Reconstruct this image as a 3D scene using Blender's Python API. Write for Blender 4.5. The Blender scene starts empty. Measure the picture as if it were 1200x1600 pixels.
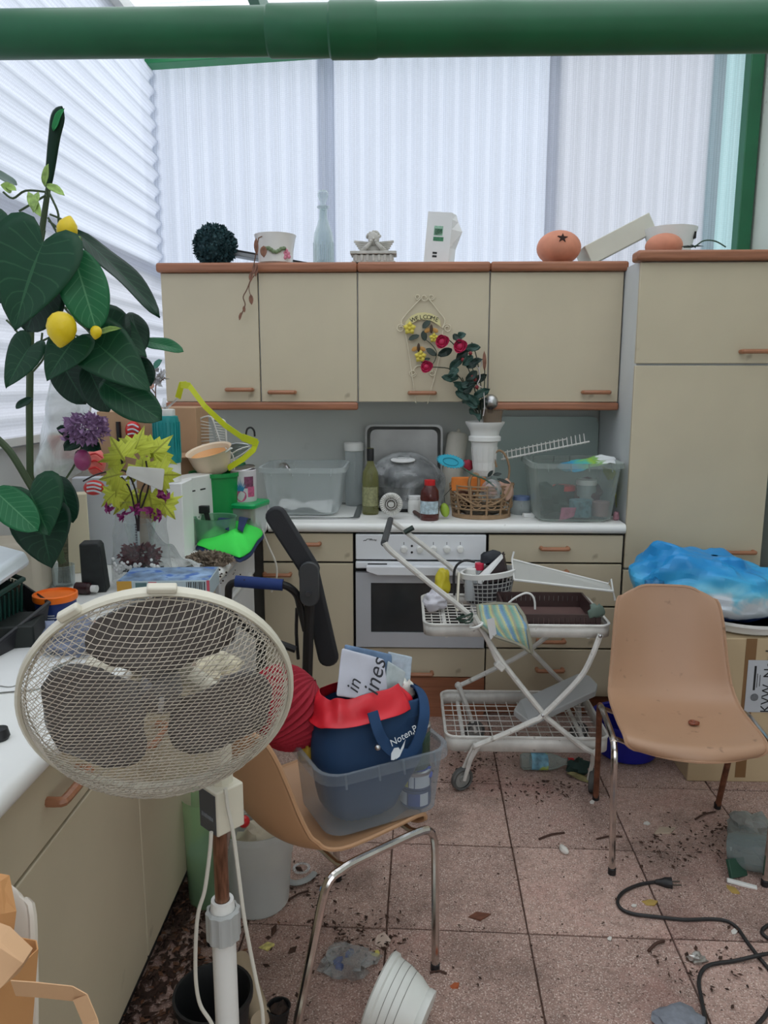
import bpy, bmesh, math, random
from mathutils import Vector, Matrix, Euler, noise
random.seed(7)
R = math.radians
PI = math.pi
scene = bpy.context.scene
COL = scene.collection

# ------------------------------------------------------------------ camera, sky, exposure
FOC, CAM_H, PITCH, YAW = 1170.0, 1.53, 0.172, 0.0264
cam_data = bpy.data.cameras.new('camera')
cam_data.sensor_fit = 'VERTICAL'
cam_data.sensor_height = 36.0
cam_data.lens = FOC / 1600 * 36.0
cam_data.clip_start = 0.02
cam = bpy.data.objects.new('camera', cam_data)
COL.objects.link(cam)
cam.location = (0, 0, CAM_H)
cam.rotation_euler = (PI / 2 - PITCH, 0, YAW)
scene.camera = cam

world = bpy.data.worlds.new('overcast_sky')
scene.world = world
world.use_nodes = True
wn = world.node_tree
wn.nodes.clear()
w_out = wn.nodes.new('ShaderNodeOutputWorld')
w_bg = wn.nodes.new('ShaderNodeBackground')
w_bg.inputs['Strength'].default_value = 2.2
w_ramp = wn.nodes.new('ShaderNodeValToRGB')
w_geo = wn.nodes.new('ShaderNodeTexCoord')
w_sep = wn.nodes.new('ShaderNodeSeparateXYZ')
w_map = wn.nodes.new('ShaderNodeMapRange')
w_map.inputs['From Min'].default_value = -1
wn.links.new(w_geo.outputs['Generated'], w_sep.inputs[0])
wn.links.new(w_sep.outputs['Z'], w_map.inputs['Value'])
wn.links.new(w_map.outputs[0], w_ramp.inputs[0])
e = w_ramp.color_ramp.elements
e[0].position = 0.47; e[0].color = (0.20, 0.21, 0.20, 1)
e[1].position = 0.52; e[1].color = (0.86, 0.92, 1.0, 1)
k = w_ramp.color_ramp.elements.new(1.0); k.color = (0.96, 0.98, 1.0, 1)
wn.links.new(w_ramp.outputs[0], w_bg.inputs['Color'])
wn.links.new(w_bg.outputs[0], w_out.inputs[0])

scene.view_settings.view_transform = 'Standard'
scene.view_settings.look = 'None'
scene.view_settings.exposure = 0.2
scene.view_settings.gamma = 1.0
scene.view_settings.use_curve_mapping = False

# ------------------------------------------------------------------ measuring the room
_cp, _sp, _cy, _sy = math.cos(PITCH), math.sin(PITCH), math.cos(YAW), math.sin(YAW)
_fw = Vector((-_sy * _cp, _cy * _cp, -_sp)); _rt = Vector((_cy, _sy, 0)); _up = _rt.cross(_fw)
def _ray(px, py): return _fw + _rt * ((px - 600) / FOC) + _up * ((800 - py) / FOC)
def at(px, py, y):
    d = _ray(px, py); t = y / d.y
    return Vector((d.x * t, y, CAM_H + d.z * t))
def on(px, py, z):
    d = _ray(px, py); t = (z - CAM_H) / d.z
    return Vector((d.x * t, d.y * t, z))
def side(px, py, x):
    d = _ray(px, py); t = x / d.x
    return Vector((x, d.y * t, CAM_H + d.z * t))
def V(*a): return Vector(a)

# ------------------------------------------------------------------ mesh builder
class MB:
    def __init__(s): s.v = []; s.f = []; s.uv = None
    def add(s, vs, fs):
        b = len(s.v); s.v += [Vector(q) for q in vs]; s.f += [[i + b for i in q] for q in fs]; return s
    def box(s, c, d, rot=None):
        c = Vector(c); hx, hy, hz = d[0] / 2, d[1] / 2, d[2] / 2
        vs = [Vector((x, y, z)) for z in (-hz, hz) for y in (-hy, hy) for x in (-hx, hx)]
        if rot is not None:
            m = rot if isinstance(rot, Matrix) else Euler(rot).to_matrix()
            vs = [m @ q for q in vs]
        return s.add([q + c for q in vs], [(0, 2, 3, 1), (4, 5, 7, 6), (0, 1, 5, 4), (2, 6, 7, 3), (0, 4, 6, 2), (1, 3, 7, 5)])
    def span(s, a, b):
        a, b = Vector(a), Vector(b)
        return s.box((a + b) / 2, [abs(b[i] - a[i]) for i in range(3)])
    def rings(s, rings, close=True, caps=(True, True)):
        n = len(rings[0]); b = len(s.v)
        for r in rings: s.v += [Vector(q) for q in r]
        for i in range(len(rings) - 1):
            for j in range(n if close else n - 1):
                k = (j + 1) % n
                s.f.append([b + i * n + j, b + i * n + k, b + (i + 1) * n + k, b + (i + 1) * n + j])
        if close and caps[0]: s.f.append([b + j for j in reversed(range(n))])
        if close and caps[1]: s.f.append([b + (len(rings) - 1) * n + j for j in range(n)])
        return s
    def tube(s, pts, r, n=8, closed=False, caps=True, flat=None):
        pts = [Vector(p) for p in pts]; m = len(pts)
        rad = r if isinstance(r, (list, tuple)) else [r] * m
        rings = []; ref = None
        for i, p in enumerate(pts):
            if closed: t = pts[(i + 1) % m] - pts[i - 1]
            else: t = pts[min(i + 1, m - 1)] - pts[max(i - 1, 0)]
            if t.length < 1e-9: t = Vector((0, 0, 1))
            t.normalize()
            if ref is None:
                ref = Vector((0, 0, 1)) if abs(t.z) < 0.9 else Vector((1, 0, 0))
            a = ref - t * ref.dot(t)
            if a.length < 1e-6: a = t.orthogonal()
            a.normalize(); ref = a; c = t.cross(a)
            fx, fy = flat or (1, 1)
            rings.append([p + (a * math.cos(q) * fx + c * math.sin(q) * fy) * rad[i] for q in (2 * PI * j / n for j in range(n))])
        if closed:
            rings.append(rings[0]); return s.rings(rings, True, (False, False))
        return s.rings(rings, True, (caps, caps))
    def lathe(s, prof, n=24, M=None, caps=(False, False), arc=None):
        rings = []
        for r, z in prof:
            if arc: q = [Vector((r * math.cos(a), r * math.sin(a), z)) for a in (arc[0] + (arc[1] - arc[0]) * j / (n - 1) for j in range(n))]
            else: q = [Vector((r * math.cos(a), r * math.sin(a), z)) for a in (2 * PI * j / n for j in range(n))]
            rings.append([M @ p for p in q] if M else q)
        return s.rings(rings, not arc, caps)
    def grid(s, fn, nu, nv, closeu=False):
        b = len(s.v); cu = nu if closeu else nu + 1
        if s.uv is None and b == 0: s.uv = []
        for j in range(nv + 1):
            for i in range(cu):
                s.v.append(Vector(fn(i / nu, j / nv)))
                if s.uv is not None: s.uv.append((i / nu, j / nv))
        for j in range(nv):
            for i in range(nu):
                k = (i + 1) % cu
                s.f.append([b + j * cu + i, b + j * cu + k, b + (j + 1) * cu + k, b + (j + 1) * cu + i])
        return s
    def ball(s, c, r, nu=14, nv=9, M=None):
        rr = r if isinstance(r, (list, tuple)) else (r, r, r); c = Vector(c)
        rings = []
        for j in range(nv + 1):
            th = PI * max(0.02, min(0.98, j / nv))
            q = [Vector((rr[0] * math.sin(th) * math.cos(a), rr[1] * math.sin(th) * math.sin(a), -rr[2] * math.cos(th))) for a in (2 * PI * i / nu for i in range(nu))]
            rings.append([(M @ p if M else p) + c for p in q])
        return s.rings(rings)
    def prism(s, outline, o, ax, ay, depth):
        ax, ay, o = Vector(ax), Vector(ay), Vector(o); nz = ax.cross(ay).normalized() * depth
        a = [o + ax * x + ay * y for x, y in outline]
        return s.rings([a, [p + nz for p in a]])
    def poly(s, pts): return s.add(pts, [list(range(len(pts)))])
    def xf(s, M, start=0):
        for i in range(start, len(s.v)): s.v[i] = M @ s.v[i]
        return s
    def obj(s, name, mat, parent=None, smooth=True, bevel=0, seg=2, solid=0, sub=0, ang=35, off=0, recalc=True):
        c = Vector((0, 0, 0))
        lo = Vector([min(q[i] for q in s.v) for i in range(3)]); hi = Vector([max(q[i] for q in s.v) for i in range(3)])
        c = Vector(((lo.x + hi.x) / 2, (lo.y + hi.y) / 2, lo.z))
        me = bpy.data.meshes.new(name)
        me.from_pydata([q - c for q in s.v], [], s.f); me.update()
        if recalc:
            bm = bmesh.new(); bm.from_mesh(me); bmesh.ops.recalc_face_normals(bm, faces=bm.faces); bm.to_mesh(me); bm.free()
        if s.uv is not None and len(s.uv) == len(s.v):
            ul = me.uv_layers.new(name='uv')
            for lp in me.loops: ul.data[lp.index].uv = s.uv[lp.vertex_index]
        if smooth:
            me.shade_smooth()
            me.set_sharp_from_angle(angle=R(ang))
        me.materials.append(mat)
        o = bpy.data.objects.new(name, me); COL.objects.link(o)
        put(o, c, parent)
        if solid:
            m = o.modifiers.new('thickness', 'SOLIDIFY'); m.thickness = solid; m.offset = off
        if sub:
            m = o.modifiers.new('smooth', 'SUBSURF'); m.levels = sub; m.render_levels = sub
        if bevel:
            m = o.modifiers.new('edges', 'BEVEL'); m.width = bevel; m.segments = seg; m.limit_method = 'ANGLE'; m.angle_limit = R(40)
        return o

W = {}
def put(o, c, parent):
    W[o.name] = Vector(c)
    if parent is not None:
        o.parent = parent; o.location = Vector(c) - W[parent.name]
    else: o.location = c

def tag(o, label=None, cat=None, group=None, kind=None):
    if label: o['label'] = label
    if cat: o['category'] = cat
    if group: o['group'] = group
    if kind: o['kind'] = kind
    return o
def thing(name, label, cat, loc=(0, 0, 0), group=None):
    o = bpy.data.objects.new(name, None); COL.objects.link(o); o.empty_display_size = 0.05
    put(o, Vector(loc), None)
    return tag(o, label, cat, group)
def copy_tree(o, parent=None):
    c = o.copy(); COL.objects.link(c)
    W[c.name] = W[o.name].copy()
    if parent is not None: c.parent = parent
    for ch in o.children: copy_tree(ch, c)
    return c
def struct(o, name=None): o['kind'] = 'structure'; return o

def text(body, size, o, ax, ay, mat, parent, name='lettering', shear=0, align='CENTER', depth=0.0004, squash=1.0):
    cu = bpy.data.curves.new(name, 'FONT'); cu.body = body; cu.size = size; cu.align_x = align; cu.align_y = 'CENTER'
    cu.shear = shear; cu.extrude = depth; cu.resolution_u = 3
    cu.materials.append(mat)
    cu_o = bpy.data.objects.new(name, cu); me = bpy.data.meshes.new_from_object(cu_o); me.name = name
    bpy.data.objects.remove(cu_o); bpy.data.curves.remove(cu)
    t = bpy.data.objects.new(name, me); COL.objects.link(t)
    put(t, Vector(o), parent)
    ax = Vector(ax).normalized(); ay = Vector(ay); ay = (ay - ax * ay.dot(ax)).normalized(); az = ax.cross(ay)
    t.rotation_euler = Matrix((ax, ay, az)).transposed().to_euler()
    t.scale = (squash, 1, 1)
    return t

def smooth_pts(pts, n=6, closed=False):
    pts = [Vector(p) for p in pts]; out = []; m = len(pts)
    for i in range(m if closed else m - 1):
        if closed: p0, p1, p2, p3 = pts[i - 1], pts[i], pts[(i + 1) % m], pts[(i + 2) % m]
        else: p0, p1, p2, p3 = pts[max(i - 1, 0)], pts[i], pts[i + 1], pts[min(i + 2, m - 1)]
        for j in range(n):
            t = j / n
            out.append(0.5 * ((2 * p1) + (p2 - p0) * t + (2 * p0 - 5 * p1 + 4 * p2 - p3) * t * t + (3 * p1 - p0 - 3 * p2 + p3) * t ** 3))
    if not closed: out.append(pts[-1])
    return out
def lerp_list(tab, t):
    for (a, x), (b, y) in zip(tab, tab[1:]):
        if t <= b:
            k = (t - a) / (b - a) if b > a else 0
            k = max(0, min(1, k)); return x + (y - x) * k
    return tab[-1][1]
def rrect(w, d, r, n=4):
    o = []
    for cx, cy, a0 in ((w / 2 - r, d / 2 - r, 0), (-w / 2 + r, d / 2 - r, 90), (-w / 2 + r, -d / 2 + r, 180), (w / 2 - r, -d / 2 + r, 270)):
        for i in range(n + 1):
            a = R(a0 + 90 * i / n); o.append((cx + r * math.cos(a), cy + r * math.sin(a)))
    return o
def frame(o, ax, ay):
    ax = Vector(ax).normalized(); ay = Vector(ay); ay = (ay - ax * ay.dot(ax)).normalized(); az = ax.cross(ay)
    m = Matrix((ax, ay, az)).transposed().to_4x4(); m.translation = Vector(o); return m

# ------------------------------------------------------------------ materials
def lin(c):
    return tuple((x / 255 / 12.92 if x / 255 <= 0.04045 else ((x / 255 + 0.055) / 1.055) ** 2.4) for x in c) + (1,)
MATS = {}
def M(name, c, rough=0.5, metal=0.0, var=0.06, scale=6, bump=0.0, bscale=60, coat=0, spec=0.5, speck=None, streak=False):
    if name in MATS: return MATS[name]
    m = bpy.data.materials.new(name); m.use_nodes = True
    nt = m.node_tree; b = nt.nodes['Principled BSDF']
    b.inputs['Roughness'].default_value = rough; b.inputs['Metallic'].default_value = metal
    b.inputs['Coat Weight'].default_value = coat; b.inputs['Specular IOR Level'].default_value = spec
    col = lin(c); tc = nt.nodes.new('ShaderNodeTexCoord')
    b.inputs['Base Color'].default_value = col
    if var:
        no = nt.nodes.new('ShaderNodeTexNoise'); no.inputs['Scale'].default_value = scale; no.inputs['Detail'].default_value = 5
        src = tc.outputs['Object']
        if streak:
            mp = nt.nodes.new('ShaderNodeMapping'); mp.inputs['Scale'].default_value = streak; nt.links.new(src, mp.inputs[0]); src = mp.outputs[0]
        nt.links.new(src, no.inputs['Vector'])
        mx = nt.nodes.new('ShaderNodeMix'); mx.data_type = 'RGBA'
        mr = nt.nodes.new('ShaderNodeMapRange'); mr.inputs['From Min'].default_value = 0.3; mr.inputs['From Max'].default_value = 0.7
        nt.links.new(no.outputs[0], mr.inputs['Value']); nt.links.new(mr.outputs[0], mx.inputs['Factor'])
        mx.inputs['A'].default_value = tuple(x * (1 - var) for x in col[:3]) + (1,)
        mx.inputs['B'].default_value = tuple(min(1, x * (1 + var)) for x in col[:3]) + (1,)
        last = mx.outputs['Result']
        if speck:
            sc, thr, c2, amt = speck
            n2 = nt.nodes.new('ShaderNodeTexNoise'); n2.inputs['Scale'].default_value = sc; n2.inputs['Detail'].default_value = 3
            nt.links.new(tc.outputs['Object'], n2.inputs['Vector'])
            r2 = nt.nodes.new('ShaderNodeMapRange'); r2.inputs['From Min'].default_value = thr; r2.inputs['From Max'].default_value = thr + 0.08; r2.inputs['To Max'].default_value = amt
            nt.links.new(n2.outputs[0], r2.inputs['Value'])
            m2 = nt.nodes.new('ShaderNodeMix'); m2.data_type = 'RGBA'; nt.links.new(r2.outputs[0], m2.inputs['Factor'])
            nt.links.new(last, m2.inputs['A']); m2.inputs['B'].default_value = lin(c2); last = m2.outputs['Result']
        nt.links.new(last, b.inputs['Base Color'])
    if bump:
        nb = nt.nodes.new('ShaderNodeTexNoise'); nb.inputs['Scale'].default_value = bscale; nb.inputs['Detail'].default_value = 4
        nt.links.new(tc.outputs['Object'], nb.inputs['Vector'])
        bp = nt.nodes.new('ShaderNodeBump'); bp.inputs['Strength'].default_value = bump; bp.inputs['Distance'].default_value = 0.004
        nt.links.new(nb.outputs[0], bp.inputs['Height']); nt.links.new(bp.outputs[0], b.inputs['Normal'])
    MATS[name] = m
    return m
def clear(name, c, opac=0.3, edge=0.5, rough=0.15, var=0):
    """thin clear or milky plastic / glass: see-through, thicker looking at grazing angles"""
    m = bpy.data.materials.new(name); m.use_nodes = True
    nt = m.node_tree; b = nt.nodes['Principled BSDF']; out = nt.nodes['Material Output']
    b.inputs['Base Color'].default_value = lin(c); b.inputs['Roughness'].default_value = rough
    tr = nt.nodes.new('ShaderNodeBsdfTransparent')
    t2 = tuple(0.55 + 0.45 * x for x in lin(c)[:3]) + (1,); tr.inputs[0].default_value = t2
    lw = nt.nodes.new('ShaderNodeLayerWeight'); lw.inputs[0].default_value = 0.35
    mr = nt.nodes.new('ShaderNodeMapRange'); mr.inputs['To Min'].default_value = opac; mr.inputs['To Max'].default_value = min(1, opac + edge)
    nt.links.new(lw.outputs['Facing'], mr.inputs['Value'])
    f = mr.outputs[0]
    if var:
        tc = nt.nodes.new('ShaderNodeTexCoord'); no = nt.nodes.new('ShaderNodeTexNoise'); no.inputs['Scale'].default_value = 9; no.inputs['Detail'].default_value = 6; no.inputs['Distortion'].default_value = 1.5
        nt.links.new(tc.outputs['Object'], no.inputs['Vector'])
        r3 = nt.nodes.new('ShaderNodeMapRange'); r3.inputs['From Min'].default_value = 0.35; r3.inputs['From Max'].default_value = 0.7; r3.inputs['To Min'].default_value = -var; r3.inputs['To Max'].default_value = var
        nt.links.new(no.outputs[0], r3.inputs['Value'])
        ad = nt.nodes.new('ShaderNodeMath'); ad.operation = 'ADD'; ad.use_clamp = True; nt.links.new(f, ad.inputs[0]); nt.links.new(r3.outputs[0], ad.inputs[1]); f = ad.outputs[0]
        bp = nt.nodes.new('ShaderNodeBump'); bp.inputs['Strength'].default_value = 0.5; bp.inputs['Distance'].default_value = 0.01
        nt.links.new(no.outputs[0], bp.inputs['Height']); nt.links.new(bp.outputs[0], b.inputs['Normal'])
    mx = nt.nodes.new('ShaderNodeMixShader'); nt.links.new(f, mx.inputs[0]); nt.links.new(tr.outputs[0], mx.inputs[1]); nt.links.new(b.outputs[0], mx.inputs[2])
    nt.links.new(mx.outputs[0], out.inputs[0])
    return m
def sheet_mat(name, c, trans=0.75, seethru=0.12, weave=0):
    """corrugated translucent polycarbonate with a fine embossed weave and some grime"""
    m = bpy.data.materials.new(name); m.use_nodes = True
    nt = m.node_tree; nt.nodes.remove(nt.nodes['Principled BSDF']); out = nt.nodes['Material Output']
    tc = nt.nodes.new('ShaderNodeTexCoord')
    no = nt.nodes.new('ShaderNodeTexNoise'); no.inputs['Scale'].default_value = 1.7; no.inputs['Detail'].default_value = 8
    nt.links.new(tc.outputs['Object'], no.inputs['Vector'])
    cr = nt.nodes.new('ShaderNodeMix'); cr.data_type = 'RGBA'
    a = lin(c); cr.inputs['A'].default_value = tuple(x * 0.86 for x in a[:3]) + (1,); cr.inputs['B'].default_value = a
    nt.links.new(no.outputs[0], cr.inputs['Factor']); colr = cr.outputs['Result']
    vo = nt.nodes.new('ShaderNodeTexVoronoi'); vo.inputs['Scale'].default_value = 110; vo.inputs['Randomness'].default_value = 0.15
    nt.links.new(tc.outputs['Object'], vo.inputs['Vector'])
    mr = nt.nodes.new('ShaderNodeMapRange'); mr.inputs['From Max'].default_value = 0.7; mr.inputs['To Min'].default_value = 1.0; mr.inputs['To Max'].default_value = 0.78
    nt.links.new(vo.outputs['Distance'], mr.inputs['Value'])
    mu = nt.nodes.new('ShaderNodeVectorMath'); mu.operation = 'SCALE'; nt.links.new(colr, mu.inputs[0]); nt.links.new(mr.outputs[0], mu.inputs['Scale']); colr = mu.outputs[0]
    df = nt.nodes.new('ShaderNodeBsdfDiffuse'); tl = nt.nodes.new('ShaderNodeBsdfTranslucent'); tp = nt.nodes.new('ShaderNodeBsdfTransparent'); gl = nt.nodes.new('ShaderNodeBsdfGlossy')
    gl.inputs['Roughness'].default_value = 0.3
    for n in (df, tl, tp): nt.links.new(colr, n.inputs[0])
    m1 = nt.nodes.new('ShaderNodeMixShader'); m1.inputs[0].default_value = trans; nt.links.new(df.outputs[0], m1.inputs[1]); nt.links.new(tl.outputs[0], m1.inputs[2])
    m2 = nt.nodes.new('ShaderNodeMixShader'); m2.inputs[0].default_value = seethru; nt.links.new(m1.outputs[0], m2.inputs[1]); nt.links.new(tp.outputs[0], m2.inputs[2])
    m3 = nt.nodes.new('ShaderNodeMixShader'); m3.inputs[0].default_value = 0.04; nt.links.new(m2.outputs[0], m3.inputs[1]); nt.links.new(gl.outputs[0], m3.inputs[2])
    nt.links.new(m3.outputs[0], out.inputs[0])
    return m
def leaf_mat(name, c, vein, rough=0.45, nv=9, amt=0.5):
    m = M(name, c, rough, var=0.12, scale=14, spec=.3)
    nt = m.node_tree; b = nt.nodes['Principled BSDF']
    uv = nt.nodes.new('ShaderNodeUVMap'); sp = nt.nodes.new('ShaderNodeSeparateXYZ'); nt.links.new(uv.outputs[0], sp.inputs[0])
    def mth(op, *a):
        n = nt.nodes.new('ShaderNodeMath'); n.operation = op
        for i, q in enumerate(a):
            if isinstance(q, (int, float)): n.inputs[i].default_value = q
            else: nt.links.new(q, n.inputs[i])
        return n.outputs[0]
    u = mth('ABSOLUTE', mth('SUBTRACT', sp.outputs[0], 0.5))
    mid = mth('LESS_THAN', u, 0.018)
    s = mth('FRACT', mth('SUBTRACT', mth('MULTIPLY', sp.outputs[1], float(nv)), mth('MULTIPLY', u, 4.5)))
    sv = mth('MULTIPLY', mth('LESS_THAN', s, 0.11), mth('LESS_THAN', u, 0.42))
    f = mth('MULTIPLY', mth('MAXIMUM', mid, mth('MULTIPLY', sv, 0.55)), amt)
    mx = nt.nodes.new('ShaderNodeMix'); mx.data_type = 'RGBA'; nt.links.new(f, mx.inputs['Factor'])
    old = b.inputs['Base Color'].links[0].from_socket; nt.links.new(old, mx.inputs['A']); mx.inputs['B'].default_value = lin(vein)
    nt.links.new(mx.outputs['Result'], b.inputs['Base Color'])
    return m

cabinet_m = M('cabinet_laminate', (196, 184, 158), 0.45, var=0.05, scale=3, speck=(9, 0.70, (120, 105, 85), 0.5))
carcass_m = M('cabinet_carcass', (205, 208, 208), 0.5, var=0.04)
dark_gap_m = M('dark_gap', (40, 38, 35), 0.8)
wood_m = M('beech_trim', (156, 102, 74), 0.4, var=0.2, scale=5, streak=(1, 18, 18))
handle_m = M('beech_handle', (164, 112, 82), 0.38, var=0.14, scale=8, streak=(2, 20, 20))
worktop_m = M('worktop_white', (234, 234, 230), 0.35, var=0.03, scale=4, speck=(30, 0.70, (90, 80, 70), 0.6))
white_m = M('white_plastic', (226, 226, 222), 0.35, var=0.04)
offwhite_m = M('cream_plastic', (214, 208, 190), 0.4, var=0.06)
enamel_m = M('white_enamel_wire', (212, 210, 204), 0.4, var=0.14, scale=20)
black_m = M('black_plastic', (28, 28, 30), 0.45, var=0.1)
steel_m = M('stainless_steel', (190, 190, 190), 0.28, metal=1.0, var=0.06, scale=3)
chrome_m = M('chrome_tube', (205, 200, 195), 0.16, metal=1.0, var=0.16, scale=25)
rust_m = M('rusty_tube', (120, 78, 58), 0.55, metal=0.5, var=0.4, scale=30)
card_m = M('cardboard', (176, 142, 110), 0.85, var=0.06, scale=8)
paper_m = M('white_paper', (228, 228, 226), 0.8, var=0.03)
soil_m = M('soil', (52, 38, 30), 0.95, var=0.5, scale=60, bump=0.6, bscale=90)
terra_m = M('terracotta', (206, 136, 108), 0.75, var=0.14, scale=12)
beige_m = M('beige_shell_plastic', (184, 142, 106), 0.42, var=0.05, scale=4)
milky_m = clear('milky_plastic', (215, 222, 222), 0.30, 0.55, 0.25)
clear_m = clear('clear_plastic', (235, 238, 238), 0.10, 0.55, 0.08)
film_m = clear('plastic_film', (225, 228, 228), 0.22, 0.5, 0.12, var=0.18)
glass_m = clear('clear_glass', (225, 235, 235), 0.10, 0.75, 0.03)
ink_m = M('black_ink', (25, 25, 28), 0.7, var=0)

# ------------------------------------------------------------------ shared shapes
def spx(y, py=600):
    return (at(700, py, y) - at(600, py, y)).length / 100
def vlathe(px, py, y, prof, mat, parent=None, name='body', n=24, caps=(True, False), c=None, axis=None, **k):
    """turned shape standing at a measured point; profile in photo pixels (radius, height)"""
    c = c if c is not None else at(px, py, y); s = spx(c.y, py)
    Mx = Matrix.Translation(c)
    if axis is not None: Mx = Mx @ Vector((0, 0, 1)).rotation_difference(Vector(axis).normalized()).to_matrix().to_4x4()
    return MB().lathe([(r * s, z * s) for r, z in prof], n, Mx, caps).obj(name, mat, parent, **k)
def rings_shell(Mx, levels, r):
    return [[Mx @ Vector((x, y, z)) for x, y in rrect(w, d, min(r, w / 2.1, d / 2.1))] for w, d, z in levels]
def tub(Mx, w0, d0, w1, d1, h, r, mat, parent, rim=0.012, lip=0.02, rim_mat=None, ribs=True):
    body = MB(); body.rings(rings_shell(Mx, [(w0 - 2 * r * .3, d0 - 2 * r * .3, 0), (w0, d0, r * .25), (w1, d1, h)], r), True, (True, False))
    o = body.obj('body', mat, parent)
    rm = MB(); rm.rings(rings_shell(Mx, [(w1, d1, h - .001), (w1 + 2 * rim, d1 + 2 * rim, h), (w1 + 2 * rim + .004, d1 + 2 * rim + .004, h - lip)], r + rim), True, (False, False))
    if ribs:
        for sx in (-.36, -.1, .1, .36):
            for sy in (-1, 1):
                p0 = Mx @ Vector((sx * w1, sy * (d1 / 2 + .001), h - .002)); p1 = Mx @ Vector((sx * w1, sy * (d1 / 2 + rim), h - lip - .012))
                rm.tube([p0, p1], 0.003, 5)
    rm.obj('rim', rim_mat or mat, parent)
    return o
def leaf(base, tip, width, mat, parent, up=(0, -0.85, 0.5), shape='heart', fold=0.25, droop=0.1, wave=0.02, name='leaf', nu=8, nv=10):
    base, tip, up = Vector(base), Vector(tip), Vector(up)
    ax = tip - base; L = ax.length; ax.normalize(); sd = ax.cross(up).normalized(); n = sd.cross(ax).normalized()
    ph = random.uniform(0, 6)
    ol_ = smooth_pts([V(*q_, 0) for q_ in ((.02, -.03), (.16, -.20), (.38, -.19), (.50, 0), (.48, .25), (.37, .52), (.20, .78), (.08, .92), (0, 1))], 4) if shape == 'heart' else None
    def fn(u, v):
        a = (u - .5) * 2
        if ol_:
            f = v * (len(ol_) - 1); i = min(len(ol_) - 2, int(f)); o_ = ol_[i].lerp(ol_[i + 1], f - i)
            yy = v + (o_.y - v) * abs(a) ** 1.3; w = o_.x * width
            z = fold * abs(a) * w - droop * L * v * v + wave * L * math.sin(9 * v + ph) * abs(a)
            return base + ax * (yy * L) + sd * a * w + n * z
        if shape == 'heart': w = (v + .16) ** .5 * max(0, 1 - v) ** .62 * 1.62; back = -.17 * L * (1 - v) ** 2 * abs(a) ** 1.2
        elif shape == 'ovate': w = (v + .01) ** .55 * max(0, 1 - v) ** .6 * 2.05; back = 0
        else: w = (v + .01) ** .8 * max(0, 1 - v) ** .8 * 2.9; back = 0
        w *= width / 2
        z = fold * abs(a) * w - droop * L * v * v + wave * L * math.sin(9 * v + ph) * abs(a)
        return base + ax * (v * L + back) + sd * a * w + n * z
    m = MB().grid(fn, nu, nv)
    return m.obj(name, mat, parent, solid=0.0006, recalc=False)
def crumple(c, r, mat, name='scrap', parent=None, n=10, amt=0.45, seed=0, sub=0, squash=1.0):
    m = MB().ball((0, 0, 0), r, n, max(5, n * 2 // 3)); c = Vector(c)
    rr = r if isinstance(r, (list, tuple)) else (r, r, r)
    mn = min(rr)
    for i, q in enumerate(m.v):
        k = 1 + amt * noise.noise(Vector((q.x / rr[0] * 1.7 + seed * 3.1, q.y / rr[1] * 1.7, q.z / rr[2] * 1.7))) + amt * .6 * noise.noise(Vector((q.x / rr[0] * 4 + seed, q.y / rr[1] * 4, q.z / rr[2] * 4)))
        m.v[i] = q * k + c
    return m.obj(name, mat, parent, sub=sub, ang=50)
def cloth(fn, nu, nv, mat, name, parent=None, thick=0.003, sub=1, amp=0.01, freq=9, seed=0, n=(0, 0, 1)):
    nrm = Vector(n)
    def f2(u, v):
        p = Vector(fn(u, v)); return p + nrm * amp * (noise.noise(Vector((p.x * freq + seed, p.y * freq, p.z * freq))) + .5 * noise.noise(Vector((p.x * freq * 2.7, p.y * freq * 2.7 + seed, p.z * freq * 2.7))))
    return MB().grid(f2, nu, nv).obj(name, mat, parent, solid=thick, sub=sub, recalc=False)
def blades(c, r, n, size, mat, name, parent, seed=1, hemi=-0.6, shell=0.85):
    rnd = random.Random(seed); m = MB(); c = Vector(c); rr = Vector(r) if isinstance(r, (list, tuple)) else Vector((r, r, r))
    for i in range(n):
        while True:
            d = Vector((rnd.gauss(0, 1), rnd.gauss(0, 1), rnd.gauss(0, 1))).normalized()
            if d.z > hemi: break
        k = rnd.uniform(shell, 1.0)
        p = c + Vector((d.x * rr.x, d.y * rr.y, d.z * rr.z)) * k
        t = (d + Vector((rnd.gauss(0, .5), rnd.gauss(0, .5), rnd.gauss(0, .5)))).normalized(); s = t.orthogonal().normalized()
        s = (Matrix.Rotation(rnd.uniform(0, 6), 3, t) @ s); q = size * rnd.uniform(.6, 1.2); nn = t.cross(s)
        m.add([p - t * q * .4, p + s * q * .32 + nn * q * .1, p + t * q * .6, p - s * q * .32 + nn * q * .1], [(0, 1, 2, 3)])
    o = m.obj(name, mat, parent, smooth=False, recalc=False); o['kind'] = 'stuff'
    return o
# ================================================================== THE ROOM
XL, XR, YB = -1.215, 1.66, 3.87          # left wall, right wall, back wall
YF, YU = 3.26, 3.51                      # fronts of base and wall cabinets
XF = -0.635                              # fronts of the left run
ZT = 0.915                               # worktop height

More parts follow.
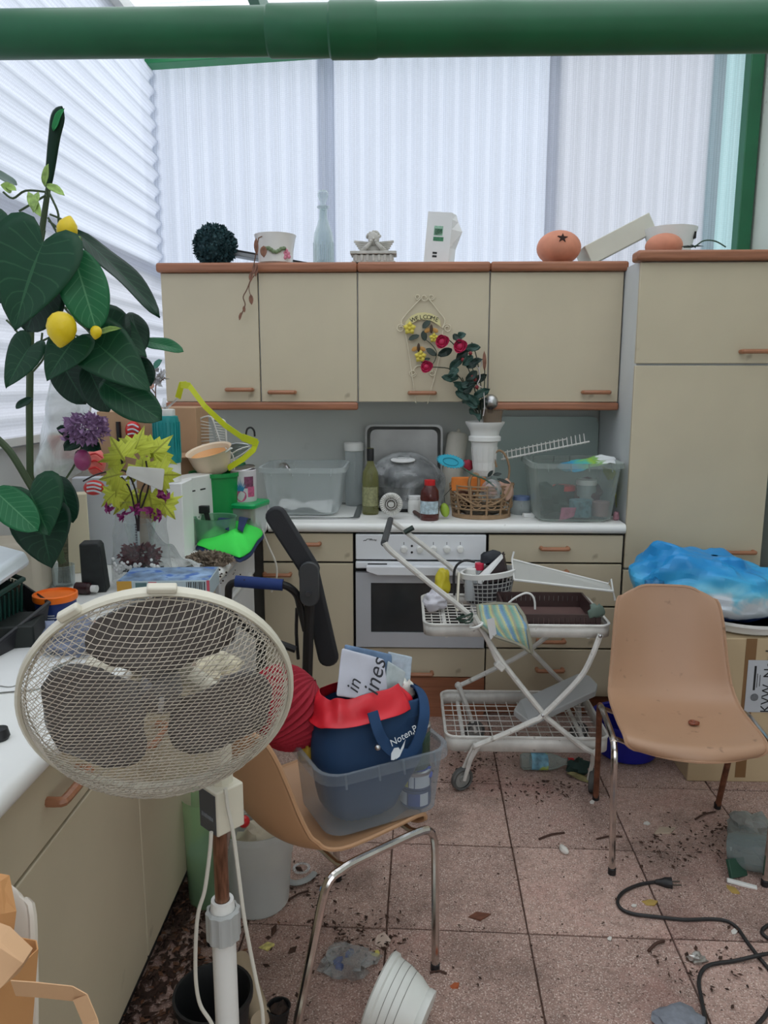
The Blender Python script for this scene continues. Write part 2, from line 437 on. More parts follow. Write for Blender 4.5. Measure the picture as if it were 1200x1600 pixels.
# floor: concrete slabs laid 40 cm apart on dark soil
floor = struct(MB().span((-1.6, -1.9, -0.12), (2.6, 4.0, -0.010)).obj('floor', M('joint_dirt', (104, 80, 68), .95, var=.4, scale=40)))
tile_mats = []
for i, c in enumerate([(165, 136, 124), (173, 143, 131), (158, 130, 119)]):
    m = M('washed_concrete_%d' % i, c, 0.9, var=0.20, scale=55, bump=0.35, bscale=240, speck=(230, 0.55, (222, 204, 192), 0.75))
    nt = m.node_tree; b = nt.nodes['Principled BSDF']; last = b.inputs['Base Color'].links[0].from_socket
    geo = nt.nodes.new('ShaderNodeNewGeometry')
    def stain(scale, lo, hi, amt, col, last, det=6):
        n = nt.nodes.new('ShaderNodeTexNoise'); n.inputs['Scale'].default_value = scale; n.inputs['Detail'].default_value = det; n.inputs['Roughness'].default_value = 0.65
        nt.links.new(geo.outputs['Position'], n.inputs['Vector'])
        r = nt.nodes.new('ShaderNodeMapRange'); r.inputs['From Min'].default_value = lo; r.inputs['From Max'].default_value = hi; r.inputs['To Max'].default_value = amt
        nt.links.new(n.outputs[0], r.inputs['Value'])
        x = nt.nodes.new('ShaderNodeMix'); x.data_type = 'RGBA'; nt.links.new(r.outputs[0], x.inputs['Factor']); nt.links.new(last, x.inputs['A']); x.inputs['B'].default_value = lin(col)
        return x.outputs['Result']
    last = stain(160, 0.60, 0.66, 0.75, (70, 48, 42), last, 2)
    last = stain(3.2, 0.48, 0.72, 0.6, (70, 54, 46), last)
    last = stain(2.1, 0.52, 0.7, 0.35, (176, 120, 112), last)
    nt.links.new(last, b.inputs['Base Color']); tile_mats.append(m)
th = -0.0254; ct, st_ = math.cos(th), math.sin(th)
tile_mesh = []
for k in range(6):
    me_o = MB()
    me_o.box((0, 0, 0), (0.3955, 0.3945, 0.04))
    o = me_o.obj('tile', tile_mats[k % 3], bevel=0.0025, seg=2); tile_mesh.append(o)
n_t = 0
for i in range(-3, 5):
    for j in range(-4, 5):
        cx, cy = (i + 0.5) * 0.4, (j + 0.5) * 0.4
        x = -0.043 + cx * ct - cy * st_; y = 1.895 + cx * st_ + cy * ct
        if x < XL + 0.0 or x > XR - 0.02 + 0.2 or y > 3.6 or y < 0.5: continue
        if n_t < 6: t = tile_mesh[n_t]
        else: t = tile_mesh[random.randrange(6)].copy(); COL.objects.link(t)
        n_t += 1
        t.parent = floor; t.location = Vector((x, y, -0.040 + random.uniform(-0.0015, 0.0015))) - W[floor.name]
        t.rotation_euler = (random.uniform(-.004, .004), random.uniform(-.004, .004), th + random.uniform(-.006, .006))

# corrugated translucent walls and roof
sheet_white = sheet_mat('polycarbonate_white', (230, 235, 246), 0.64, 0.08)
sheet_dull = sheet_mat('polycarbonate_aged', (222, 224, 232), 0.66, 0.06)
sheet_green_lit = sheet_mat('polycarbonate_green_lit', (196, 226, 228), 0.68, 0.08)  # greenish light from outside is put into this sheet's colour
sheet_roof = sheet_mat('polycarbonate_roof', (248, 250, 252), 0.92, 0.60)
PIT, AMP = 0.076, 0.013
def corr_sheet(x0, x1, z0, z1, fn, name, mat, parent, lat=2, pit=PIT, amp=AMP, ph=0):
    nu = max(8, int((x1 - x0) / pit * 10))
    m = MB()
    m.grid(lambda u, v: fn(x0 + (x1 - x0) * u, amp * math.sin(2 * PI * ((x0 + (x1 - x0) * u) / pit) + ph), z0 + (z1 - z0) * v), nu, lat)
    return m.obj(name, mat, parent, recalc=False)
wb = MB().span((XL, YB, 0), (XR, YB + 0.05, 2.06)).obj('wall_back', M('wall_paint_grey', (206, 209, 204), 0.6, var=0.05, scale=2, speck=(5, 0.66, (140, 142, 140), 0.4)))
struct(wb)
for x0, x1, mt, dy in ((XL - .06, -0.34, sheet_white, 0.0), (-0.42, 0.74, sheet_white, 0.014), (0.68, 1.50, sheet_dull, 0.0), (1.44, XR, sheet_green_lit, 0.014)):
    corr_sheet(x0, x1, 1.98, 3.22, lambda a, b, c, dy=dy: (a, YB - 0.012 + dy + b, c), 'sheet', mt, wb)
wl = MB().span((XL - 0.05, -1.6, 0), (XL - 0.005, YB, 1.37)).obj('wall_left', M('wall_panel_white', (205, 206, 204), 0.55, var=0.05))
struct(wl)
corr_sheet(2.03, 3.16, -1.6, YB + 0.045, lambda a, b, c: (XL + b, c, a), 'sheet', sheet_white, wl, amp=0.012)
corr_sheet(1.33, 2.08, -1.6, YB + 0.045, lambda a, b, c: (XL + 0.016 + b * 0.7, c, a), 'sheet', sheet_dull, wl)
MB().span((XL - 0.02, -1.6, 1.335), (XL + 0.02, YB, 1.36)).obj('rail', white_m, wl)
wr = MB().span((XR, -1.6, 0), (XR + 0.05, YB + 0.05, 3.3)).obj('wall_right', M('wall_board_white', (218, 222, 212), 0.6, var=0.06, scale=3, speck=(14, 0.68, (150, 140, 120), 0.6)))
struct(wr)
MB().span((XR - 0.012, 2.2, 0), (XR, 3.30, 3.3)).obj('board', wr.data.materials[0], wr)
struct(MB().span((XL, -1.66, 0), (0.1, -1.6, 3.3)).span((0.1, -1.66, 2.25), (XR, -1.6, 3.3)).obj('wall_light_block', M('light_block_white', (226, 222, 212), .8, var=.06, scale=3)))  # unseen wall added behind the camera to cut front light, opening admits some
green_m = M('green_paint', (26, 98, 62), 0.42, var=0.10, scale=6, speck=(40, 0.70, (60, 75, 60), 0.4))
green_lit = M('green_paint_lit', (40, 138, 84), 0.42, var=0.08, scale=6)  # lighter copy of the green, light on the beam painted in
trim1 = struct(MB().span((XR - 0.075, YB - 0.09, 0), (XR - 0.012, YB - 0.02, 3.3)).obj('trim_1', green_m, bevel=0.004))
# rising beam along the top of the back wall
b2 = MB(); y0, y1 = YB - 0.11, YB - 0.03
b2.add([(x, y, z + (x - XL) * 0.05) for x in (XL, XR) for y in (y0, y1) for z in (2.99, 3.06)],
       [(0, 1, 3, 2), (4, 6, 7, 5), (0, 4, 5, 1), (2, 3, 7, 6), (0, 2, 6, 4), (1, 5, 7, 3)])
struct(b2.obj('trim_2', green_lit, bevel=0.003))
ceil = struct(MB().span((XL - 0.04, -1.6, 3.06), (XL + 0.05, YB, 3.12)).obj('ceiling', white_m))
for y0 in (-1.9, -0.9, 0.1, 1.1, 2.1, 3.05):
    corr_sheet(y0, y0 + 1.06, XL - 0.06, XR + 0.2, lambda a, b, c: (c, a, 3.15 + (c - XL) * 0.05 + b + 0.01 * ((a * 10) % 2 > 5)), 'sheet', sheet_roof, ceil, ph=0)
for x in (-0.62, 0.285, 1.2):
    z = 3.085 + (x - XL) * 0.05
    MB().span((x - 0.022, -1.6, z - 0.06), (x + 0.022, YB - 0.1, z + 0.045)).obj('rafter', green_m, ceil, bevel=0.003)

# the green pipe across the room, joined by a socket
YP = 1.8
pz = at(600, 47, YP).z
pipe = thing('drain_pipe', 'thick dark green pipe running level under the roof', 'pipe', (0, YP, pz - 0.05))
xa = at(418, 50, YP).x; xb_ = at(515, 50, YP).x; xc = at(590, 50, YP).x
def along_x(prof, n=28): return MB().lathe(prof, n, frame((0, YP, pz), (0, 1, 0), (0, 0, 1)))
pipe_m = M('green_pipe_paint', (20, 92, 56), 0.38, var=0.10, scale=9, speck=(60, 0.72, (60, 90, 70), 0.4))
along_x([(0.0488, -1.6), (0.0488, xb_ + 0.02)]).obj('pipe', pipe_m, pipe)
along_x([(0.0488, xa), (0.0525, xa + 0.006), (0.0525, xb_)]).obj('pipe_end', pipe_m, pipe)
along_x([(0.0525, xb_ - 0.001), (0.0565, xb_ + 0.004), (0.0565, xc - 0.01), (0.0535, xc)]).obj('socket', pipe_m, pipe)
along_x([(0.0528, xc - 0.004), (0.0528, 2.2)]).obj('pipe', pipe_m, pipe)

# ================================================================== KITCHEN UNITS
def handle(cx, z, y, parent, ax='x', L=0.115):
    m = MB(); h = L / 2
    if ax == 'x':
        m.tube(smooth_pts([(cx - h, y + 0.003, z), (cx - h, y - 0.022, z), (cx - h + 0.012, y - 0.03, z), (cx + h - 0.012, y - 0.03, z), (cx + h, y - 0.022, z), (cx + h, y + 0.003, z)], 3), 0.0095, 8)
    else:
        m.tube(smooth_pts([(y - 0.003, cx - h, z), (y + 0.022, cx - h, z), (y + 0.03, cx - h + 0.012, z), (y + 0.03, cx + h - 0.012, z), (y + 0.022, cx + h, z), (y - 0.003, cx + h, z)], 3), 0.0095, 8)
    return m.obj('handle', handle_m, parent)
def front(name, x0, x1, z0, z1, y, parent, hx=None, hz=None, mat=None):
    d = MB().span((x0 + 0.003, y, z0 + 0.002), (x1 - 0.003, y + 0.018, z1 - 0.002)).obj(name, mat or cabinet_m, parent, bevel=0.0025)
    if hx is not None: handle(hx, hz, y, d)
    return d
def px_x(px, py, y): return at(px, py, y).x
def px_z(px, py, y): return at(px, py, y).z
ux = [-1.112, -0.665, -0.213, 0.385, 0.985]
zt, zb = 2.018, 1.437
wc = []
for n, (x0, x1, lab) in enumerate([(ux[0], ux[2], 'cream two door wall cabinet at the corner of the room'), (ux[2], ux[3], 'cream single door wall cabinet with the welcome trellis hung on it'), (ux[3], ux[4], 'cream single door wall cabinet next to the tall larder cabinet')]):
    c = thing('wall_cabinet', lab, 'cabinet', ((x0 + x1) / 2, YU, zb), 'cream wall cabinets'); wc.append(c)
    MB().span((x0, YU + 0.02, zb), (x1, YB - 0.005, zt + 0.004)).obj('carcass', dark_gap_m if n == 9 else carcass_m, c)
    MB().span((x0 - (0.012 if n == 0 else 0), YU - 0.024, zt), (x1 + (0.012 if n == 2 else 0), YU + 0.05, zt + 0.042)).obj('cornice', wood_m, c, bevel=0.012, seg=4)
    MB().span((x0, YU + 0.04, zt + 0.005), (x1, YB - 0.035, zt + 0.0425)).obj('top_board', carcass_m, c)
    if n != 1:
        MB().span((x0, YU - 0.016, zb - 0.036), (x1, YU + 0.02, zb)).obj('pelmet', wood_m, c, bevel=0.01, seg=4)
front('door', ux[0], ux[1], zb, zt, YU, wc[0], px_x(373, 609, YU - .03), px_z(373, 609, YU - .03))
front('door', ux[1], ux[2], zb, zt, YU, wc[0], px_x(440, 613, YU - .03), px_z(440, 613, YU - .03))
front('door', ux[2], ux[3], zb, zt, YU, wc[1], px_x(660, 613, YU - .03), px_z(660, 614, YU - .03))
front('door', ux[3], ux[4], zb, zt, YU, wc[2], px_x(933, 613, YU - .03), px_z(933, 613, YU - .03))

# tall larder cabinet
tx0, tx1 = 0.976, 1.578
tc_ = thing('larder_cabinet', 'tall cream larder cabinet standing against the white board wall', 'cabinet', ((tx0 + tx1) / 2, YF, 0))
MB().span((tx0 + .012, YF + 0.02, 0.1), (tx1, YB - 0.035, 2.03)).obj('carcass', carcass_m, tc_)
MB().span((tx0 - 0.02, YF - 0.03, 2.022), (tx1 + 0.02, YF + 0.06, 2.064)).obj('cornice', wood_m, tc_, bevel=0.012, seg=4)
front('door', tx0, tx1, 1.605, 2.02, YF, tc_, px_x(1184, 549, YF - .03), px_z(1184, 549, YF - .03))
front('door', tx0, tx1, 0.714, 1.60, YF, tc_, px_x(1160, 864, YF - .03), px_z(1160, 864, YF - .03))
front('door', tx0, tx1, 0.10, 0.708, YF, tc_, tx1 - .12, 0.62)
MB().span((tx0, YF + 0.05, 0), (tx1, YF + 0.07, 0.1)).obj('plinth', wood_m, tc_)

# base cabinets under the back worktop
b0, b1, b2x, b3 = -0.632, -0.222, 0.376, 0.972
def base(x0, x1, name, lab):
    c = thing(name, lab, 'cabinet', ((x0 + x1) / 2, YF, 0), 'cream base cabinets of the back run')
    MB().span((x0, YF + 0.02, 0.1), (x1, YB - 0.02, 0.868)).obj('carcass', dark_gap_m, c)
    MB().span((x0, YF + 0.055, 0), (x1, YF + 0.07, 0.1)).obj('plinth', wood_m, c)
    return c
bl = base(b0, b1, 'base_cabinet', 'cream base cabinet with drawer and door beneath the sink')
front('drawer', b0, b1, 0.735, 0.866, YF, bl, px_x(478, 851, YF - .03), px_z(478, 851, YF - .03))
front('door', b0, b1, 0.105, 0.73, YF, bl, px_x(432, 899, YF - .03), px_z(432, 899, YF - .03))
br = base(b2x, b3, 'base_cabinet', 'cream base cabinet with four drawers behind the serving trolley')
zz = [0.866, 0.735, 0.535, 0.337, 0.105]
hz = [px_z(867, 856, YF), 0.70, px_z(863, 1000, YF), px_z(859, 1045, YF)]
for i in range(4): front('drawer', b2x, b3, zz[i + 1] + .002, zz[i] - .002, YF, br, px_x(866, 856, YF), hz[i])

# built-in oven
ov = thing('oven', 'white built-in oven with dark glass window between the base cabinets', 'oven', ((b1 + b2x) / 2, YF, 0.1))
MB().span((b1 + .004, YF + 0.02, 0.1), (b2x - .004, YB - 0.02, 0.866)).obj('carcass', dark_gap_m, ov)
MB().span((b1 + .002, YF + 0.006, 0), (b2x - .002, YF + 0.018, 0.192)).obj('plinth', wood_m, ov)
panel_m = M('oven_white_enamel', (226, 228, 231), 0.3, var=0.02)
silver_m = M('oven_door_silver', (186, 189, 194), 0.36, metal=0.2, var=0.04)
cp = MB().span((b1 + .01, YF - 0.012, 0.750), (b2x - .01, YF + .02, 0.864)).obj('control_panel', panel_m, ov, bevel=0.004)
for px in (631, 656, 677, 698, 719):
    p = at(px, 858, YF - .012)
    k = MB().lathe([(0.0165, 0), (0.0165, 0.004), (0.0135, 0.008), (0.0125, 0.022), (0.0, 0.023)], 18, frame((p.x, YF - .012, p.z), (1, 0, 0), (0, 0, 1))).obj('knob', white_m, cp)
    MB().span((p.x - .0012, YF - .0362, p.z - .002), (p.x + .0012, YF - .034, p.z + .013)).obj('mark', ink_m, k) if False else MB().span((p.x - .0012, YF - .0125, p.z + .019), (p.x + .0012, YF - .0115, p.z + .032)).obj('mark', ink_m, cp)
for py in (853, 863):
    p = at(643.5, py, YF - .012)
    MB().lathe([(0.0052, 0), (0.0052, 0.002), (0, 0.0022)], 12, frame((p.x, YF - .012, p.z), (1, 0, 0), (0, 0, 1))).obj('indicator', black_m, cp)
p = at(571, 844, YF - .0125)
lm = MB(); lm.tube(smooth_pts([(p.x - .009, YF - .0128, p.z - .003), (p.x - .003, YF - .0128, p.z), (p.x + .002, YF - .0128, p.z - .002), (p.x + .008, YF - .0128, p.z + .005), (p.x + .03, YF - .0128, p.z + .005)], 4), 0.0012, 5)
lm.obj('logo', ink_m, cp)
text('Privileg', 0.011, (p.x + .033, YF - .0128, p.z + .0015), (1, 0, 0), (0, 0, 1), ink_m, cp, shear=0.3)
# oven door: raised surround with a recessed window
dz0, dz1 = 0.345, 0.742
dm = MB()
wx0, wx1, wz0, wz1 = at(580, 986, YF).x, at(702, 986, YF).x + .06, at(600, 986, YF).z, at(600, 909, YF).z
wx1 = b2x - .075
for a, b in (((b1 + .01, dz0), (wx0, dz1 - .05)), ((wx1, dz0), (b2x - .01, dz1 - .05)), ((wx0, dz0), (wx1, wz0)), ((wx0, wz1), (wx1, dz1 - .05))):
    dm.span((a[0], YF - .02, a[1]), (b[0], YF + .01, b[1]))
od = dm.obj('door', silver_m, ov)
MB().span((wx0 - .002, YF - .012, wz0 - .002), (wx1 + .002, YF, wz1 + .002)).obj('window', M('oven_glass', (46, 50, 52), 0.12, var=0.2, scale=5), od)
MB().span((b1 + .01, YF - .024, dz1 - .03), (b2x - .01, YF + .01, dz1)).obj('handle_rail', panel_m, od, bevel=0.004)
hx0, hx1 = at(622, 885, YF).x, at(700, 885, YF).x
MB().prism([(-.24, .02), (.24, .02), (.24, -.002), (.19, -.02), (-.19, -.02), (-.24, -.002)], ((b1 + b2x) / 2, YF - .02, dz1 - .035), (1, 0, 0), (0, 0, 1), .03).obj('handle', panel_m, od, bevel=0.003)
MB().span((at(575, 884, YF).x, YF - .0245, dz1 - .012), (at(605, 884, YF).x, YF - .02, dz1 - .006)).obj('vent', black_m, od)
front('drawer', b1, b2x, 0.195, 0.335, YF, ov, at(655, 1050, YF).x, at(655, 1050, YF).z)

# worktops: post-formed, rounded front edge
def slab(a, b, name, lab, edge):
    prof = [(0.62, 0.872), (0.03, 0.872), (0.0, 0.872)] + [(-0.004 * 0 - 0.02 * math.sin(t) , 0.872 + 0.0215 - 0.0215 * math.cos(t)) for t in [PI * i / 8 for i in range(1, 8)]] + [(0.0, 0.915), (0.62, 0.915)]
    m = MB()
    if edge == 'y':
        r = [[(x, YF - 0.0 + p[0], p[1]) for p in prof] for x in (a, b)]
    else:
        r = [[(XF + 0.012 - p[0], y, p[1]) for p in prof] for y in (a, b)]
    m.rings(r)
    return tag(m.obj(name, worktop_m, ang=50), lab, 'worktop')
slab(-0.60, 0.974, 'worktop', 'white worktop along the back wall carrying sink and storage boxes', 'y')
slab(0.985, YB - 0.012, 'worktop', 'white worktop along the left wall under the lemon plant', 'x')

# left run of cabinets, fronts facing the room
def frontL(name, y0, y1, z0, z1, parent, hy=None, hz=None):
    d = MB().span((XF - 0.018, y0 + 0.003, z0 + 0.002), (XF, y1 - 0.003, z1 - 0.002)).obj(name, cabinet_m, parent, bevel=0.0025)
    if hy is not None: handle(hy, hz, XF, d, 'y')
    return d
yl = [0.995, side(228, 1430, XF).y, 2.44, 3.2]
h1 = side(122, 1237, XF + .03); h2 = side(183, 1252, XF + .03)
for n, (y0, y1, lab, hh) in enumerate([(yl[0], yl[1], 'near cream base cabinet at the open end of the left run', None), (yl[1], yl[2], 'cream base cabinet of the left run behind the pedestal fan', None)]):
    c = thing('base_cabinet', lab, 'cabinet', (XF, (y0 + y1) / 2, 0), 'cream base cabinets of the left run')
    MB().span((XL + .01, y0, 0.1), (XF - .02, y1, 0.868)).obj('carcass', cabinet_m if n == 0 else dark_gap_m, c)
    MB().span((XF - .06, y0, 0), (XF - .042, y1, 0.1)).obj('plinth', dark_gap_m, c)
    if n == 0:
        frontL('drawer', y0, y1, 0.714, 0.866, c, h1.y, .79)
        frontL('door', y0, y1, 0.105, 0.710, c, None, None)
    else:
        frontL('drawer', y0, y1, 0.714, 0.866, c, y0 + .28, .79)
        frontL('door', y0, y1, 0.105, 0.710, c, y0 + .09, .66)
dw = thing('dishwasher', 'white dishwasher under the far end of the left worktop', 'dishwasher', (XF, 2.8, 0))
MB().span((XL + .02, 2.45, 0.02), (XF - .005, 3.05, 0.862)).obj('body', white_m, dw, bevel=.004)
MB().span((XF - .02, 2.455, 0.74), (XF + .012, 3.045, 0.858)).obj('control_panel', M('dishwasher_white', (216, 218, 220), .35), dw, bevel=.006)
MB().span((XF - .02, 2.455, 0.11), (XF + .006, 3.045, 0.73)).obj('door', M('dishwasher_white', (216, 218, 220), .35), dw, bevel=.006)
MB().span((XF - .0, 2.55, 0.752), (XF + .022, 2.95, 0.765)).obj('handle', white_m, dw, bevel=.004)
MB().span((XF - .06, 2.44, 0.0), (XF - .04, 3.2, 0.1)).obj('plinth', dark_gap_m, dw)
# ================================================================== ON TOP OF THE WALL CABINETS
ZU = 2.061
def top(px, py, y): p = at(px, py, y); p.z = ZU; return p
Y1 = 3.60; s = spx(Y1, 400)
# clipped ball
p = top(337, 410, 3.62)
t = thing('topiary_ball', 'dark bluish green artificial topiary ball on the corner wall cabinet', 'decoration', p)
fol = M('topiary_green', (34, 66, 70), 0.7, var=0.35, scale=50)
MB().ball((p.x, p.y, p.z + .088), .082).obj('core', fol, t)
blades((p.x, p.y, p.z + .090), .098, 1500, .022, fol, 'foliage', t, 3, hemi=-.9)
# grey tray leaning behind
m = MB(); a, b = at(364, 398, 3.70), at(487, 410, 3.70); a.z = max(a.z, ZU + .035); b.z = ZU + .002
m.box(((a + b) / 2) + V(0, 0, .004), ((b - a).length, .10, .022), (0, math.atan2(a.z - b.z, b.x - a.x), 0))
t = thing('drawer_tray', 'flat grey plastic tray lying tilted behind the white flower bowl', 'tray', (a.x, 3.70, ZU))
m.obj('tray', M('tray_grey', (150, 152, 155), .4), t, bevel=.004)
MB().tube([a + V(0, -.05, .016), b + V(0, -.05, .014)], .004, 6).obj('edge', black_m, t)
# white flower bowl with relief
p = top(431, 413, 3.58)
t = thing('flower_bowl', 'white ceramic flower bowl with green and pink flower relief', 'bowl', p)
sb = spx(3.58, 400)
cer = M('white_ceramic', (226, 222, 216), .25, var=.03)
MB().lathe([(r * sb, z * sb) for r, z in [(24, 0), (27, 2), (27, 8), (28, 20), (31, 38), (33, 44), (31, 44.5), (29, 40), (26, 22), (24, 6)]], 28, Matrix.Translation(p)).obj('bowl', cer, t)
rel = M('relief_green', (112, 128, 92), .5); pinkm = M('relief_pink', (214, 130, 150), .5)
g = MB()
for a in range(9):
    an = -PI / 2 - .5 + a * .14
    g.ball((p.x + math.cos(an) * 29 * sb, p.y + math.sin(an) * 29 * sb, p.z + (18 + 3 * math.sin(a)) * sb), (4 * sb, 2 * sb, 3 * sb), 8, 5)
g.obj('leaf_relief', rel, t)
g = MB()
for dx, dz in ((0, 0), (4, 2), (-3, 3), (1, 6), (-1, -4), (5, -3)):
    an = -PI / 2 + .75; g.ball((p.x + math.cos(an) * 28 * sb + dx * sb, p.y + math.sin(an) * 28 * sb, p.z + (12 + dz) * sb), (3 * sb, 2 * sb, 3 * sb), 8, 5)
g.obj('flower_relief', pinkm, t)
# dry twig hanging from the bowl over the doors
tw = thing('dried_twig', 'dried brown leafy twig hanging from the bowl over the cabinet doors', 'twig', at(405, 400, 3.46))
twm = M('dry_stem', (112, 82, 66), .8, var=.2)
def pts(y, *q): return smooth_pts([at(a, b, y) for a, b in q], 4)
MB().tube([at(425, 366, 3.56), at(412, 368, 3.53)] + pts(3.462, (404, 372), (400, 395), (397, 412), (393, 432), (386, 452), (380, 464), (383, 476), (378, 490), (374, 500)), .0028, 6).obj('stem', twm, tw)
MB().tube(pts(3.462, (397, 412), (401, 425), (392, 438), (389, 452), (394, 468)), .0018, 5).obj('stem', twm, tw)
dl = M('dry_leaf', (132, 92, 74), .8, var=.3, scale=40)
for bx, by, tx_, ty_, w in ((400, 372, 401, 398, 6), (412, 384, 412, 402, 9), (400, 412, 395, 428, 6), (402, 412, 399, 432, 5), (394, 424, 391, 440, 6), (392, 460, 393, 476, 6), (381, 478, 382, 488, 4), (377, 488, 374, 500, 4)):
    leaf(at(bx, by, 3.465), at(tx_, ty_, 3.455), w * .0035, dl, tw, shape='slim', fold=.5, nu=4, nv=5)
# decanter
p = top(506, 414, 3.60)
t = thing('decanter', 'clear cut glass decanter with tall stopper on the wall cabinets', 'decanter', p)
sd = spx(3.60, 360)
MB().lathe([(r * sd, z * sd) for r, z in [(0, 0), (15, 0), (16, 3), (16, 36), (14.5, 48), (10, 60), (7, 70), (6, 80), (6, 84), (10, 87), (10, 88), (5.5, 87), (5, 70), (8, 60), (12.5, 48), (14, 36), (14, 6), (0, 5)]], 20, Matrix.Translation(p)).obj('bottle', glass_m, t, ang=20)
MB().lathe([(r * sd, z * sd) for r, z in [(0, 82), (4, 83), (4.5, 88), (4, 93), (8.5, 104), (8.5, 108), (6, 112), (0, 112)]], 8, Matrix.Translation(p)).obj('stopper', glass_m, t, smooth=False)
m = MB()
for i in range(16):
    a = 2 * PI * i / 16; m.tube([(p.x + 16.2 * sd * math.cos(a), p.y + 16.2 * sd * math.sin(a), p.z + z * sd) for z in (4, 34)], .0018, 4)
m.obj('cut_ribs', glass_m, t)
# cherub
p = top(584, 412, 3.56); sc_ = spx(3.56, 395) * 1.12
stone = M('cast_stone', (188, 184, 176), .85, var=.16, scale=30, bump=.2)
t = thing('cherub_figurine', 'pale stone cherub bust resting its chin on a moulded plinth', 'figurine', p)
def q(x, y, z): return p + V(x * sc_, y * sc_, z * sc_)
m = MB()
m.box(q(0, 0, 5), (56 * sc_, 28 * sc_, 10 * sc_)); m.box(q(0, 0, 13), (64 * sc_, 34 * sc_, 4 * sc_)); m.box(q(0, 0, 1), (60 * sc_, 30 * sc_, 2 * sc_))
for i in range(7): m.box(q(-24 + 8 * i, -14, 6), (4 * sc_, 3 * sc_, 9 * sc_))
m.obj('plinth', stone, t, bevel=.002)
m = MB()
m.ball(q(0, 4, 20), (11 * sc_, 9 * sc_, 9 * sc_))
for sgn in (-1, 1):
    m.tube([q(8 * sgn, 4, 24), q(15 * sgn, -4, 17), q(10 * sgn, -8, 21), q(3 * sgn, -8, 28)], [3.6 * sc_, 3.4 * sc_, 3 * sc_, 2.4 * sc_], 8)
m.ball(q(0, -2, 33), (8 * sc_, 8 * sc_, 9.5 * sc_))
m.ball(q(0, -10, 32), (1.6 * sc_, 2 * sc_, 2 * sc_)); m.ball(q(-3, -8, 29), (3 * sc_, 3 * sc_, 2.4 * sc_)); m.ball(q(3, -8, 29), (3 * sc_, 3 * sc_, 2.4 * sc_))
m.obj('body', stone, t)
m = MB(); rnd = random.Random(4)
for i in range(40):
    a = rnd.uniform(0, 2 * PI); b = rnd.uniform(.1, 1.2); m.ball(q(9 * math.cos(a) * math.cos(b), -1 + 8 * math.sin(a) * math.cos(b) * (1 if math.sin(a) > 0 else .45), 34 + 9 * math.sin(b)), 2.3 * sc_, 6, 4)
m.obj('hair', stone, t)
for sgn in (-1, 1):
    m = MB()
    for i in range(6):
        m.box(q(sgn * (17 - i * .4), 7 + i * .5, 30 - i * 2.6), ((22 - i * 3) * sc_, 3 * sc_, 3.2 * sc_), (0, sgn * -.10, 0))
    m.obj('wing', stone, t, bevel=.002)
# white carton
p = top(686, 413, 3.60); sc_ = spx(3.6, 375); 
t = thing('carton', 'crushed white carton with green printed picture standing on the wall cabinets', 'box', p)
cb = Matrix.Translation(p) @ Euler((R(4), R(6), R(-14))).to_matrix().to_4x4()
def cq(x, y, z): return cb @ V(x * sc_, y * sc_, z * sc_)
m = MB()
m.rings([[cq(x, y, z) for x, y in ((-22 + k, -14), (17 + k2, -14), (17 + k3, 14), (-22 + k, 14))] for z, k, k2, k3 in ((0, 0, 0, 4), (25, 0, 0, 4), (52, 0, 0, 12), (66, 0, 0, 4), (76, 0, -2, 0))], True, (True, True))
m.obj('box', paper_m, t, smooth=False)
def fp(x, z, d=.3): return cq(x, -14 - d, z)
for x0, x1, z0, z1, c in ((-10, 4, 42, 56, (150, 190, 165)), (-9, 3, 43, 52, (60, 120, 85)), (-10, 6, 34, 40, (70, 130, 95)), (-9, -2, 15, 18, (40, 40, 40)), (-9, -2, 10, 13, (40, 40, 40))):
    MB().poly([fp(x0, z0), fp(x1, z0), fp(x1, z1), fp(x0, z1)]).obj('print', M('carton_ink_%d_%d' % (c[0], z0), c, .8, var=.25, scale=90), t)
# terracotta balls
p = top(872, 413, 3.60); sc_ = spx(3.6, 385)
t = thing('star_lantern', 'terracotta ball lantern with a star cut out of its side', 'lantern', p)
m = MB().ball(p + V(0, 0, 24.5 * sc_), (34 * sc_, 34 * sc_, 26 * sc_), 28, 16); m.obj('ball', terra_m, t)
ctr = p + V(0, 0, 24.5 * sc_); d0 = V(-.03, -.93, .36).normalized(); pc = ctr + V(d0.x * 34 * sc_, d0.y * 34 * sc_, d0.z * 26 * sc_)
star = [((8 if i % 2 == 0 else 3.2) * sc_ * math.sin(i * PI / 5 + .1), (8 if i % 2 == 0 else 3.2) * sc_ * math.cos(i * PI / 5 + .1)) for i in range(10)]
MB().prism(star, pc - d0 * .010, (1, 0, 0), (0, .42, .9), .0125).obj('star_shade', M('lantern_inside_shade', (45, 22, 15), .9), t, smooth=False)  # dark star plate stands in for the shade inside the cut-out
zb2 = 2.064
p = at(1037, 388, 3.42); p.z = zb2; sc_ = spx(3.42, 380)
t = thing('terracotta_ball', 'plain terracotta ball standing before the white pot on the larder', 'decoration', p)
MB().ball(p + V(0, 0, 16 * sc_), (28 * sc_, 28 * sc_, 19 * sc_), 24, 14).obj('ball', terra_m, t)
blades(p + V(-12 * sc_, -20 * sc_, 14 * sc_), 3 * sc_, 10, .012, terra_m, 'bump', t, 4)
p = at(1046, 388, 3.60); p.z = zb2 - .01; sc_ = spx(3.6, 370)
t = thing('white_pot', 'wide white plastic flower pot with flared rim on the larder', 'pot', p)
MB().lathe([(r * sc_, z * sc_) for r, z in [(0, 0), (26, 0), (28, 5), (29, 14), (31, 22), (34, 34), (39, 50), (40, 54), (38, 54), (32, 36), (28, 20), (26, 6)]], 32, Matrix.Translation(p)).obj('pot', white_m, t)
MB().span((p.x + 28 * sc_, p.y - 26 * sc_, p.z + 36 * sc_), (p.x + 30.5 * sc_, p.y - 18 * sc_, p.z + 46 * sc_)).obj('slot', black_m, t)
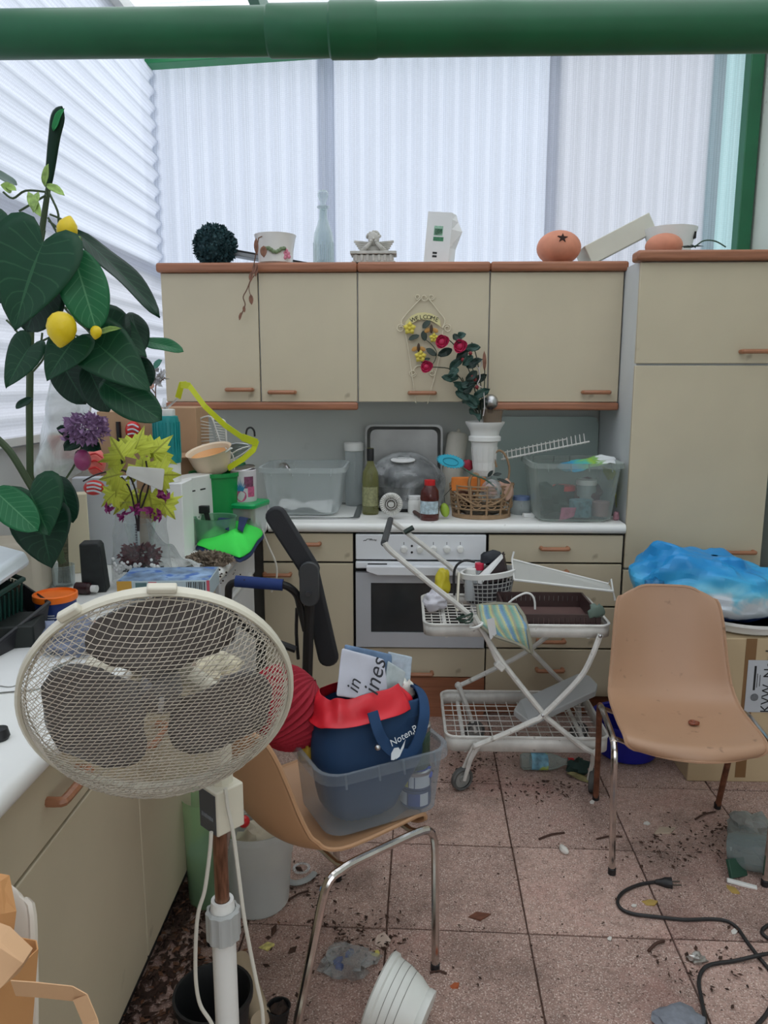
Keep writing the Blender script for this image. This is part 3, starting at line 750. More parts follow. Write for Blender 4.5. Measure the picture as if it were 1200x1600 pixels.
# slab leaning
a = at(918, 409, 3.70); a.z = ZU; th2 = R(27)
t = thing('foam_slab', 'cream foam slab leaning at a slant between the terracotta balls', 'slab', (a.x, 3.70, ZU))
SM = Matrix.Translation(a) @ Matrix.Rotation(-th2, 4, 'Y')
MB().box((.16, 0, .045), (.32, .20, .09)).xf(SM).obj('slab', M('foam_cream', (206, 204, 190), .8, var=.05), t, bevel=.004)
# fallen leaves and wire
t = thing('wire_sprig', 'dark green leaves on a bent wire lying on the larder top', 'sprig', at(1090, 387, 3.35))
MB().tube(pts(3.35, (1068, 386), (1085, 385), (1100, 376), (1118, 377), (1134, 386)), .003, 6).obj('wire', M('dark_green_wire', (50, 78, 62), .5), t)
lm_ = M('dark_leaf', (24, 38, 32), .5)
for a, b in (((1065, 386), (1082, 384)), ((1080, 387), (1100, 383)), ((1078, 383), (1088, 387))): leaf(at(*a, 3.35), at(*b, 3.34), .03, lm_, t, shape='ovate', up=(0, -.3, 1), nu=4, nv=5)

# ================================================================== WELCOME TRELLIS
YD = YU - .008
t = thing('welcome_sign', 'cream wire trellis sign reading welcome with flowers and bees', 'sign', at(660, 540, YD))
crm = M('cream_wire', (214, 204, 180), .5, var=.1)
def W2(*q, r=.0024, y=YD): return MB().tube(pts(y, *q), r, 6)
def spiral(cx, cy, r0, turns=1.4, a0=0, sgn=1):
    return [(cx + r0 * (1 - .6 * i / 14) * math.cos(a0 + sgn * 2 * PI * turns * i / 14), cy + r0 * (1 - .6 * i / 14) * math.sin(a0 + sgn * 2 * PI * turns * i / 14)) for i in range(15)]
fr = MB()
for q_ in ([(657, 467), (640, 485), (628, 500), (628, 510)], [(670, 467), (684, 485), (695, 500), (691, 512)], [(633, 516), (640, 560), (650, 630)], [(692, 516), (686, 560), (668, 631)], [(646, 580), (650, 573), (660, 571), (672, 572), (676, 580)]):
    fr.tube(pts(YD, *q_), .0024, 6)
for q_ in (spiral(663, 465, 6, 1), spiral(653, 464, 5, 1.3), spiral(674, 464, 5, 1.3), spiral(626, 513, 7, 1.4, 0, -1), spiral(699, 513, 7, 1.4, PI), spiral(645, 583, 6, 1.4, 0), spiral(675, 583, 6, 1.4, PI)):
    fr.tube(smooth_pts([at(a, b, YD) for a, b in q_], 2), .0021, 6)
fr.obj('trellis', crm, t)
ban = [(634, 503), (642, 494), (652, 489), (663, 488), (674, 490), (683, 495), (688, 502)]
bot = [(688, 507), (690, 511), (682, 506), (674, 501), (663, 499), (653, 500), (644, 505), (632, 510)]
o2 = [at(a, b, YD - .006) for a, b in ban + bot]
m = MB(); bk = [q_ + V(0, .004, 0) for q_ in o2]; m.rings([bk, o2]); m.obj('banner', M('banner_yellow', (216, 206, 150), .6, var=.1), t, smooth=False)
for i, ch in enumerate('WELCOME'):
    k = (i - 3) / 3; c = at(664 + k * 18.5, 495.5 + 4.2 * k * k, YD - .0068)
    text(ch, .027, c, (1, 0, -.38 * k), (.38 * k, 0, 1), ink_m, t)
yel = M('flower_yellow', (222, 204, 84), .6, var=.15, scale=40)
def star_flower(px, py, r, mt, y=YD - .008, name='flower'):
    c = at(px, py, y); m = MB()
    for i in range(5):
        a = i * 2 * PI / 5 + .3; d = V(math.cos(a), 0, math.sin(a)); e_ = V(-math.sin(a), 0, math.cos(a))
        m.add([c, c + d * r * .55 + e_ * r * .42 + V(0, -.004, 0), c + d * r + V(0, -.002, 0), c + d * r * .55 - e_ * r * .42 + V(0, -.004, 0)], [(0, 1, 2, 3)])
    m.ball(c + V(0, -.004, 0), r * .22, 8, 5)
    return m.obj(name, mt, t, solid=.002)
for a in ((640, 513, .031), (657, 557, .030), (678, 528, .024)): star_flower(a[0], a[1], a[2], yel)
gl_ = M('trellis_leaf', (38, 54, 44), .55)
for a, b, w in (((672, 501), (660, 513), .03), ((661, 517), (664, 533), .03), ((655, 524), (638, 531), .028), ((666, 545), (682, 556), .032), ((672, 560), (658, 566), .02)): leaf(at(*a, YD - .008), at(*b, YD - .01), w, gl_, t, shape='ovate', nu=4, nv=6, droop=0)
MB().tube(pts(YD - .004, (664, 530), (674, 538), (682, 550), (680, 562), (675, 570)), .0018, 5).obj('vine', gl_, t)
beem = M('bee_amber', (190, 140, 70), .5, var=.2); beed = M('bee_brown', (70, 48, 30), .6)
for bx, by in ((674, 514), (654, 543)):
    c = at(bx, by, YD - .012); bee = MB().ball(c, (.007, .006, .020), 8, 7, ).obj('bee', beed, t)
    for sgn in (-1, 1): MB().ball(c + V(.018 * sgn, .002, -.006), (.015, .002, .010), 8, 5, Matrix.Rotation(.5 * sgn, 3, 'Y')).obj('bee_wing', beem, t)

# ================================================================== BACK WORKTOP
def wt(px, py): return on(px, py, ZT)
# splashback panel and draining things
p = at(780, 735, 3.80)
gm = clear('teal_glass', (190, 206, 200), .75, .2, .1)
x0, x1, z0, z1 = at(770, 655, 3.82).x, at(937, 655, 3.82).x, ZT, at(860, 651, 3.82).z
t = tag(MB().prism([(a + (x0 + x1) / 2, b + (z0 + z1) / 2) for a, b in rrect(x1 - x0, z1 - z0, .04)], (0, 3.835, 0), (1, 0, 0), (0, .0, 1), .006).obj('glass_splashback', gm, smooth=False), 'greenish grey glass panel leaning on the wall behind the right storage box', 'panel')
# sink
c0 = V(-.40, 3.56, ZT)
t = thing('sink', 'stainless steel sink set into the worktop beneath the left storage box', 'sink', c0)
m = MB(); Mx = Matrix.Translation(c0)
m.rings(rings_shell(Mx, [(.40, .46, .0005), (.40, .46, .006), (.35, .41, .006), (.33, .39, -.002)], .04), True, (False, True)); m.obj('rim', steel_m, t)
MB().tube(smooth_pts([at(712, 0, 3.5) * 0 + V(-.292, 3.80, ZT), V(-.292, 3.80, ZT + .24), V(-.27, 3.77, ZT + .275), V(-.225, 3.72, ZT + .27), V(-.205, 3.70, ZT + .225)], 6), .012, 10).obj('faucet', chrome_m, t) if False else None
fb = at(443, 770, 3.78)
fa = thing('faucet', 'chrome faucet with curved spout standing behind the left storage box', 'faucet', (fb.x, 3.78, ZT))
MB().tube([V(fb.x, 3.78, ZT)] + smooth_pts([at(433, 765, 3.76), at(433, 735, 3.74), at(437, 727, 3.73), at(446, 726, 3.70), at(452, 735, 3.68), at(453, 742, 3.68)], 5), .010, 10).obj('spout', chrome_m, fa)
MB().lathe([(.028, 0), (.028, .02), (.02, .05), (.02, .08), (0, .082)], 16, Matrix.Translation((fb.x, 3.78, ZT))).obj('base', chrome_m, fa)
MB().tube([at(443, 782, 3.74), at(452, 774, 3.70)], .007, 8).obj('lever', chrome_m, fa)
# left storage box (empty, milky)
pl_, pr_ = wt(418, 808), wt(527, 808); w0 = (pr_ - pl_).x; yc = pl_.y + .16
zt_ = at(470, 732, 3.42).z - ZT
t = thing('storage_box', 'clear plastic storage box with crumpled white paper in it, left on the worktop', 'storage box', ((pl_.x + pr_.x) / 2, yc, ZT))
tub(Matrix.Translation(((pl_.x + pr_.x) / 2, yc, ZT + .007)), w0, .30, w0 * 1.17, .36, zt_, .05, milky_m, t, .012, .022)
t2 = tag(cloth(lambda u, v: ((pl_.x + .03) + u * (w0 - .06), yc - .12 + v * .24, ZT + .035), 24, 16, paper_m, 'crumpled_paper', None, .002, 1, .03, 14), 'crumpled greyish white paper lying in the left storage box', 'paper')
# glass jar at the wall
p = wt(555, 745); p = V(at(553, 700, 3.74).x, 3.74, ZT)
t = thing('storage_jar', 'tall clear storage jar with white lid against the wall', 'jar', p); sj = spx(3.74, 720)
MB().lathe([(r * sj, z * sj) for r, z in [(0, 0), (13, 0), (14, 3), (14, 90), (13, 92)]], 20, Matrix.Translation(p)).obj('jar', milky_m, t)
MB().lathe([(r * sj, z * sj) for r, z in [(14, 86), (15.5, 87), (15.5, 98), (13, 100), (0, 100)]], 20, Matrix.Translation(p)).obj('lid', white_m, t)
# upright oven tray
x0, x1 = at(570, 700, 3.77).x, at(692, 700, 3.77).x; z1 = at(630, 664, 3.77).z
t = thing('baking_tray', 'grey steel baking tray stood upright against the wall', 'baking tray', ((x0 + x1) / 2, 3.77, ZT))
trm = M('tray_steel', (148, 148, 146), .38, metal=.75, var=.15, scale=6)
Mx = frame(((x0 + x1) / 2, 3.80, (ZT + z1) / 2), (1, 0, 0), (0, .06, 1))
m = MB(); m.rings(rings_shell(Mx, [(x1 - x0 - .05, z1 - ZT - .05, -.02), (x1 - x0 - .02, z1 - ZT - .02, .012), (x1 - x0, z1 - ZT, .012), (x1 - x0, z1 - ZT, .009)], .03), True, (True, False)); m.obj('tray', trm, t)
# domed pan wrapped in film
p = V(at(632, 780, 3.63).x, 3.63, ZT)
sp = spx(3.63, 740)
t = thing('wrapped_roaster', 'dark domed roasting pan wrapped in clear plastic film', 'pan', p)
rd = 58 * sp
MB().lathe([(0, 0), (rd * .85, 0), (rd * .95, .06), (rd * .97, .115), (rd * 1.0, .12)], 28, Matrix.Translation(p) @ Matrix.Scale(.62, 4, (0, 1, 0))).obj('pan', black_m, t)
MB().lathe([(rd * 1.0, .12), (rd * .98, .14), (rd * .85, .20), (rd * .6, .245), (rd * .3, .262), (0, .266)], 28, Matrix.Translation(p) @ Matrix.Scale(.62, 4, (0, 1, 0))).obj('dome', M('dome_dark', (62, 64, 66), .2, metal=.5), t)
lc = p + V(-.008, -.07, .247); MB().lathe([(.058, 0), (.058, .004), (0, .006)], 20, Matrix.Translation(lc) @ Matrix.Rotation(R(16), 4, 'X') @ Matrix.Scale(.55, 4, (0, 1, 0))).obj('label', paper_m, t)
m = MB()
def film(u, v):
    a = 2 * PI * u; r = rd * (1.04 + .10 * v * v + .05 * math.sin(7 * a + 3 * v)) if v < .7 else rd * (1.1 - (v - .7) * 3.2)
    z = .02 + .15 * v / .7 if v < .7 else .17 + .11 * math.sin((v - .7) / .3 * PI / 2)
    q_ = V(p.x + r * math.cos(a), p.y + r * math.sin(a) * .62, p.z + z)
    return q_ + V(1, 0, 0) * .012 * noise.noise(q_ * 22) + V(0, 1, 0) * .012 * noise.noise(q_ * 25 + V(3, 1, 2))
m.grid(film, 40, 14, closeu=True); m.obj('film', film_m, t)
# wine bottle
p = wt(579, 803); sp = spx(p.y, 760)
t = thing('wine_bottle', 'olive green glass wine bottle with dark cap', 'bottle', p)
MB().lathe([(r * sp, z * sp) for r, z in [(0, 0), (12, 0), (13, 3), (13, 55), (12, 66), (7, 76), (5, 82), (4.6, 102), (5, 104)]], 22, Matrix.Translation(p)).obj('bottle', clear('olive_glass', (150, 150, 92), .32, .4, .06), t)
MB().lathe([(r * sp, z * sp) for r, z in [(5.3, 84), (5.6, 86), (5.6, 103), (0, 104)]], 16, Matrix.Translation(p)).obj('cap', black_m, t)
MB().lathe([(r * sp, z * sp) for r, z in [(13.2, 14), (13.2, 44)]], 16, Matrix.Translation(p), arc=(R(190), R(330))).obj('bottle_label', M('label_olive', (142, 142, 104), .6, var=.3, scale=80), t)
# fluted silver disc
c = at(611, 788, wt(611, 808).y - .04); sp = spx(c.y, 788)
t = thing('fluted_candle_dish', 'silver fluted flower shaped dish stood on edge before the wine bottle', 'dish', (c.x, c.y, ZT))
Mx = frame(c, (1, .05, 0), (0, .3, 1))
m = MB(); nR = 64
rg = []
for r, z in ((0, .002), (5, .0), (6, .006), (8, .006), (10, 0), (18, .012)):
    rg.append([Mx @ V(r * sp * math.cos(a), r * sp * math.sin(a), z + (.0040 * (r - 8) / 10 * (1 if j % 2 else -1) if r > 8 else 0)) for j, a in enumerate(2 * PI * i / nR for i in range(nR))])
m.rings(rg, True, (False, False)); m.obj('dish', M('silver_white', (200, 198, 192), .4, metal=.5, var=.15, scale=40), t, solid=.001, ang=20)
m = MB()
for i in range(22):
    a = 2 * PI * i / 22
    for r in (6, 8.8): m.ball(Mx @ V(r * sp * math.cos(a), r * sp * math.sin(a), .008), .0032, 6, 4)
m.obj('beading', M('dark_silver', (90, 86, 80), .4, metal=.6), t)
# sauce bottle with red cap
p = wt(671, 812); sp = spx(p.y, 780)
t = thing('sauce_bottle', 'squat brownish sauce bottle with red cap and blue white label', 'bottle', p)
MB().lathe([(r * sp, z * sp) for r, z in [(0, 0), (14, 0), (15, 3), (15, 18), (14, 20), (14.5, 32), (15, 34), (14, 46), (9, 54), (7, 57)]], 22, Matrix.Translation(p)).obj('bottle', clear('sauce_brown', (92, 44, 40), .75, .2, .1), t)
MB().lathe([(r * sp, z * sp) for r, z in [(8, 54), (8.5, 55), (8.5, 63), (0, 64)]], 18, Matrix.Translation(p)).obj('cap', M('red_cap', (206, 40, 44), .35), t)
MB().lathe([(r * sp, z * sp) for r, z in [(15.2, 11), (15.2, 31)]], 14, Matrix.Translation(p), arc=(R(195), R(330))).obj('bottle_label', M('label_blue_white', (170, 188, 196), .6, var=.4, scale=60), t)
# white spice jar beside it
p = wt(648, 802); t = thing('spice_jar', 'small white jar between the fluted dish and sauce bottle', 'jar', p); sp = spx(p.y, 790)
vlathe(0, 0, 0, [(0, 0), (11, 0), (12, 3), (12, 22), (10, 26)], white_m, t, 'jar', c=p)
vlathe(0, 0, 0, [(10, 26), (11, 26), (11, 31), (0, 32)], paper_m, t, 'lid', c=p)
tag(MB().tube([wt(643, 800) + V(0, -.01, .012), wt(660, 812) + V(0, -.01, .012)], .009, 8).obj('wooden_stick', M('stick_brown', (84, 58, 52), .7)), 'short dark brown stick lying at the foot of the sauce bottle', 'stick')
# paper towel roll, leaning
p0 = wt(700, 788); sp = spx(p0.y, 730)
p1 = at(716, 676, p0.y + .03)
t = thing('paper_roll', 'tall off white wrapped paper roll leaning beside the white plastic pot', 'paper roll', p0)
ax_ = p1 - p0
Mx = Matrix.Translation(p0) @ Vector((0, 0, 1)).rotation_difference(ax_.normalized()).to_matrix().to_4x4()
m = MB(); L = ax_.length
m.lathe([(0, 0), (.040, 0), (.051, .02), (.053, L * .3), (.052, L * .95), (.042, L), (.012, L + .004), (.006, L + .018), (0, L + .02)], 20, Mx); m.obj('roll', M('paper_offwhite', (228, 222, 208), .8, var=.03, bump=.15, bscale=30), t)
# blue flower tag on a stick
t = thing('flower_pick', 'turquoise felt flower on a green wire pick stuck into the wicker basket', 'decoration', at(760, 765, 3.36))
c = at(704, 721, 3.33); n = 28
m = MB(); sp = spx(3.33, 720); rot = R(-12)
ol = []
for i in range(n * 2):
    a = PI * i / n; r = 1.06 if i % 2 else .88; x, y = 22 * sp * r * math.cos(a), 10.5 * sp * r * math.sin(a); ol.append((x * math.cos(rot) - y * math.sin(rot), x * math.sin(rot) + y * math.cos(rot)))
m.prism(ol, c, (1, 0, 0), (0, .3, .95), .006); m.obj('flower', M('felt_turquoise', (54, 164, 188), .9, var=.06), t, smooth=False)
MB().tube([V(c.x + x * .62, c.y - .0085 + y * .62 * .3, c.z + y * .62 * .95) for x, y in ol[::2]], .0012, 5, closed=True).obj('stitched_ring', M('felt_dark', (36, 120, 140), .9), t)
MB().tube(pts(3.34, (722, 730), (740, 742), (756, 748), (770, 758), (783, 772)), .004, 6).obj('stick', M('pick_green', (70, 100, 84), .5), t)
for a, b in (((770, 742), (784, 740)), ((776, 748), (798, 755)), ((762, 745), (770, 735))): leaf(at(*a, 3.33), at(*b, 3.32), .018, lm_, t, shape='slim', nu=4, nv=5)
# lime green bobble
p = at(695, 797, 3.36)
t = thing('lime_bobble', 'lime green egg ornament hanging on a wire beside the basket', 'ornament', (p.x, p.y, ZT))
MB().ball(p + V(0, 0, .0), (.021, .02, .033), 12, 9, Matrix.Rotation(-.2, 3, 'Y')).obj('egg', M('lime_green', (150, 178, 60), .5), t)
MB().tube([p + V(0, 0, .03), at(694, 775, 3.36), at(706, 762, 3.36)], .0015, 5).obj('wire', black_m, t)
# wicker basket
p = wt(755, 812); p = V(p.x, p.y + .10, ZT); sp = spx(p.y, 780); rb = 47 * sp
t = thing('wicker_basket', 'round brown wicker basket with scroll work and tall handle on the worktop', 'basket', p)
wk = M('wicker', (150, 122, 92), .6, var=.2, scale=30)
def ring(r, z, th=.005, n=40, wob=0): return smooth_pts([(p.x + r * math.cos(2 * PI * i / 20), p.y + r * .8 * math.sin(2 * PI * i / 20), p.z + z + wob * math.sin(6 * PI * i / 10)) for i in range(20)], 3, True)
m = MB()
for z in (.006, .014): m.tube(ring(rb * .93, z), .007, 6, True)
m.obj('base_rim', wk, t)
for z, r in ((.045, .98), (.062, .99), (.095, 1.02), (.112, 1.03), (.135, 1.04), (.150, 1.05)): MB().tube(ring(rb * r, z), .0038, 6, True).obj('hoop', wk, t)
for i in range(12):
    a = 2 * PI * i / 12 + .1
    MB().tube([(p.x + r * math.cos(a), p.y + r * .8 * math.sin(a), p.z + z) for r, z in ((rb * .93, .01), (rb * .99, .07), (rb * 1.05, .155))], .0055, 6).obj('stake', wk, t)
for i in range(5):
    a = -PI / 2 - .95 + i * .48
    m = MB(); q_ = []
    for j in range(26):
        w_ = j / 25; sg = 1 if j < 13 else -1; tt = (j if j < 13 else 25 - j) / 12
        rr_ = .027 * (1 - .75 * (1 - tt)); an = a + sg * 0.0; ph_ = 7.5 * (1 - tt)
        lx = (-.03 if j < 13 else .03) + rr_ * math.cos(ph_) * sg * -1; lz = .082 + (.012 if j < 13 else -.012) + rr_ * math.sin(ph_) * (1 if j < 13 else -1)
        aa = a + lx / rb; q_.append((p.x + rb * 1.02 * math.cos(aa), p.y + rb * .816 * math.sin(aa), p.z + lz))
    m.tube(q_, .003, 5); m.obj('scroll', wk, t)
hm = MB()
for k in (-.01, .0, .01):
    hm.tube(pts(p.y + k, (790, 768), (796, 735), (790, 712), (780, 704), (772, 712), (776, 730)), .005, 6)
hm.tube(pts(p.y - .10, (735, 785), (733, 755), (738, 742), (746, 742), (748, 755), (744, 785)), .007, 6)
hm.obj('handle', wk, t)
hm = MB(); hm.tube(pts(p.y - .11, (712, 770), (730, 782), (748, 790), (770, 788), (790, 775), (800, 755)), .0045, 6); hm.obj('weave_strand', wk, t)
# things in the basket
tag(cloth(lambda u, v: at(705 + 54 * u, 745 + 22 * v, 3.40 - .03 * math.sin(PI * u)), 12, 6, M('orange_cloth', (226, 130, 56), .8, var=.06), 'orange_cloth', None, .012, 1, .012, 20, 2, (0, -1, 0)), 'bright orange folded cloth lying in the wicker basket', 'cloth')
t = thing('net_ball', 'pale pink net wrapped ball in the wicker basket', 'ornament', at(772, 775, 3.36)); MB().ball(at(768, 766, 3.37), .05, 16, 10).obj('ball', film_m, t); MB().ball(at(768, 766, 3.37), .034, 14, 9).obj('core', M('pale_pink', (214, 176, 164), .7), t)
m = MB(); crumple(at(790, 765, 3.385), (.035, .03, .05), M('bark_pink', (204, 166, 146), .8, var=.15), 'dried_seed_head', None, 12, .25, 4)
tag(bpy.data.objects['dried_seed_head'], 'pinkish dried seed head at the right rim of the wicker basket', 'seed head')
tag(crumple(at(727, 776, 3.42), (.045, .04, .03), M('basket_brown', (120, 84, 66), .9, var=.3), 'brown_bark', None, 12, .5, 2), 'lump of brown bark in the left of the wicker basket', 'bark')
tag(crumple(at(752, 795, 3.42), (.09, .06, .03), M('grey_moss', (104, 96, 84), .95, var=.4, scale=40), 'dry_moss', None, 16, .6, 5), 'greyish dry moss filling the bottom of the wicker basket', 'moss', kind='stuff')
tag(crumple(at(731, 727, 3.5), (.025, .02, .03), M('red_ribbon', (160, 34, 54), .6), 'red_bow', None, 10, .6, 8), 'dark red fabric bow between paper roll and white pot', 'bow')
# white pot with the holly bouquet
p = at(756, 742, 3.46); sp = spx(3.46, 700)
t = thing('plastic_pot', 'tall white plastic pot with ringed collar holding the rose and holly stems', 'pot', p)
MB().lathe([(r * sp, z * sp) for r, z in [(0, 0), (15, 0), (16, 2), (20, 45), (21, 52), (25, 54), (25, 60), (22, 62), (23, 68), (26, 74), (30, 80), (30.5, 83), (28, 83), (24, 74), (20, 60), (17, 8), (0, 6)]], 28, Matrix.Translation(p)).obj('pot', white_m, t)
MB().lathe([(r * sp, z * sp) for r, z in [(0, 74), (25, 75)]], 20, Matrix.Translation(p)).obj('soil', soil_m, t)
m = MB()
for i in range(14):
    a = 2 * PI * i / 14; m.tube([p + V(r * sp * math.cos(a), r * sp * math.sin(a), z * sp) for r, z in ((16.4, 4), (20.3, 44))], .0016, 4)
m.obj('flutes', white_m, t)
pb = p.copy()
# clear cup and chrome ball in it
cpos = at(769, 664, 3.44)
t = thing('plastic_cup', 'small brownish clear cup standing in the mouth of the white pot', 'cup', cpos)
MB().lathe([(r * sp, z * sp) for r, z in [(0, 0), (14, 0), (16, 22), (22, 24)]], 18, Matrix.Translation(cpos)).obj('cup', clear('cup_brown', (150, 130, 110), .45, .3, .2), t)
cpos2 = at(767, 628, 3.44)
t = thing('chrome_knob', 'shiny chrome ball knob with black stem sticking out of the cup', 'knob', at(767, 645, 3.44))
MB().ball(cpos2, 11.5 * sp, 16, 11).obj('ball', steel_m, t); MB().tube([at(766, 645, 3.43), at(767, 630, 3.425)], .012, 10).obj('stem', black_m, t)
# holly and roses
t = thing('holly_bouquet', 'artificial bouquet of dark holly leaves with three crimson roses', 'bouquet', at(748, 650, 3.45))
stm = M('holly_stem', (52, 58, 44), .6); hol = leaf_mat('holly_leaf', (46, 74, 66), (120, 150, 140), .4, 5, .4); hol2 = leaf_mat('holly_leaf_dark', (28, 44, 38), (80, 100, 90), .4, 5, .4)
for q_ in ([(750, 655), (742, 610), (725, 560), (700, 530), (690, 534)], [(750, 655), (745, 600), (730, 555), (718, 540)], [(748, 655), (725, 600), (705, 578), (685, 574), (668, 574)], [(752, 655), (752, 610), (745, 560), (737, 535)], [(750, 655), (735, 620), (722, 590)], [(752, 655), (757, 600), (757, 560)]):
    MB().tube(pts(3.43, *q_), .0026, 5).obj('stem', stm, t)
ros = M('rose_crimson', (190, 40, 84), .6, var=.25, scale=60)
def rose(px, py, r, y=3.40):
    c = at(px, py, y); m = MB()
    m.ball(c, r * .45, 10, 7)
    for k in range(9):
        a = k * 2.4; rr_ = r * (.5 + .05 * k); d = V(math.cos(a), -.35, math.sin(a)).normalized(); s_ = d.cross(V(0, 1, 0)).normalized()
        def f(u, v, d=d, s_=s_, rr_=rr_): return c + d * rr_ * (.55 + .45 * math.sin(v * PI / 2)) + s_ * (u - .5) * r * 1.3 * (1 - .3 * v) - V(0, 1, 0) * (.35 * r * v) - d * (abs(u - .5) ** 2) * r * 1.2
        m.grid(f, 4, 3)
    m.uv = None
    return m.obj('rose', ros, t, solid=.001)
for a in ((690, 534, .040), (718, 541, .040), (666, 573, .036)): rose(*a)
rnd = random.Random(11)
hl = [(706, 546, 692, 552), (713, 530, 722, 524), (725, 545, 742, 543), (712, 560, 726, 552), (702, 578, 716, 565), (716, 590, 700, 590), (730, 575, 745, 565), (720, 605, 735, 598), (712, 612, 728, 620), (735, 600, 752, 590), (740, 620, 757, 612), (722, 625, 738, 632), (745, 640, 757, 628), (733, 640, 745, 650), (738, 555, 728, 566), (745, 580, 734, 590), (716, 575, 706, 585), (728, 612, 716, 602), (742, 600, 730, 610), (748, 632, 738, 622), (710, 598, 722, 606), (708, 523, 716, 532)]
for i, (a, b, c, d) in enumerate(hl):
    leaf(at(a, b, 3.42 + rnd.uniform(-.03, .03)), at(c + (c - a) * .5, d + (d - b) * .5, 3.40 + rnd.uniform(-.04, .02)), .04, hol if i % 3 else hol2, t, up=(rnd.uniform(-.6, .6), -.8, rnd.uniform(-.2, .7)), shape='ovate', fold=.35, wave=.10, nu=6, nv=7)
for a, b in ((723, 562), (737, 588), (735, 552), (745, 605), (742, 593)): MB().ball(at(a, b, 3.395), .009, 8, 5).obj('berry', M('berry_red', (130, 40, 44), .5), t)
wh = M('white_ribbon', (214, 206, 204), .6)
for q_ in ([(745, 560), (742, 568), (748, 575), (753, 568), (749, 560), (744, 562)], [(748, 575), (750, 590), (746, 600), (752, 605)], [(756, 612), (757, 635), (755, 650)]): MB().tube(pts(3.395, *q_), .006, 5, flat=(.4, 1)).obj('ribbon', wh, t)
leaf(at(757, 580, 3.42), at(757, 548, 3.41), .018, M('dry_leaf', (132, 92, 74)), t, shape='slim', nu=4, nv=5)
# white wire rack slanting over the right box
t = thing('wire_rack', 'narrow white wire rack slanting above the right hand storage box', 'rack', at(785, 715, 3.52))
ra, rb2, rc, rd_ = at(783, 708, 3.55), at(886, 686, 3.55), at(783, 718, 3.50), at(921, 690, 3.50)
MB().tube([ra, rb2], .0035, 6).obj('rail', enamel_m, t); MB().tube([rc, rd_], .0042, 6).obj('rail', enamel_m, t)
for i in range(20):
    k = i / 19; a = rc.lerp(rd_, .03 + .92 * k); b = ra.lerp(rb2, .03 + 1.22 * k)
    MB().tube([a + V(0, 0, -.006), b + V(0, 0, .008)], .0024, 5).obj('bar', enamel_m, t)
# right storage box with contents
pl_, pr_ = wt(842, 818), wt(962, 820); w0 = (pr_ - pl_).x; yc = pl_.y + .17; xc_ = (pl_.x + pr_.x) / 2
t = thing('storage_box', 'clear plastic storage box full of tins and cloths beside the larder', 'storage box', (xc_, yc, ZT))
box_m = clear('smoky_plastic', (190, 200, 194), .26, .45, .18)
zt_ = at(905, 722, 3.30).z - ZT
tub(Matrix.Translation((xc_, yc, ZT + .004)), w0, .31, w0 * 1.16, .37, zt_ * .98, .05, box_m, t, .012, .022)
def jar_in(px, py, y, rr, h, mt, lab, name='tin', cat='tin', lid=None, base=None):
    p = at(px, py, y); p.z = base if base is not None else ZT + .02
    t = thing(name, lab, cat, p); MB().lathe([(0, 0), (rr, 0), (rr, h), (rr * .95, h + .004), (0, h + .004)], 18, Matrix.Translation(p)).obj('body', mt, t)
    if lid: MB().lathe([(rr * 1.05, h * .98), (rr * 1.05, h + .02), (0, h + .022)], 18, Matrix.Translation(p)).obj('lid', lid, t)
    return t
jar_in(906, 805, yc - .09, .05, .07, M('tin_blue_print', (96, 130, 140), .5, var=.5, scale=50), 'small patterned bluish tin low in the right storage box')
jar_in(938, 805, yc - .07, .04, .06, M('tin_rosy', (150, 120, 116), .5, var=.2), 'small rosy grey tin beside the patterned tin in the storage box')
jar_in(915, 785, yc + .03, .045, .13, M('jar_grey', (150, 160, 160), .4), 'grey jar with pale lid standing among tins in the storage box', 'jar', 'jar', white_m)
jar_in(880, 790, yc + .05, .05, .10, M('dark_navy', (34, 38, 46), .6), 'dark navy jar with red lid in the storage box', 'jar', 'jar', M('red_cap', (206, 40, 44)))
tag(crumple((xc_ - .08, yc, ZT + .085), (.08, .1, .075), M('dark_green_cloth', (40, 62, 56), .9, var=.3), 'cloth_bundle', None, 14, .5, 3), 'dark green bundled cloth on the left inside the storage box', 'cloth')
tag(crumple((xc_ + .09, yc + .06, ZT + .09), (.07, .07, .08), M('maroon_cloth', (92, 34, 48), .9, var=.3), 'cloth_bundle', None, 14, .5, 6), 'maroon bundled cloth on the right inside the storage box', 'cloth')
tag(cloth(lambda u, v: at(873 + 24 * u + 4 * v, 815 - 8 * u - 22 * v + 8 * u * v, yc - .14), 8, 8, M('pink_cloth', (206, 120, 150), .8, var=.3, scale=40), 'pink_napkin', None, .004, 1, .008, 30, 1, (0, -1, 0)), 'small pink patterned napkin against the front of the storage box', 'napkin')
# towel / bag spilling over its rim
tg = M('towel_blue_green', (110, 170, 190), .8, var=.1)
nt_ = tg.node_tree; b_ = nt_.nodes['Principled BSDF']; uvn = nt_.nodes.new('ShaderNodeUVMap'); rmp = nt_.nodes.new('ShaderNodeValToRGB'); spn = nt_.nodes.new('ShaderNodeSeparateXYZ'); nz_ = nt_.nodes.new('ShaderNodeTexNoise'); nz_.inputs['Scale'].default_value = 6; ad_ = nt_.nodes.new('ShaderNodeMath'); ad_.operation = 'MULTIPLY_ADD'; ad_.inputs[1].default_value = .5
nt_.links.new(uvn.outputs[0], spn.inputs[0]); nt_.links.new(uvn.outputs[0], nz_.inputs['Vector']); nt_.links.new(nz_.outputs[0], ad_.inputs[0]); nt_.links.new(spn.outputs[0], ad_.inputs[2]); nt_.links.new(ad_.outputs[0], rmp.inputs[0]); nt_.links.new(rmp.outputs[0], b_.inputs['Base Color'])
el = rmp.color_ramp.elements; el[0].position = .25; el[0].color = lin((90, 112, 112)); el[1].position = .95; el[1].color = lin((220, 224, 224))
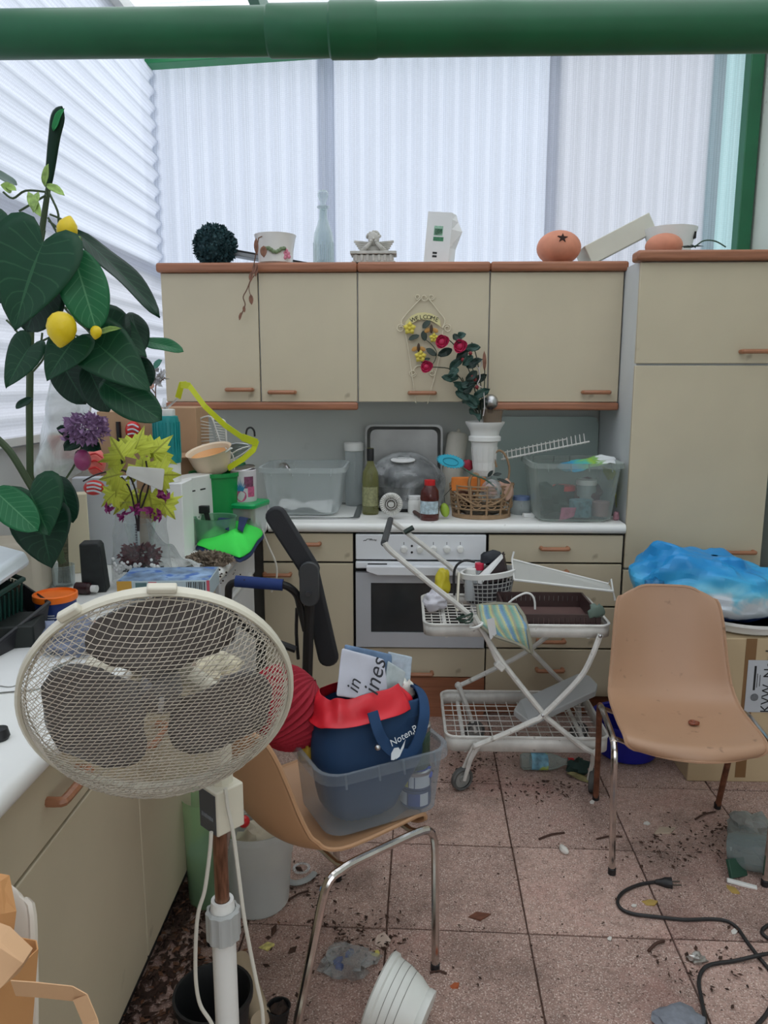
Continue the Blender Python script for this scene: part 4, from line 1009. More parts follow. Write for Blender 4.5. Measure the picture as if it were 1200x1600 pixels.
for ps, c_ in ((.45, (60, 150, 190)), (.62, (90, 180, 150)), (.78, (150, 190, 60)), (.88, (120, 170, 90))): k_ = el.new(ps); k_.color = lin(c_)
tag(cloth(lambda u, v: at(868 + 92 * u + 18 * v, 728 - 16 * math.sin(u * PI * .62) + 12 * v, 3.38 + .10 * (1 - v) * (1 - .3 * u)), 22, 10, tg, 'print_bag', None, .003, 1, .014, 22, 4), 'crumpled blue and green printed bag on top of the right storage box', 'bag')
tag(cloth(lambda u, v: at(940 + 22 * math.sin(u * 1.6) , 728 + 58 * u * v + 10 * u, 3.34 + .12 * v), 14, 8, M('yellow_green_cloth', (168, 172, 70), .8, var=.1), 'yellow_bag', None, .003, 1, .010, 22, 7, (1, 0, 0)), 'yellow green bag hanging over the right rim of the storage box', 'bag')
# small bottle lying by the wicker basket
p = wt(816, 805)
t = thing('plastic_tub', 'small clear plastic tub with blue lid edge beside the right storage box', 'tub', p)
vlathe(0, 0, 0, [(0, 0), (16, 0), (18, 4), (17, 20), (14, 26)], milky_m, t, 'body', c=p + V(0, .04, 0)); vlathe(0, 0, 0, [(14, 25), (15, 25), (15, 31), (0, 33)], M('lid_blue', (110, 130, 170), .5), t, 'lid', c=p + V(0, .04, 0))
tag(MB().box(wt(826, 808) + V(0, .0, .009), (.055, .025, .018), (0, .05, .2)).obj('white_block', paper_m, bevel=.003), 'small white block lying at the foot of the right storage box', 'block')
tag(crumple(wt(968, 815) + V(-.008, .03, .02), (.014, .014, .02), M('pink_trinket', (176, 130, 140), .7), 'pink_trinket', None, 10, .5, 2), 'small pinkish trinket wedged between storage box and larder', 'trinket')
# ================================================================== SERVING TROLLEY
YA, YR = 2.635, 3.03
ct_ = thing('serving_trolley', 'white wire serving trolley on folding crossed legs before the oven', 'trolley', at(830, 1180, 2.8) * 1)
W[ct_.name] = V(at(830, 1180, 2.8).x, 2.8, 0); ct_.location = W[ct_.name]
tub_m = M('trolley_white', (206, 204, 198), .4, var=.14, scale=18, speck=(35, .66, (120, 110, 98), .6))
def tray(name, x0, x1, y0, y1, z0, z1, cell, slant=0):
    cx, cy = (x0 + x1) / 2, (y0 + y1) / 2; w, d = x1 - x0, y1 - y0
    ol = [(cx + a, cy + b) for a, b in rrect(w, d, .04, 5)]
    o = MB().rings([[(x, y, z0) for x, y in ol], [(x, y, z1) for x, y in ol]], True, (False, False)).obj(name, tub_m, ct_, solid=.003)
    MB().tube([(x, y, z1) for x, y in ol], .006, 6, True).obj('rim', tub_m, o)
    g = MB()
    n = int(w / cell)
    for i in range(1, n): x = x0 + w * i / n; g.tube([(x, y0, z0 + .008), (x, y1, z0 + .008)], .0022, 5)
    n = int(d / cell)
    for i in range(1, n): y = y0 + d * i / n; g.tube([(x0, y, z0 + .011), (x1, y, z0 + .011)], .0022, 5)
    g.obj('wire_grid', enamel_m, o)['kind'] = 'stuff'
    for k in (.12, .88): MB().tube([(x0 + w * k, y0, z0 + .004), (x0 + w * k, y1, z0 + .004)], .009, 7).obj('runner', tub_m, o)
    return o
ux0, ux1 = at(663, 985, YA).x, at(955, 988, YA).x; uz0, uz1 = at(760, 995, YA).z, at(760, 977, YA).z
tray('upper_tray', ux0, ux1, YA, YR + .0, uz0, uz1, .034)
lx0, lx1 = at(697, 1160, YA).x, at(952, 1165, YA).x; lz0, lz1 = at(760, 1174, YA).z, at(760, 1152, YA).z
tray('lower_tray', lx0, lx1, YA, YR + .03, lz0, lz1, .044)
def tubec(y, q_, r=.0105, name='leg', mt=tub_m, n=8): return MB().tube(pts(y, *q_), r, n).obj(name, mt, ct_)
tubec(YA - .024, [(601, 848), (612, 862), (672, 912), (745, 973), (781, 1040)], name='push_bar')
tubec(YA - .026, [(741, 962), (752, 982), (786, 1036), (848, 1114), (862, 1128), (912, 1168), (932, 1178)])
tubec(YA - .040, [(938, 992), (922, 1032), (902, 1064), (848, 1118), (834, 1126), (790, 1146), (742, 1166)])
tubec(YR + .024, [(612, 814), (675, 863), (720, 901), (790, 978), (838, 1025), (872, 1060), (905, 1085)], name='leg')
tubec(YR + .036, [(872, 980), (820, 1020), (742, 1060), (715, 1072)])
hA, hB = at(600, 849, YA - .024), at(610, 812, YR + .024)
MB().tube([hA, hA.lerp(hB, .12), hA.lerp(hB, .9), hB], .0125, 10).obj('grip', M('grip_grey', (66, 68, 70), .6), ct_)
MB().tube([at(632, 832, 3.045), at(646, 824, 3.045)], .011, 8).obj('hook', M('hook_green', (40, 56, 50), .5), ct_)
p = at(744, 977, YA - .035); MB().tube([(p.x + .022 * math.cos(a), p.y + .02 * math.sin(a), p.z + .008 * math.cos(a)) for a in [2 * PI * i / 16 for i in range(16)]], .005, 6, True).obj('clip_ring', white_m, ct_)
MB().box(at(781, 1040, YA - .03), (.04, .03, .028), (0, .7, 0)).obj('bracket', tub_m, ct_, bevel=.006)
p = at(729, 966, YA - .03)
for k in range(3): MB().tube([(p.x + (.022 + .003 * k) * math.cos(a) - .004 * k, p.y + .02 * math.sin(a), p.z + .012 * math.sin(a + k) + .004 * k) for a in [2 * PI * i / 14 for i in range(14)]], .0035, 5, True).obj('tie_wire', M('tie_green', (38, 62, 50), .6), ct_)
for px, py, y in ((938, 994, YA - .05), (848, 1118, YA - .045)): MB().ball(at(px, py, y), .007, 8, 6).obj('rivet', steel_m, ct_)
tyre = M('tyre_grey', (82, 82, 80), .7, var=.2, scale=30); hubm = M('hub_grey', (134, 134, 130), .5, var=.15)
def castor(px, py, y, rot, end):
    c = at(px, py, y); c.z = .046; r = .045
    w = thing('x', 'x', 'x') if False else None
    Mx = Matrix.Translation(c) @ Matrix.Rotation(rot, 4, 'Z') @ Matrix.Rotation(PI / 2, 4, 'X')
    o = MB().lathe([(r * .74, -.010), (r * .9, -.012), (r, -.007), (r, .007), (r * .9, .012), (r * .74, .010)], 24, Mx).obj('wheel', tyre, ct_)
    MB().lathe([(0, -.007), (.012, -.009), (.014, -.004), (r * .76, -.004), (r * .76, .004), (.014, .004), (.012, .009), (0, .007)], 20, Mx).obj('hub', hubm, o)
    m = MB(); e_ = Vector(end)
    for sgn in (-1, 1):
        a = Mx @ V(0, 0, .016 * sgn); m.tube([a, a.lerp(e_, .55) + V(0, 0, .012), e_ + (a - c) * .5], [.007, .009, .011], 6, flat=(1, .7))
    m.ball(e_, .016, 8, 6)
    m.obj('fork', tub_m, ct_)
castor(722, 1208, YA + .0, .5, at(744, 1166, YA - .03)); castor(926, 1222, YA + .0, 1.2, at(931, 1177, YA - .026)); castor(742, 1120, YR, .3, at(716, 1071, YR + .03)); castor(905, 1120, YR, .4, at(903, 1084, YR + .024))

# grey board on the lower tray
bm_ = [at(803, 1108, 2.72), at(812, 1094, 2.80), at(903, 1052, 2.98), at(921, 1055, 2.96), at(934, 1069, 2.90), at(931, 1079, 2.86), at(827, 1128, 2.70)]
n_ = (bm_[2] - bm_[0]).cross(bm_[5] - bm_[0]).normalized(); n_ = n_ if n_.z > 0 else -n_
m = MB(); m.rings([[q_ - n_ * .03 for q_ in bm_], bm_], True, (True, True))
t = thing('grey_board', 'flat grey plastic board lying slanted on the lower trolley tray', 'board', bm_[0])
m.obj('board', M('grey_plastic', (172, 174, 174), .4, var=.04), t, bevel=.004, smooth=False)
MB().ball(at(893, 1073, 2.90), .004, 6, 4).obj('screw', black_m, t)
# ---- things on the upper tray
zt1 = uz0 + .012
c = on(762, 941, zt1); sp = spx(c.y, 920)
t = thing('wire_basket', 'small oval wire basket with thick white rim full of bottles on the trolley', 'basket', c)
def oval(k, z, dz=0, n=28): return [(c.x + 40 * sp * k * math.cos(a), c.y + 28 * sp * k * math.sin(a), c.z + z + dz * math.cos(a)) for a in [2 * PI * i / n for i in range(n)]]
hb_ = .135
m = MB(); m.rings([oval(1.06, hb_ - .018, .012), oval(1.10, hb_ + .004, .012), oval(1.0, hb_ + .006, .012), oval(.98, hb_ - .018, .012)], True, (False, False)); m.obj('rim', white_m, t)
g = MB()
for z in (.004, .022, .04, .058, .076, .094): g.tube(oval(.82 + .2 * z / hb_, z, .012 * z / hb_), .0022, 5, True)
for i in range(30):
    a = 2 * PI * i / 30; g.tube([(c.x + 40 * sp * k * math.cos(a), c.y + 28 * sp * k * math.sin(a), c.z + z) for k, z in ((.82, .004), (1.0, hb_ - .01))], .0022, 5)
g.obj('wire_lattice', M('lattice_grey', (168, 168, 166), .4), t)
MB().rings([oval(.78, .004), oval(.95, .095)], True, (True, False)).obj('liner', M('liner_dark', (58, 56, 60), .7), t)
MB().tube(pts(2.80, (715, 892), (714, 930), (716, 958)), .012, 6, flat=(1, .5)).obj('cream_strip', offwhite_m, t) if False else None
tag(MB().tube([at(717, 895, 2.86), at(714, 955, 2.80)], .012, 6, flat=(.5, 1)).obj('cream_strip', offwhite_m), 'cream plastic strip standing between the yellow bag and the wire basket', 'strip')
tag(MB().tube(pts(2.86, (742, 878), (725, 876), (712, 886), (709, 905), (710, 930)), .005, 6).obj('cable', black_m), 'black cable looping out of the oval wire basket', 'cable')
zb_ = c.z + .02
def bottle(px, py, y, rr, mt, capm, lab, name, ptop):
    p = at(px, py, y); h = p.z - zb_; q_ = V(p.x, p.y, zb_)
    t = thing(name, lab, 'bottle', q_)
    MB().lathe([(0, 0), (rr, 0), (rr * 1.05, .01), (rr * 1.05, h - .03), (rr * .8, h - .012), (rr * .7, h)], 18, Matrix.Translation(q_)).obj('bottle', mt, t)
    MB().lathe([(rr * .85, h - .005), (rr * .85, h + ptop), (0, h + ptop + .002)], 18, Matrix.Translation(q_)).obj('cap', capm, t)
bottle(736, 896, c.y - .03, .024, M('bottle_grey', (170, 174, 176), .3), white_m, 'white capped bottle in the oval wire basket', 'bottle', .02)
bottle(749, 888, c.y + .03, .022, M('bottle_grey', (170, 174, 176), .3), M('cap_pink_red', (206, 44, 74), .4), 'pinkish red capped bottle in the oval wire basket', 'bottle', .022)
# dark book / box leaning in the basket
p = at(770, 890, c.y + .01)
t = thing('dark_box', 'dark brown wedge box with a white side leaning out of the wire basket', 'box', p - V(0, 0, .05))
o3 = [at(740, 910, c.y - .03), at(786, 870, c.y - .02), at(793, 906, c.y - .03), at(752, 913, c.y - .05)]
m = MB(); bk = [q_ + V(.01, .05, .012) for q_ in o3]; m.rings([o3, bk]); m.obj('box', M('box_dark_brown', (44, 28, 30), .5), t, smooth=False)
wh3 = [at(739, 909, c.y - .034), at(783, 868, c.y - .024), at(786, 872, c.y - .026), at(752, 913, c.y - .054)]
m = MB(); m.rings([wh3, [q_ + V(.004, .02, .003) for q_ in wh3]]); m.obj('white_side', paper_m, t, smooth=False)
tag(crumple(at(768, 872, c.y + .05), (.045, .03, .035), M('dark_navy', (34, 38, 46)), 'dark_pouch', None, 12, .4, 9), 'dark navy pouch behind the dark box in the wire basket', 'pouch')
yb_m = M('yellow_bag_plastic', (222, 206, 60), .35, var=.1)
p = on(692, 940, zt1); tag(crumple(p + V(.0, .05, .068), (.036, .034, .062), yb_m, 'yellow_bag', None, 18, .35, 2, sub=1), 'crumpled bright yellow plastic bag on the left end of the trolley', 'bag')
p = on(682, 955, zt1); tag(crumple(p + V(-.005, .0, .042), (.05, .045, .042), M('white_bag_plastic', (206, 204, 212), .35, var=.06), 'white_bag', None, 18, .55, 5, sub=1), 'crumpled whitish plastic bag in the left corner of the trolley', 'bag')
# brown slotted tray
bx0, bx1 = at(815, 985, 2.655).x, at(938, 985, 2.655).x; by0, by1 = 2.665, 2.96; bh = .066
bx0 = bx1 - .34
brm = M('rack_brown', (62, 44, 42), .45, var=.1); t = thing('slotted_rack', 'dark brown plastic rack tray with slotted sides on the trolley', 'rack', ((bx0 + bx1) / 2, 2.8, zt1))
MB().span((bx0, by0, zt1), (bx1, by1, zt1 + .006)).obj('base', M('rack_floor', (98, 74, 70), .6, var=.2), t)
def slotted(a, b, n):
    a, b = V(*a), V(*b); m = MB(); d = (b - a); L = d.length; d.normalize(); ax = d; nn = V(-d.y, d.x, 0) * .004
    def bar(s0, s1, z0, z1):
        p0, p1 = a + ax * s0, a + ax * s1
        m.rings([[p0 - nn + V(0, 0, z0), p0 + nn + V(0, 0, z0), p0 + nn + V(0, 0, z1), p0 - nn + V(0, 0, z1)], [p1 - nn + V(0, 0, z0), p1 + nn + V(0, 0, z0), p1 + nn + V(0, 0, z1), p1 - nn + V(0, 0, z1)]])
    bar(0, L, 0, bh * .45); bar(0, L, bh * .8, bh)
    for i in range(n): bar(L * i / n + .0025, L * (i + 1) / n, bh * .45, bh * .8)
    return m.obj('side', brm, t, smooth=False)
slotted((bx0, by0, zt1), (bx1, by0, zt1), 18); slotted((bx0, by1, zt1), (bx1, by1, zt1), 18)
slotted((bx1, by0, zt1), (bx1, by1, zt1), 1); slotted((bx0, by0, zt1), (bx0, by1, zt1), 1)
tag(crumple(at(932, 955, 2.66) + V(0, 0, .0), (.032, .012, .028), M('grey_green_leaf', (96, 114, 104), .7, var=.1), 'green_cloth', None, 12, .5, 3), 'small greyish green cloth scrap on the right end of the brown rack', 'cloth')
# triangular shelf bracket
t = thing('shelf_bracket', 'white triangular wire bracket with pale film lying across the trolley back', 'bracket', at(805, 905, 3.0))
a, b, c3, d3 = at(800, 874, 3.02), at(950, 912, 2.98), at(958, 924, 2.95), at(803, 906, 2.98)
m = MB(); q4 = [a, b, c3, d3]; m.rings([q4, [q_ + V(0, .004, .002) for q_ in q4]]); m.obj('film', clear('bracket_film', (196, 196, 190), .75, .2, .4), t, smooth=False)
MB().tube([a, b, at(955, 905, 2.97), c3], .004, 6).obj('rod', white_m, t); MB().tube([d3, c3, at(961, 938, 2.95)], .005, 6).obj('rod', white_m, t); MB().tube([at(803, 862, 3.02), a, d3], .004, 6).obj('rod', white_m, t)
tag(MB().tube(pts(2.74, (795, 942), (805, 934), (820, 927), (830, 929), (835, 938), (836, 952)), .004, 6).obj('white_cable', white_m), 'short white cable arching out over the brown rack', 'cable')
# pot holder
ph_m = M('pot_holder_stripes', (150, 170, 160), .9, bump=.5, bscale=300); nt_ = ph_m.node_tree; b_ = nt_.nodes['Principled BSDF']
uvn = nt_.nodes.new('ShaderNodeUVMap'); spn = nt_.nodes.new('ShaderNodeSeparateXYZ'); nz_ = nt_.nodes.new('ShaderNodeTexNoise'); nz_.inputs['Scale'].default_value = 40
mp_ = nt_.nodes.new('ShaderNodeMath'); mp_.operation = 'MULTIPLY_ADD'; mp_.inputs[1].default_value = .08; fr_ = nt_.nodes.new('ShaderNodeMath'); fr_.operation = 'FRACT'; sc3 = nt_.nodes.new('ShaderNodeMath'); sc3.operation = 'MULTIPLY'; sc3.inputs[1].default_value = 2.6
rmp = nt_.nodes.new('ShaderNodeValToRGB')
nt_.links.new(uvn.outputs[0], spn.inputs[0]); nt_.links.new(uvn.outputs[0], nz_.inputs['Vector']); nt_.links.new(nz_.outputs[0], mp_.inputs[0]); nt_.links.new(spn.outputs[0], mp_.inputs[2]); nt_.links.new(mp_.outputs[0], sc3.inputs[0]); nt_.links.new(sc3.outputs[0], fr_.inputs[0]); nt_.links.new(fr_.outputs[0], rmp.inputs[0]); nt_.links.new(rmp.outputs[0], b_.inputs['Base Color'])
el = rmp.color_ramp.elements; el[0].color = lin((150, 150, 132)); el[1].position = 1; el[1].color = lin((150, 150, 132))
for ps, c_ in ((.15, (110, 160, 148)), (.3, (150, 170, 150)), (.42, (190, 188, 134)), (.5, (128, 162, 176)), (.62, (104, 136, 170)), (.75, (112, 156, 156)), (.88, (186, 182, 124))): k_ = el.new(ps); k_.color = lin(c_)
pu = [[(746, 945), (775, 942), (806, 944)], [(748, 962), (780, 958), (818, 962)], [(752, 978), (790, 978), (824, 984)], [(770, 992), (800, 998), (828, 1004)], [(806, 1004), (818, 1010), (830, 1020)]]
pY = [2.70, 2.66, 2.60, 2.585, 2.59]
def php(u, v):
    j = min(3, int(v * 4)); f = v * 4 - j; i = min(1, int(u * 2)); g_ = u * 2 - i
    def qq(jj): a, b = pu[jj][i], pu[jj][i + 1]; return at(a[0] + (b[0] - a[0]) * g_, a[1] + (b[1] - a[1]) * g_, pY[jj])
    return qq(j).lerp(qq(j + 1), f)
t = thing('pot_holder', 'knitted striped pot holder hanging over the front rim of the trolley', 'pot holder', at(788, 1010, 2.6))
cloth(php, 16, 16, ph_m, 'pad', t, .012, 1, .010, 16, 3, (0, -.8, .6))
MB().tube([php(u, v) + V(0, -.008, 0) for u, v in [(i / 8, 0) for i in range(9)] + [(1, i / 8) for i in range(1, 9)] + [(1 - i / 8, 1) for i in range(1, 9)] + [(0, 1 - i / 8) for i in range(1, 8)]], .007, 6, True).obj('binding', M('binding_beige', (140, 138, 122), .9), t)
MB().rings([[at(760, 968, 2.575), at(772, 965, 2.575), at(776, 990, 2.572), at(766, 1000, 2.57)], [at(760, 968, 2.578), at(772, 965, 2.578), at(776, 990, 2.575), at(766, 1000, 2.573)]]).obj('care_tag', M('tag_white', (206, 206, 206), .6), t, smooth=False)

# ================================================================== SHELL CHAIRS
PROF = [(-.238, .408), (-.232, .430), (-.205, .444), (-.12, .440), (-.02, .432), (.07, .430), (.135, .442), (.178, .478), (.205, .545), (.228, .63), (.252, .72), (.272, .79), (.278, .812)]
def make_chair(label, mat, tube_m, loc, rot, rear_m=None):
    t = thing('shell_chair', label, 'chair', (0, 0, 0))
    pr = smooth_pts([V(0, y, z) for y, z in PROF], 3); n = len(pr) - 1
    wid = [(0, .178), (.08, .205), (.25, .212), (.45, .210), (.6, .202), (.8, .184), (.93, .168), (1, .152)]
    def fn(u, v):
        i = min(n - 1, int(v * n)); f = v * n - i; p = pr[i].lerp(pr[i + 1], f)
        a, b = pr[max(0, i - 1)], pr[min(n, i + 2)]; tn = (b - a).normalized(); nr = V(0, -tn.z, tn.y) * 1.0
        nr = V(0, -tn.z, tn.y)
        w = lerp_list(wid, v); q_ = (u - .5) * 2
        cr = 1.0
        if v > .86: s_ = (v - .86) / .14; w *= 1 - .10 * s_ ** 2
        if v < .10: s_ = 1 - v / .10; w *= 1 - .10 * s_ ** 3
        lift = lerp_list([(0, .0), (.15, .006), (.4, .026), (.55, .05), (.75, .04), (1, .02)], v) * abs(q_) ** 2.6
        sag = -.006 * math.sin(PI * v) * (1 - q_ * q_)
        topd = -.055 * abs(q_) ** 5 * ((v - .80) / .20) ** 1.5 if v > .80 else 0
        cv = .05 * q_ * q_ * max(0, 1 - v / .34)
        return V(w * q_, p.y + cv, p.z) + nr * (lift + sag) + V(0, 0, topd)
    MB().grid(fn, 20, n).obj('shell', mat, t, solid=.007, sub=1, recalc=False)
    MB().tube([fn(i / 20, 0) for i in range(21)] + [fn(1, i / n) for i in range(1, n + 1)] + [fn(1 - i / 20, 1) for i in range(1, 21)] + [fn(0, 1 - i / n) for i in range(1, n)], .0055, 6, True).obj('edge', mat, t)
    for sx in (-1, 1):
        fl = smooth_pts([V(sx * .229, -.215, .004), V(sx * .236, -.205, .25), V(sx * .238, -.198, .385), V(sx * .238, -.175, .425)], 5)
        rl = smooth_pts([V(sx * .236, .085, .425), V(sx * .235, .125, .40), V(sx * .226, .16, .25), V(sx * .216, .215, .004)], 5)
        MB().tube(fl, .0105, 10).obj('leg', tube_m, t); MB().tube(rl, .0105, 10).obj('leg', rear_m or tube_m, t)
        MB().tube(smooth_pts([fl[-1], V(sx * .238, -.13, .431), V(sx * .237, .04, .431), rl[0]], 4), .0105, 10).obj('side_rail', tube_m, t)
        for p in (fl[0], rl[0 if False else -1]): MB().lathe([(.0125, 0), (.0125, .02), (.011, .022)], 12, Matrix.Translation((p.x, p.y, 0)), (True, False)).obj('foot_cap', black_m, t)
    for y in (-.15, .07): MB().tube([V(-.237, y, .428), V(-.20, y, .415), V(.20, y, .415), V(.237, y, .428)], .008, 8).obj('cross_bar', tube_m, t)
    t.location = loc; t.rotation_euler = (0, 0, rot); W[t.name] = Vector(loc)
    return t
make_chair('empty beige plastic shell chair with snail shell on its dusty seat', M('beige_dusty', (172, 135, 107), .42, var=.05, scale=4, speck=(24, .67, (96, 70, 54), .55)), chrome_m, (.912, 2.343, 0), -.10, rust_m)
make_chair('beige plastic shell chair holding the clear box with the blue tote bag', beige_m, chrome_m, (-.222, 1.788, 0), R(129))
p = at(1085, 1115, 2.30)
p.z = .4325
tag(MB().tube(smooth_pts([p + V(.014 * (1 - .06 * i) * math.cos(i * .9), .014 * (1 - .06 * i) * math.sin(i * .9), .006 + .0007 * i) for i in range(14)], 3), [.0075 * (1 - .02 * i) for i in range(40)], 8).obj('snail_shell', M('snail_brown', (130, 70, 48), .35, var=.3, scale=60)), 'small brown curled snail shell lying on the empty chair seat', 'shell')

# ------------------------------------------------------------------ clear box on the near chair and what is in it
zr = .632
A_, B_ = on(505, 1222, zr), on(714, 1168, zr)
axx = (B_ - A_).normalized(); wv, dv_ = (B_ - A_).length, .27; cen = (A_ + B_) / 2 + V(-axx.y, axx.x, 0) * dv_ / 2
th_ = math.atan2(axx.y, axx.x); zb0 = .452; zb_box = zb0
bxM = Matrix.Translation((cen.x, cen.y, zb0)) @ Matrix.Rotation(th_, 4, 'Z')
t = thing('storage_box', 'clear plastic storage box on the near chair with blue tote bag inside', 'storage box', (cen.x, cen.y, zb0))
wv -= .026; dv_ -= .026
tub(bxM, wv * .92, dv_ * .88, wv, dv_, zr - zb0, .045, clear('box_clear', (190, 200, 208), .09, .45, .15), t, .010, .024)
def bq(x, y, z): return bxM @ V(x * wv / 2, y * dv_ / 2, z)
def bk_(px, py, fr=.5, d=0):   # a point measured at the box's long front side (fr=-1) .. back (1)
    o = bxM @ V(0, fr * dv_ / 2, 0); nn = Matrix.Rotation(th_, 3, 'Z') @ V(0, 1, 0)
    r_ = _ray(px, py); k = (o - V(0, 0, CAM_H)).dot(nn) / r_.dot(nn); return V(0, 0, CAM_H) + r_ * k
t = thing('tote_bag', 'navy blue cloth tote bag with white print standing in the clear box', 'bag', bq(-.25, 0, .006))
tote = M('tote_navy', (14, 52, 88), .75, var=.15, scale=7, bump=.15, bscale=20)
fl_, fr2 = -.50, -.50
lv = []
n = 28
def bag_ring(z, xl, xr, yf, yb, wob=0):
    o = []
    for i in range(n):
        a = 2 * PI * i / n; ca, sa = math.cos(a), math.sin(a)
        sx = abs(ca) ** .55 * (1 if ca > 0 else -1); sy = abs(sa) ** .7 * (1 if sa > 0 else -1)
        x = (xl + xr) / 2 + (xr - xl) / 2 * sx; y = (yf + yb) / 2 + (yb - yf) / 2 * sy
        q_ = bxM @ V(x, y, z); nn = noise.noise(q_ * 9 + V(0, 0, z * 20)) * wob
        o.append(q_ + V(ca, sa, 0) * nn)
    return o
hw, hd = wv / 2 * .86, dv_ / 2 * .84
# lateral extents measured on the picture at the bag's middle plane
def lx(px, py, fr=0.0): return (bxM.inverted() @ bk_(px, py, fr)).x
def lz(px, py, fr=0.0): return (bxM.inverted() @ bk_(px, py, fr)).z
xl0, xr0 = -hw * .88, hw * .40
xlt, xrt = lx(502, 1100), lx(655, 1090); zt_b = lz(580, 1100)
zt_b2 = zt_b + .01
m = MB(); m.rings([bag_ring(.008, xl0, xr0, -hd * .9, hd * .8, 0), bag_ring(.06, xl0 - .004, xr0, -hd * .96, hd * .9, .01), bag_ring(.15, lx(492, 1210), lx(655, 1190), -hd * .95, hd * .9, .02), bag_ring(.22, lx(492, 1170), lx(658, 1150), -hd * .9, hd * .9, .025), bag_ring(zt_b2 * .9, lx(496, 1120), lx(657, 1110), -hd * .78, hd * .8, .02), bag_ring(zt_b2 + .012, xlt, xrt, -hd * .66, hd * .75, .012)], True, (True, False))
m.obj('bag', tote, t, solid=.003, sub=1)
lit = M('strap_navy', (18, 58, 98), .7)
def strap(ps, w=.017): return MB().tube(smooth_pts(ps, 5), w, 6, flat=(.18, 1)).obj('handle', lit, t)
strap([bk_(582, 1112, -.86), bk_(590, 1140, -1.0), bk_(600, 1160, -1.0), bk_(618, 1175, -.98), bk_(640, 1178, -.92), bk_(655, 1152, -.92), bk_(663, 1118, -.85), bk_(661, 1090, -.5), bk_(652, 1074, -.1), bk_(645, 1078, .1)])
MB().ball(bk_(590, 1168, -1.03), .0075, 10, 7).obj('button', steel_m, t)
inkw = M('print_white', (204, 210, 214), .8)
tx = (bk_(640, 1150, -1) - bk_(615, 1165, -1)).normalized()
text('Noten,', .023, bk_(628, 1152, -1.04) , tx, (-.1, .3, 1), inkw, t, shear=.1)
text('P', .022, bk_(648, 1139, -1.02), tx, (-.1, .3, 1), inkw, t)
pl0 = bk_(618, 1176, -1.04); up_ = V(-.1, .3, 1).normalized()
MB().prism([(-.014, -.01), (-.012, .004), (-.003, .012), (.009, .008), (.013, .0), (.003, -.011), (-.006, -.014)], pl0, tx, up_, .001).obj('print', inkw, t, smooth=False)
MB().prism([(-.002, -.015), (.016, .002), (.03, .016), (.024, .001), (.01, -.014)], pl0, tx, up_, .001).obj('print', inkw, t, smooth=False)
# red lining bag folded over its top
redm = M('red_plastic_bag', (208, 34, 48), .4, var=.12, scale=8)
def redf(u, v):
    a = 2 * PI * u; i = u * n
    base = bag_ring(zt_b2 + .012, xlt - .006, xrt - .06, -hd * .70, hd * .7, .0)
    j = int(i) % n; p_ = base[j].lerp(base[(j + 1) % n], i - int(i))
    k = noise.noise(V(math.cos(a) * 2.2, math.sin(a) * 2.2, v * 1.7 + 3))
    out = V(math.cos(a), math.sin(a), 0); out = Matrix.Rotation(th_, 3, 'Z') @ out
    z = -.030 + .06 * v - .010 * math.cos(a - 2.2)
    return p_ + out * (.024 - .036 * v + .010 * k) + V(0, 0, z + .014 * k)
tt = thing('red_bag', 'red plastic bag folded over inside the mouth of the blue tote bag', 'bag', bq(-.2, 0, .2))
MB().grid(redf, 56, 8, closeu=True).obj('bag', redm, tt, solid=.001, sub=1, recalc=False)
# printed cloths sticking out
shm = M('printed_shirt_grey', (196, 198, 210), .8, var=.08, scale=9)
def sheet4(name, lab, cat, q4, mt, amp=.008, th=.004, seed=1):
    a, b, c_, d_ = q4
    return tag(cloth(lambda u, v: a.lerp(b, u).lerp(d_.lerp(c_, u), v), 14, 10, mt, name, None, th, 1, amp, 16, seed, (.4, -.9, 0)), lab, cat)
s1 = sheet4('printed_cloth', 'folded pale grey cloth with black script lettering standing in the tote bag', 'cloth', (bk_(525, 1088, -.45), bk_(608, 1098, -.45), bk_(600, 1030, -.25), bk_(534, 1012, -.25)), shm, .004, .006, 1)
sl = M('script_ink', (46, 48, 54), .8)
dx = (bk_(600, 1085, -.5) - bk_(525, 1075, -.5)).normalized()
sx_ = (bk_(558, 1062, -.5) - bk_(552, 1083, -.5)).normalized()
text('in', .045, bk_(553, 1072, -.52), V(.28, .25, .93), V(-.95, .1, .2), sl, s1, shear=.3)
text('ines', .056, bk_(586, 1058, -.52), V(.24, .22, .95), V(-.95, .1, .2), sl, s1, shear=.3)
sheet4('blue_cloth', 'slate blue folded cloth standing behind the lettered cloth in the tote bag', 'cloth', (bk_(535, 1080, .0), bk_(610, 1085, .0), bk_(612, 1022, .1), bk_(538, 1006, .1)), M('slate_blue_cloth', (104, 128, 158), .85, var=.3, scale=20), .006, .008, 3)
sheet4('grey_print_cloth', 'grey green printed cloth standing at the right of the lettered cloth', 'cloth', (bk_(596, 1092, -.3), bk_(624, 1098, -.3), bk_(634, 1050, -.1), bk_(606, 1032, -.1)), M('grey_print', (176, 186, 188), .85, var=.2, scale=30), .006, .006, 5)
sheet4('newspaper', 'pale bluish newspaper sheet sticking out furthest right of the tote bag', 'newspaper', (bk_(610, 1075, .35), bk_(638, 1082, .35), bk_(644, 1026, .4), bk_(606, 1018, .4)), M('newsprint', (178, 192, 204), .85, var=.15, scale=60), .005, .003, 7)
tag(crumple(bk_(636, 1078, .15), (.022, .02, .03), M('wrapper_white_blue', (214, 214, 206), .5, var=.3, scale=40), 'paper_wrapper', None, 12, .6, 3), 'small white and yellow wrapper at the right of the tote mouth', 'wrapper')
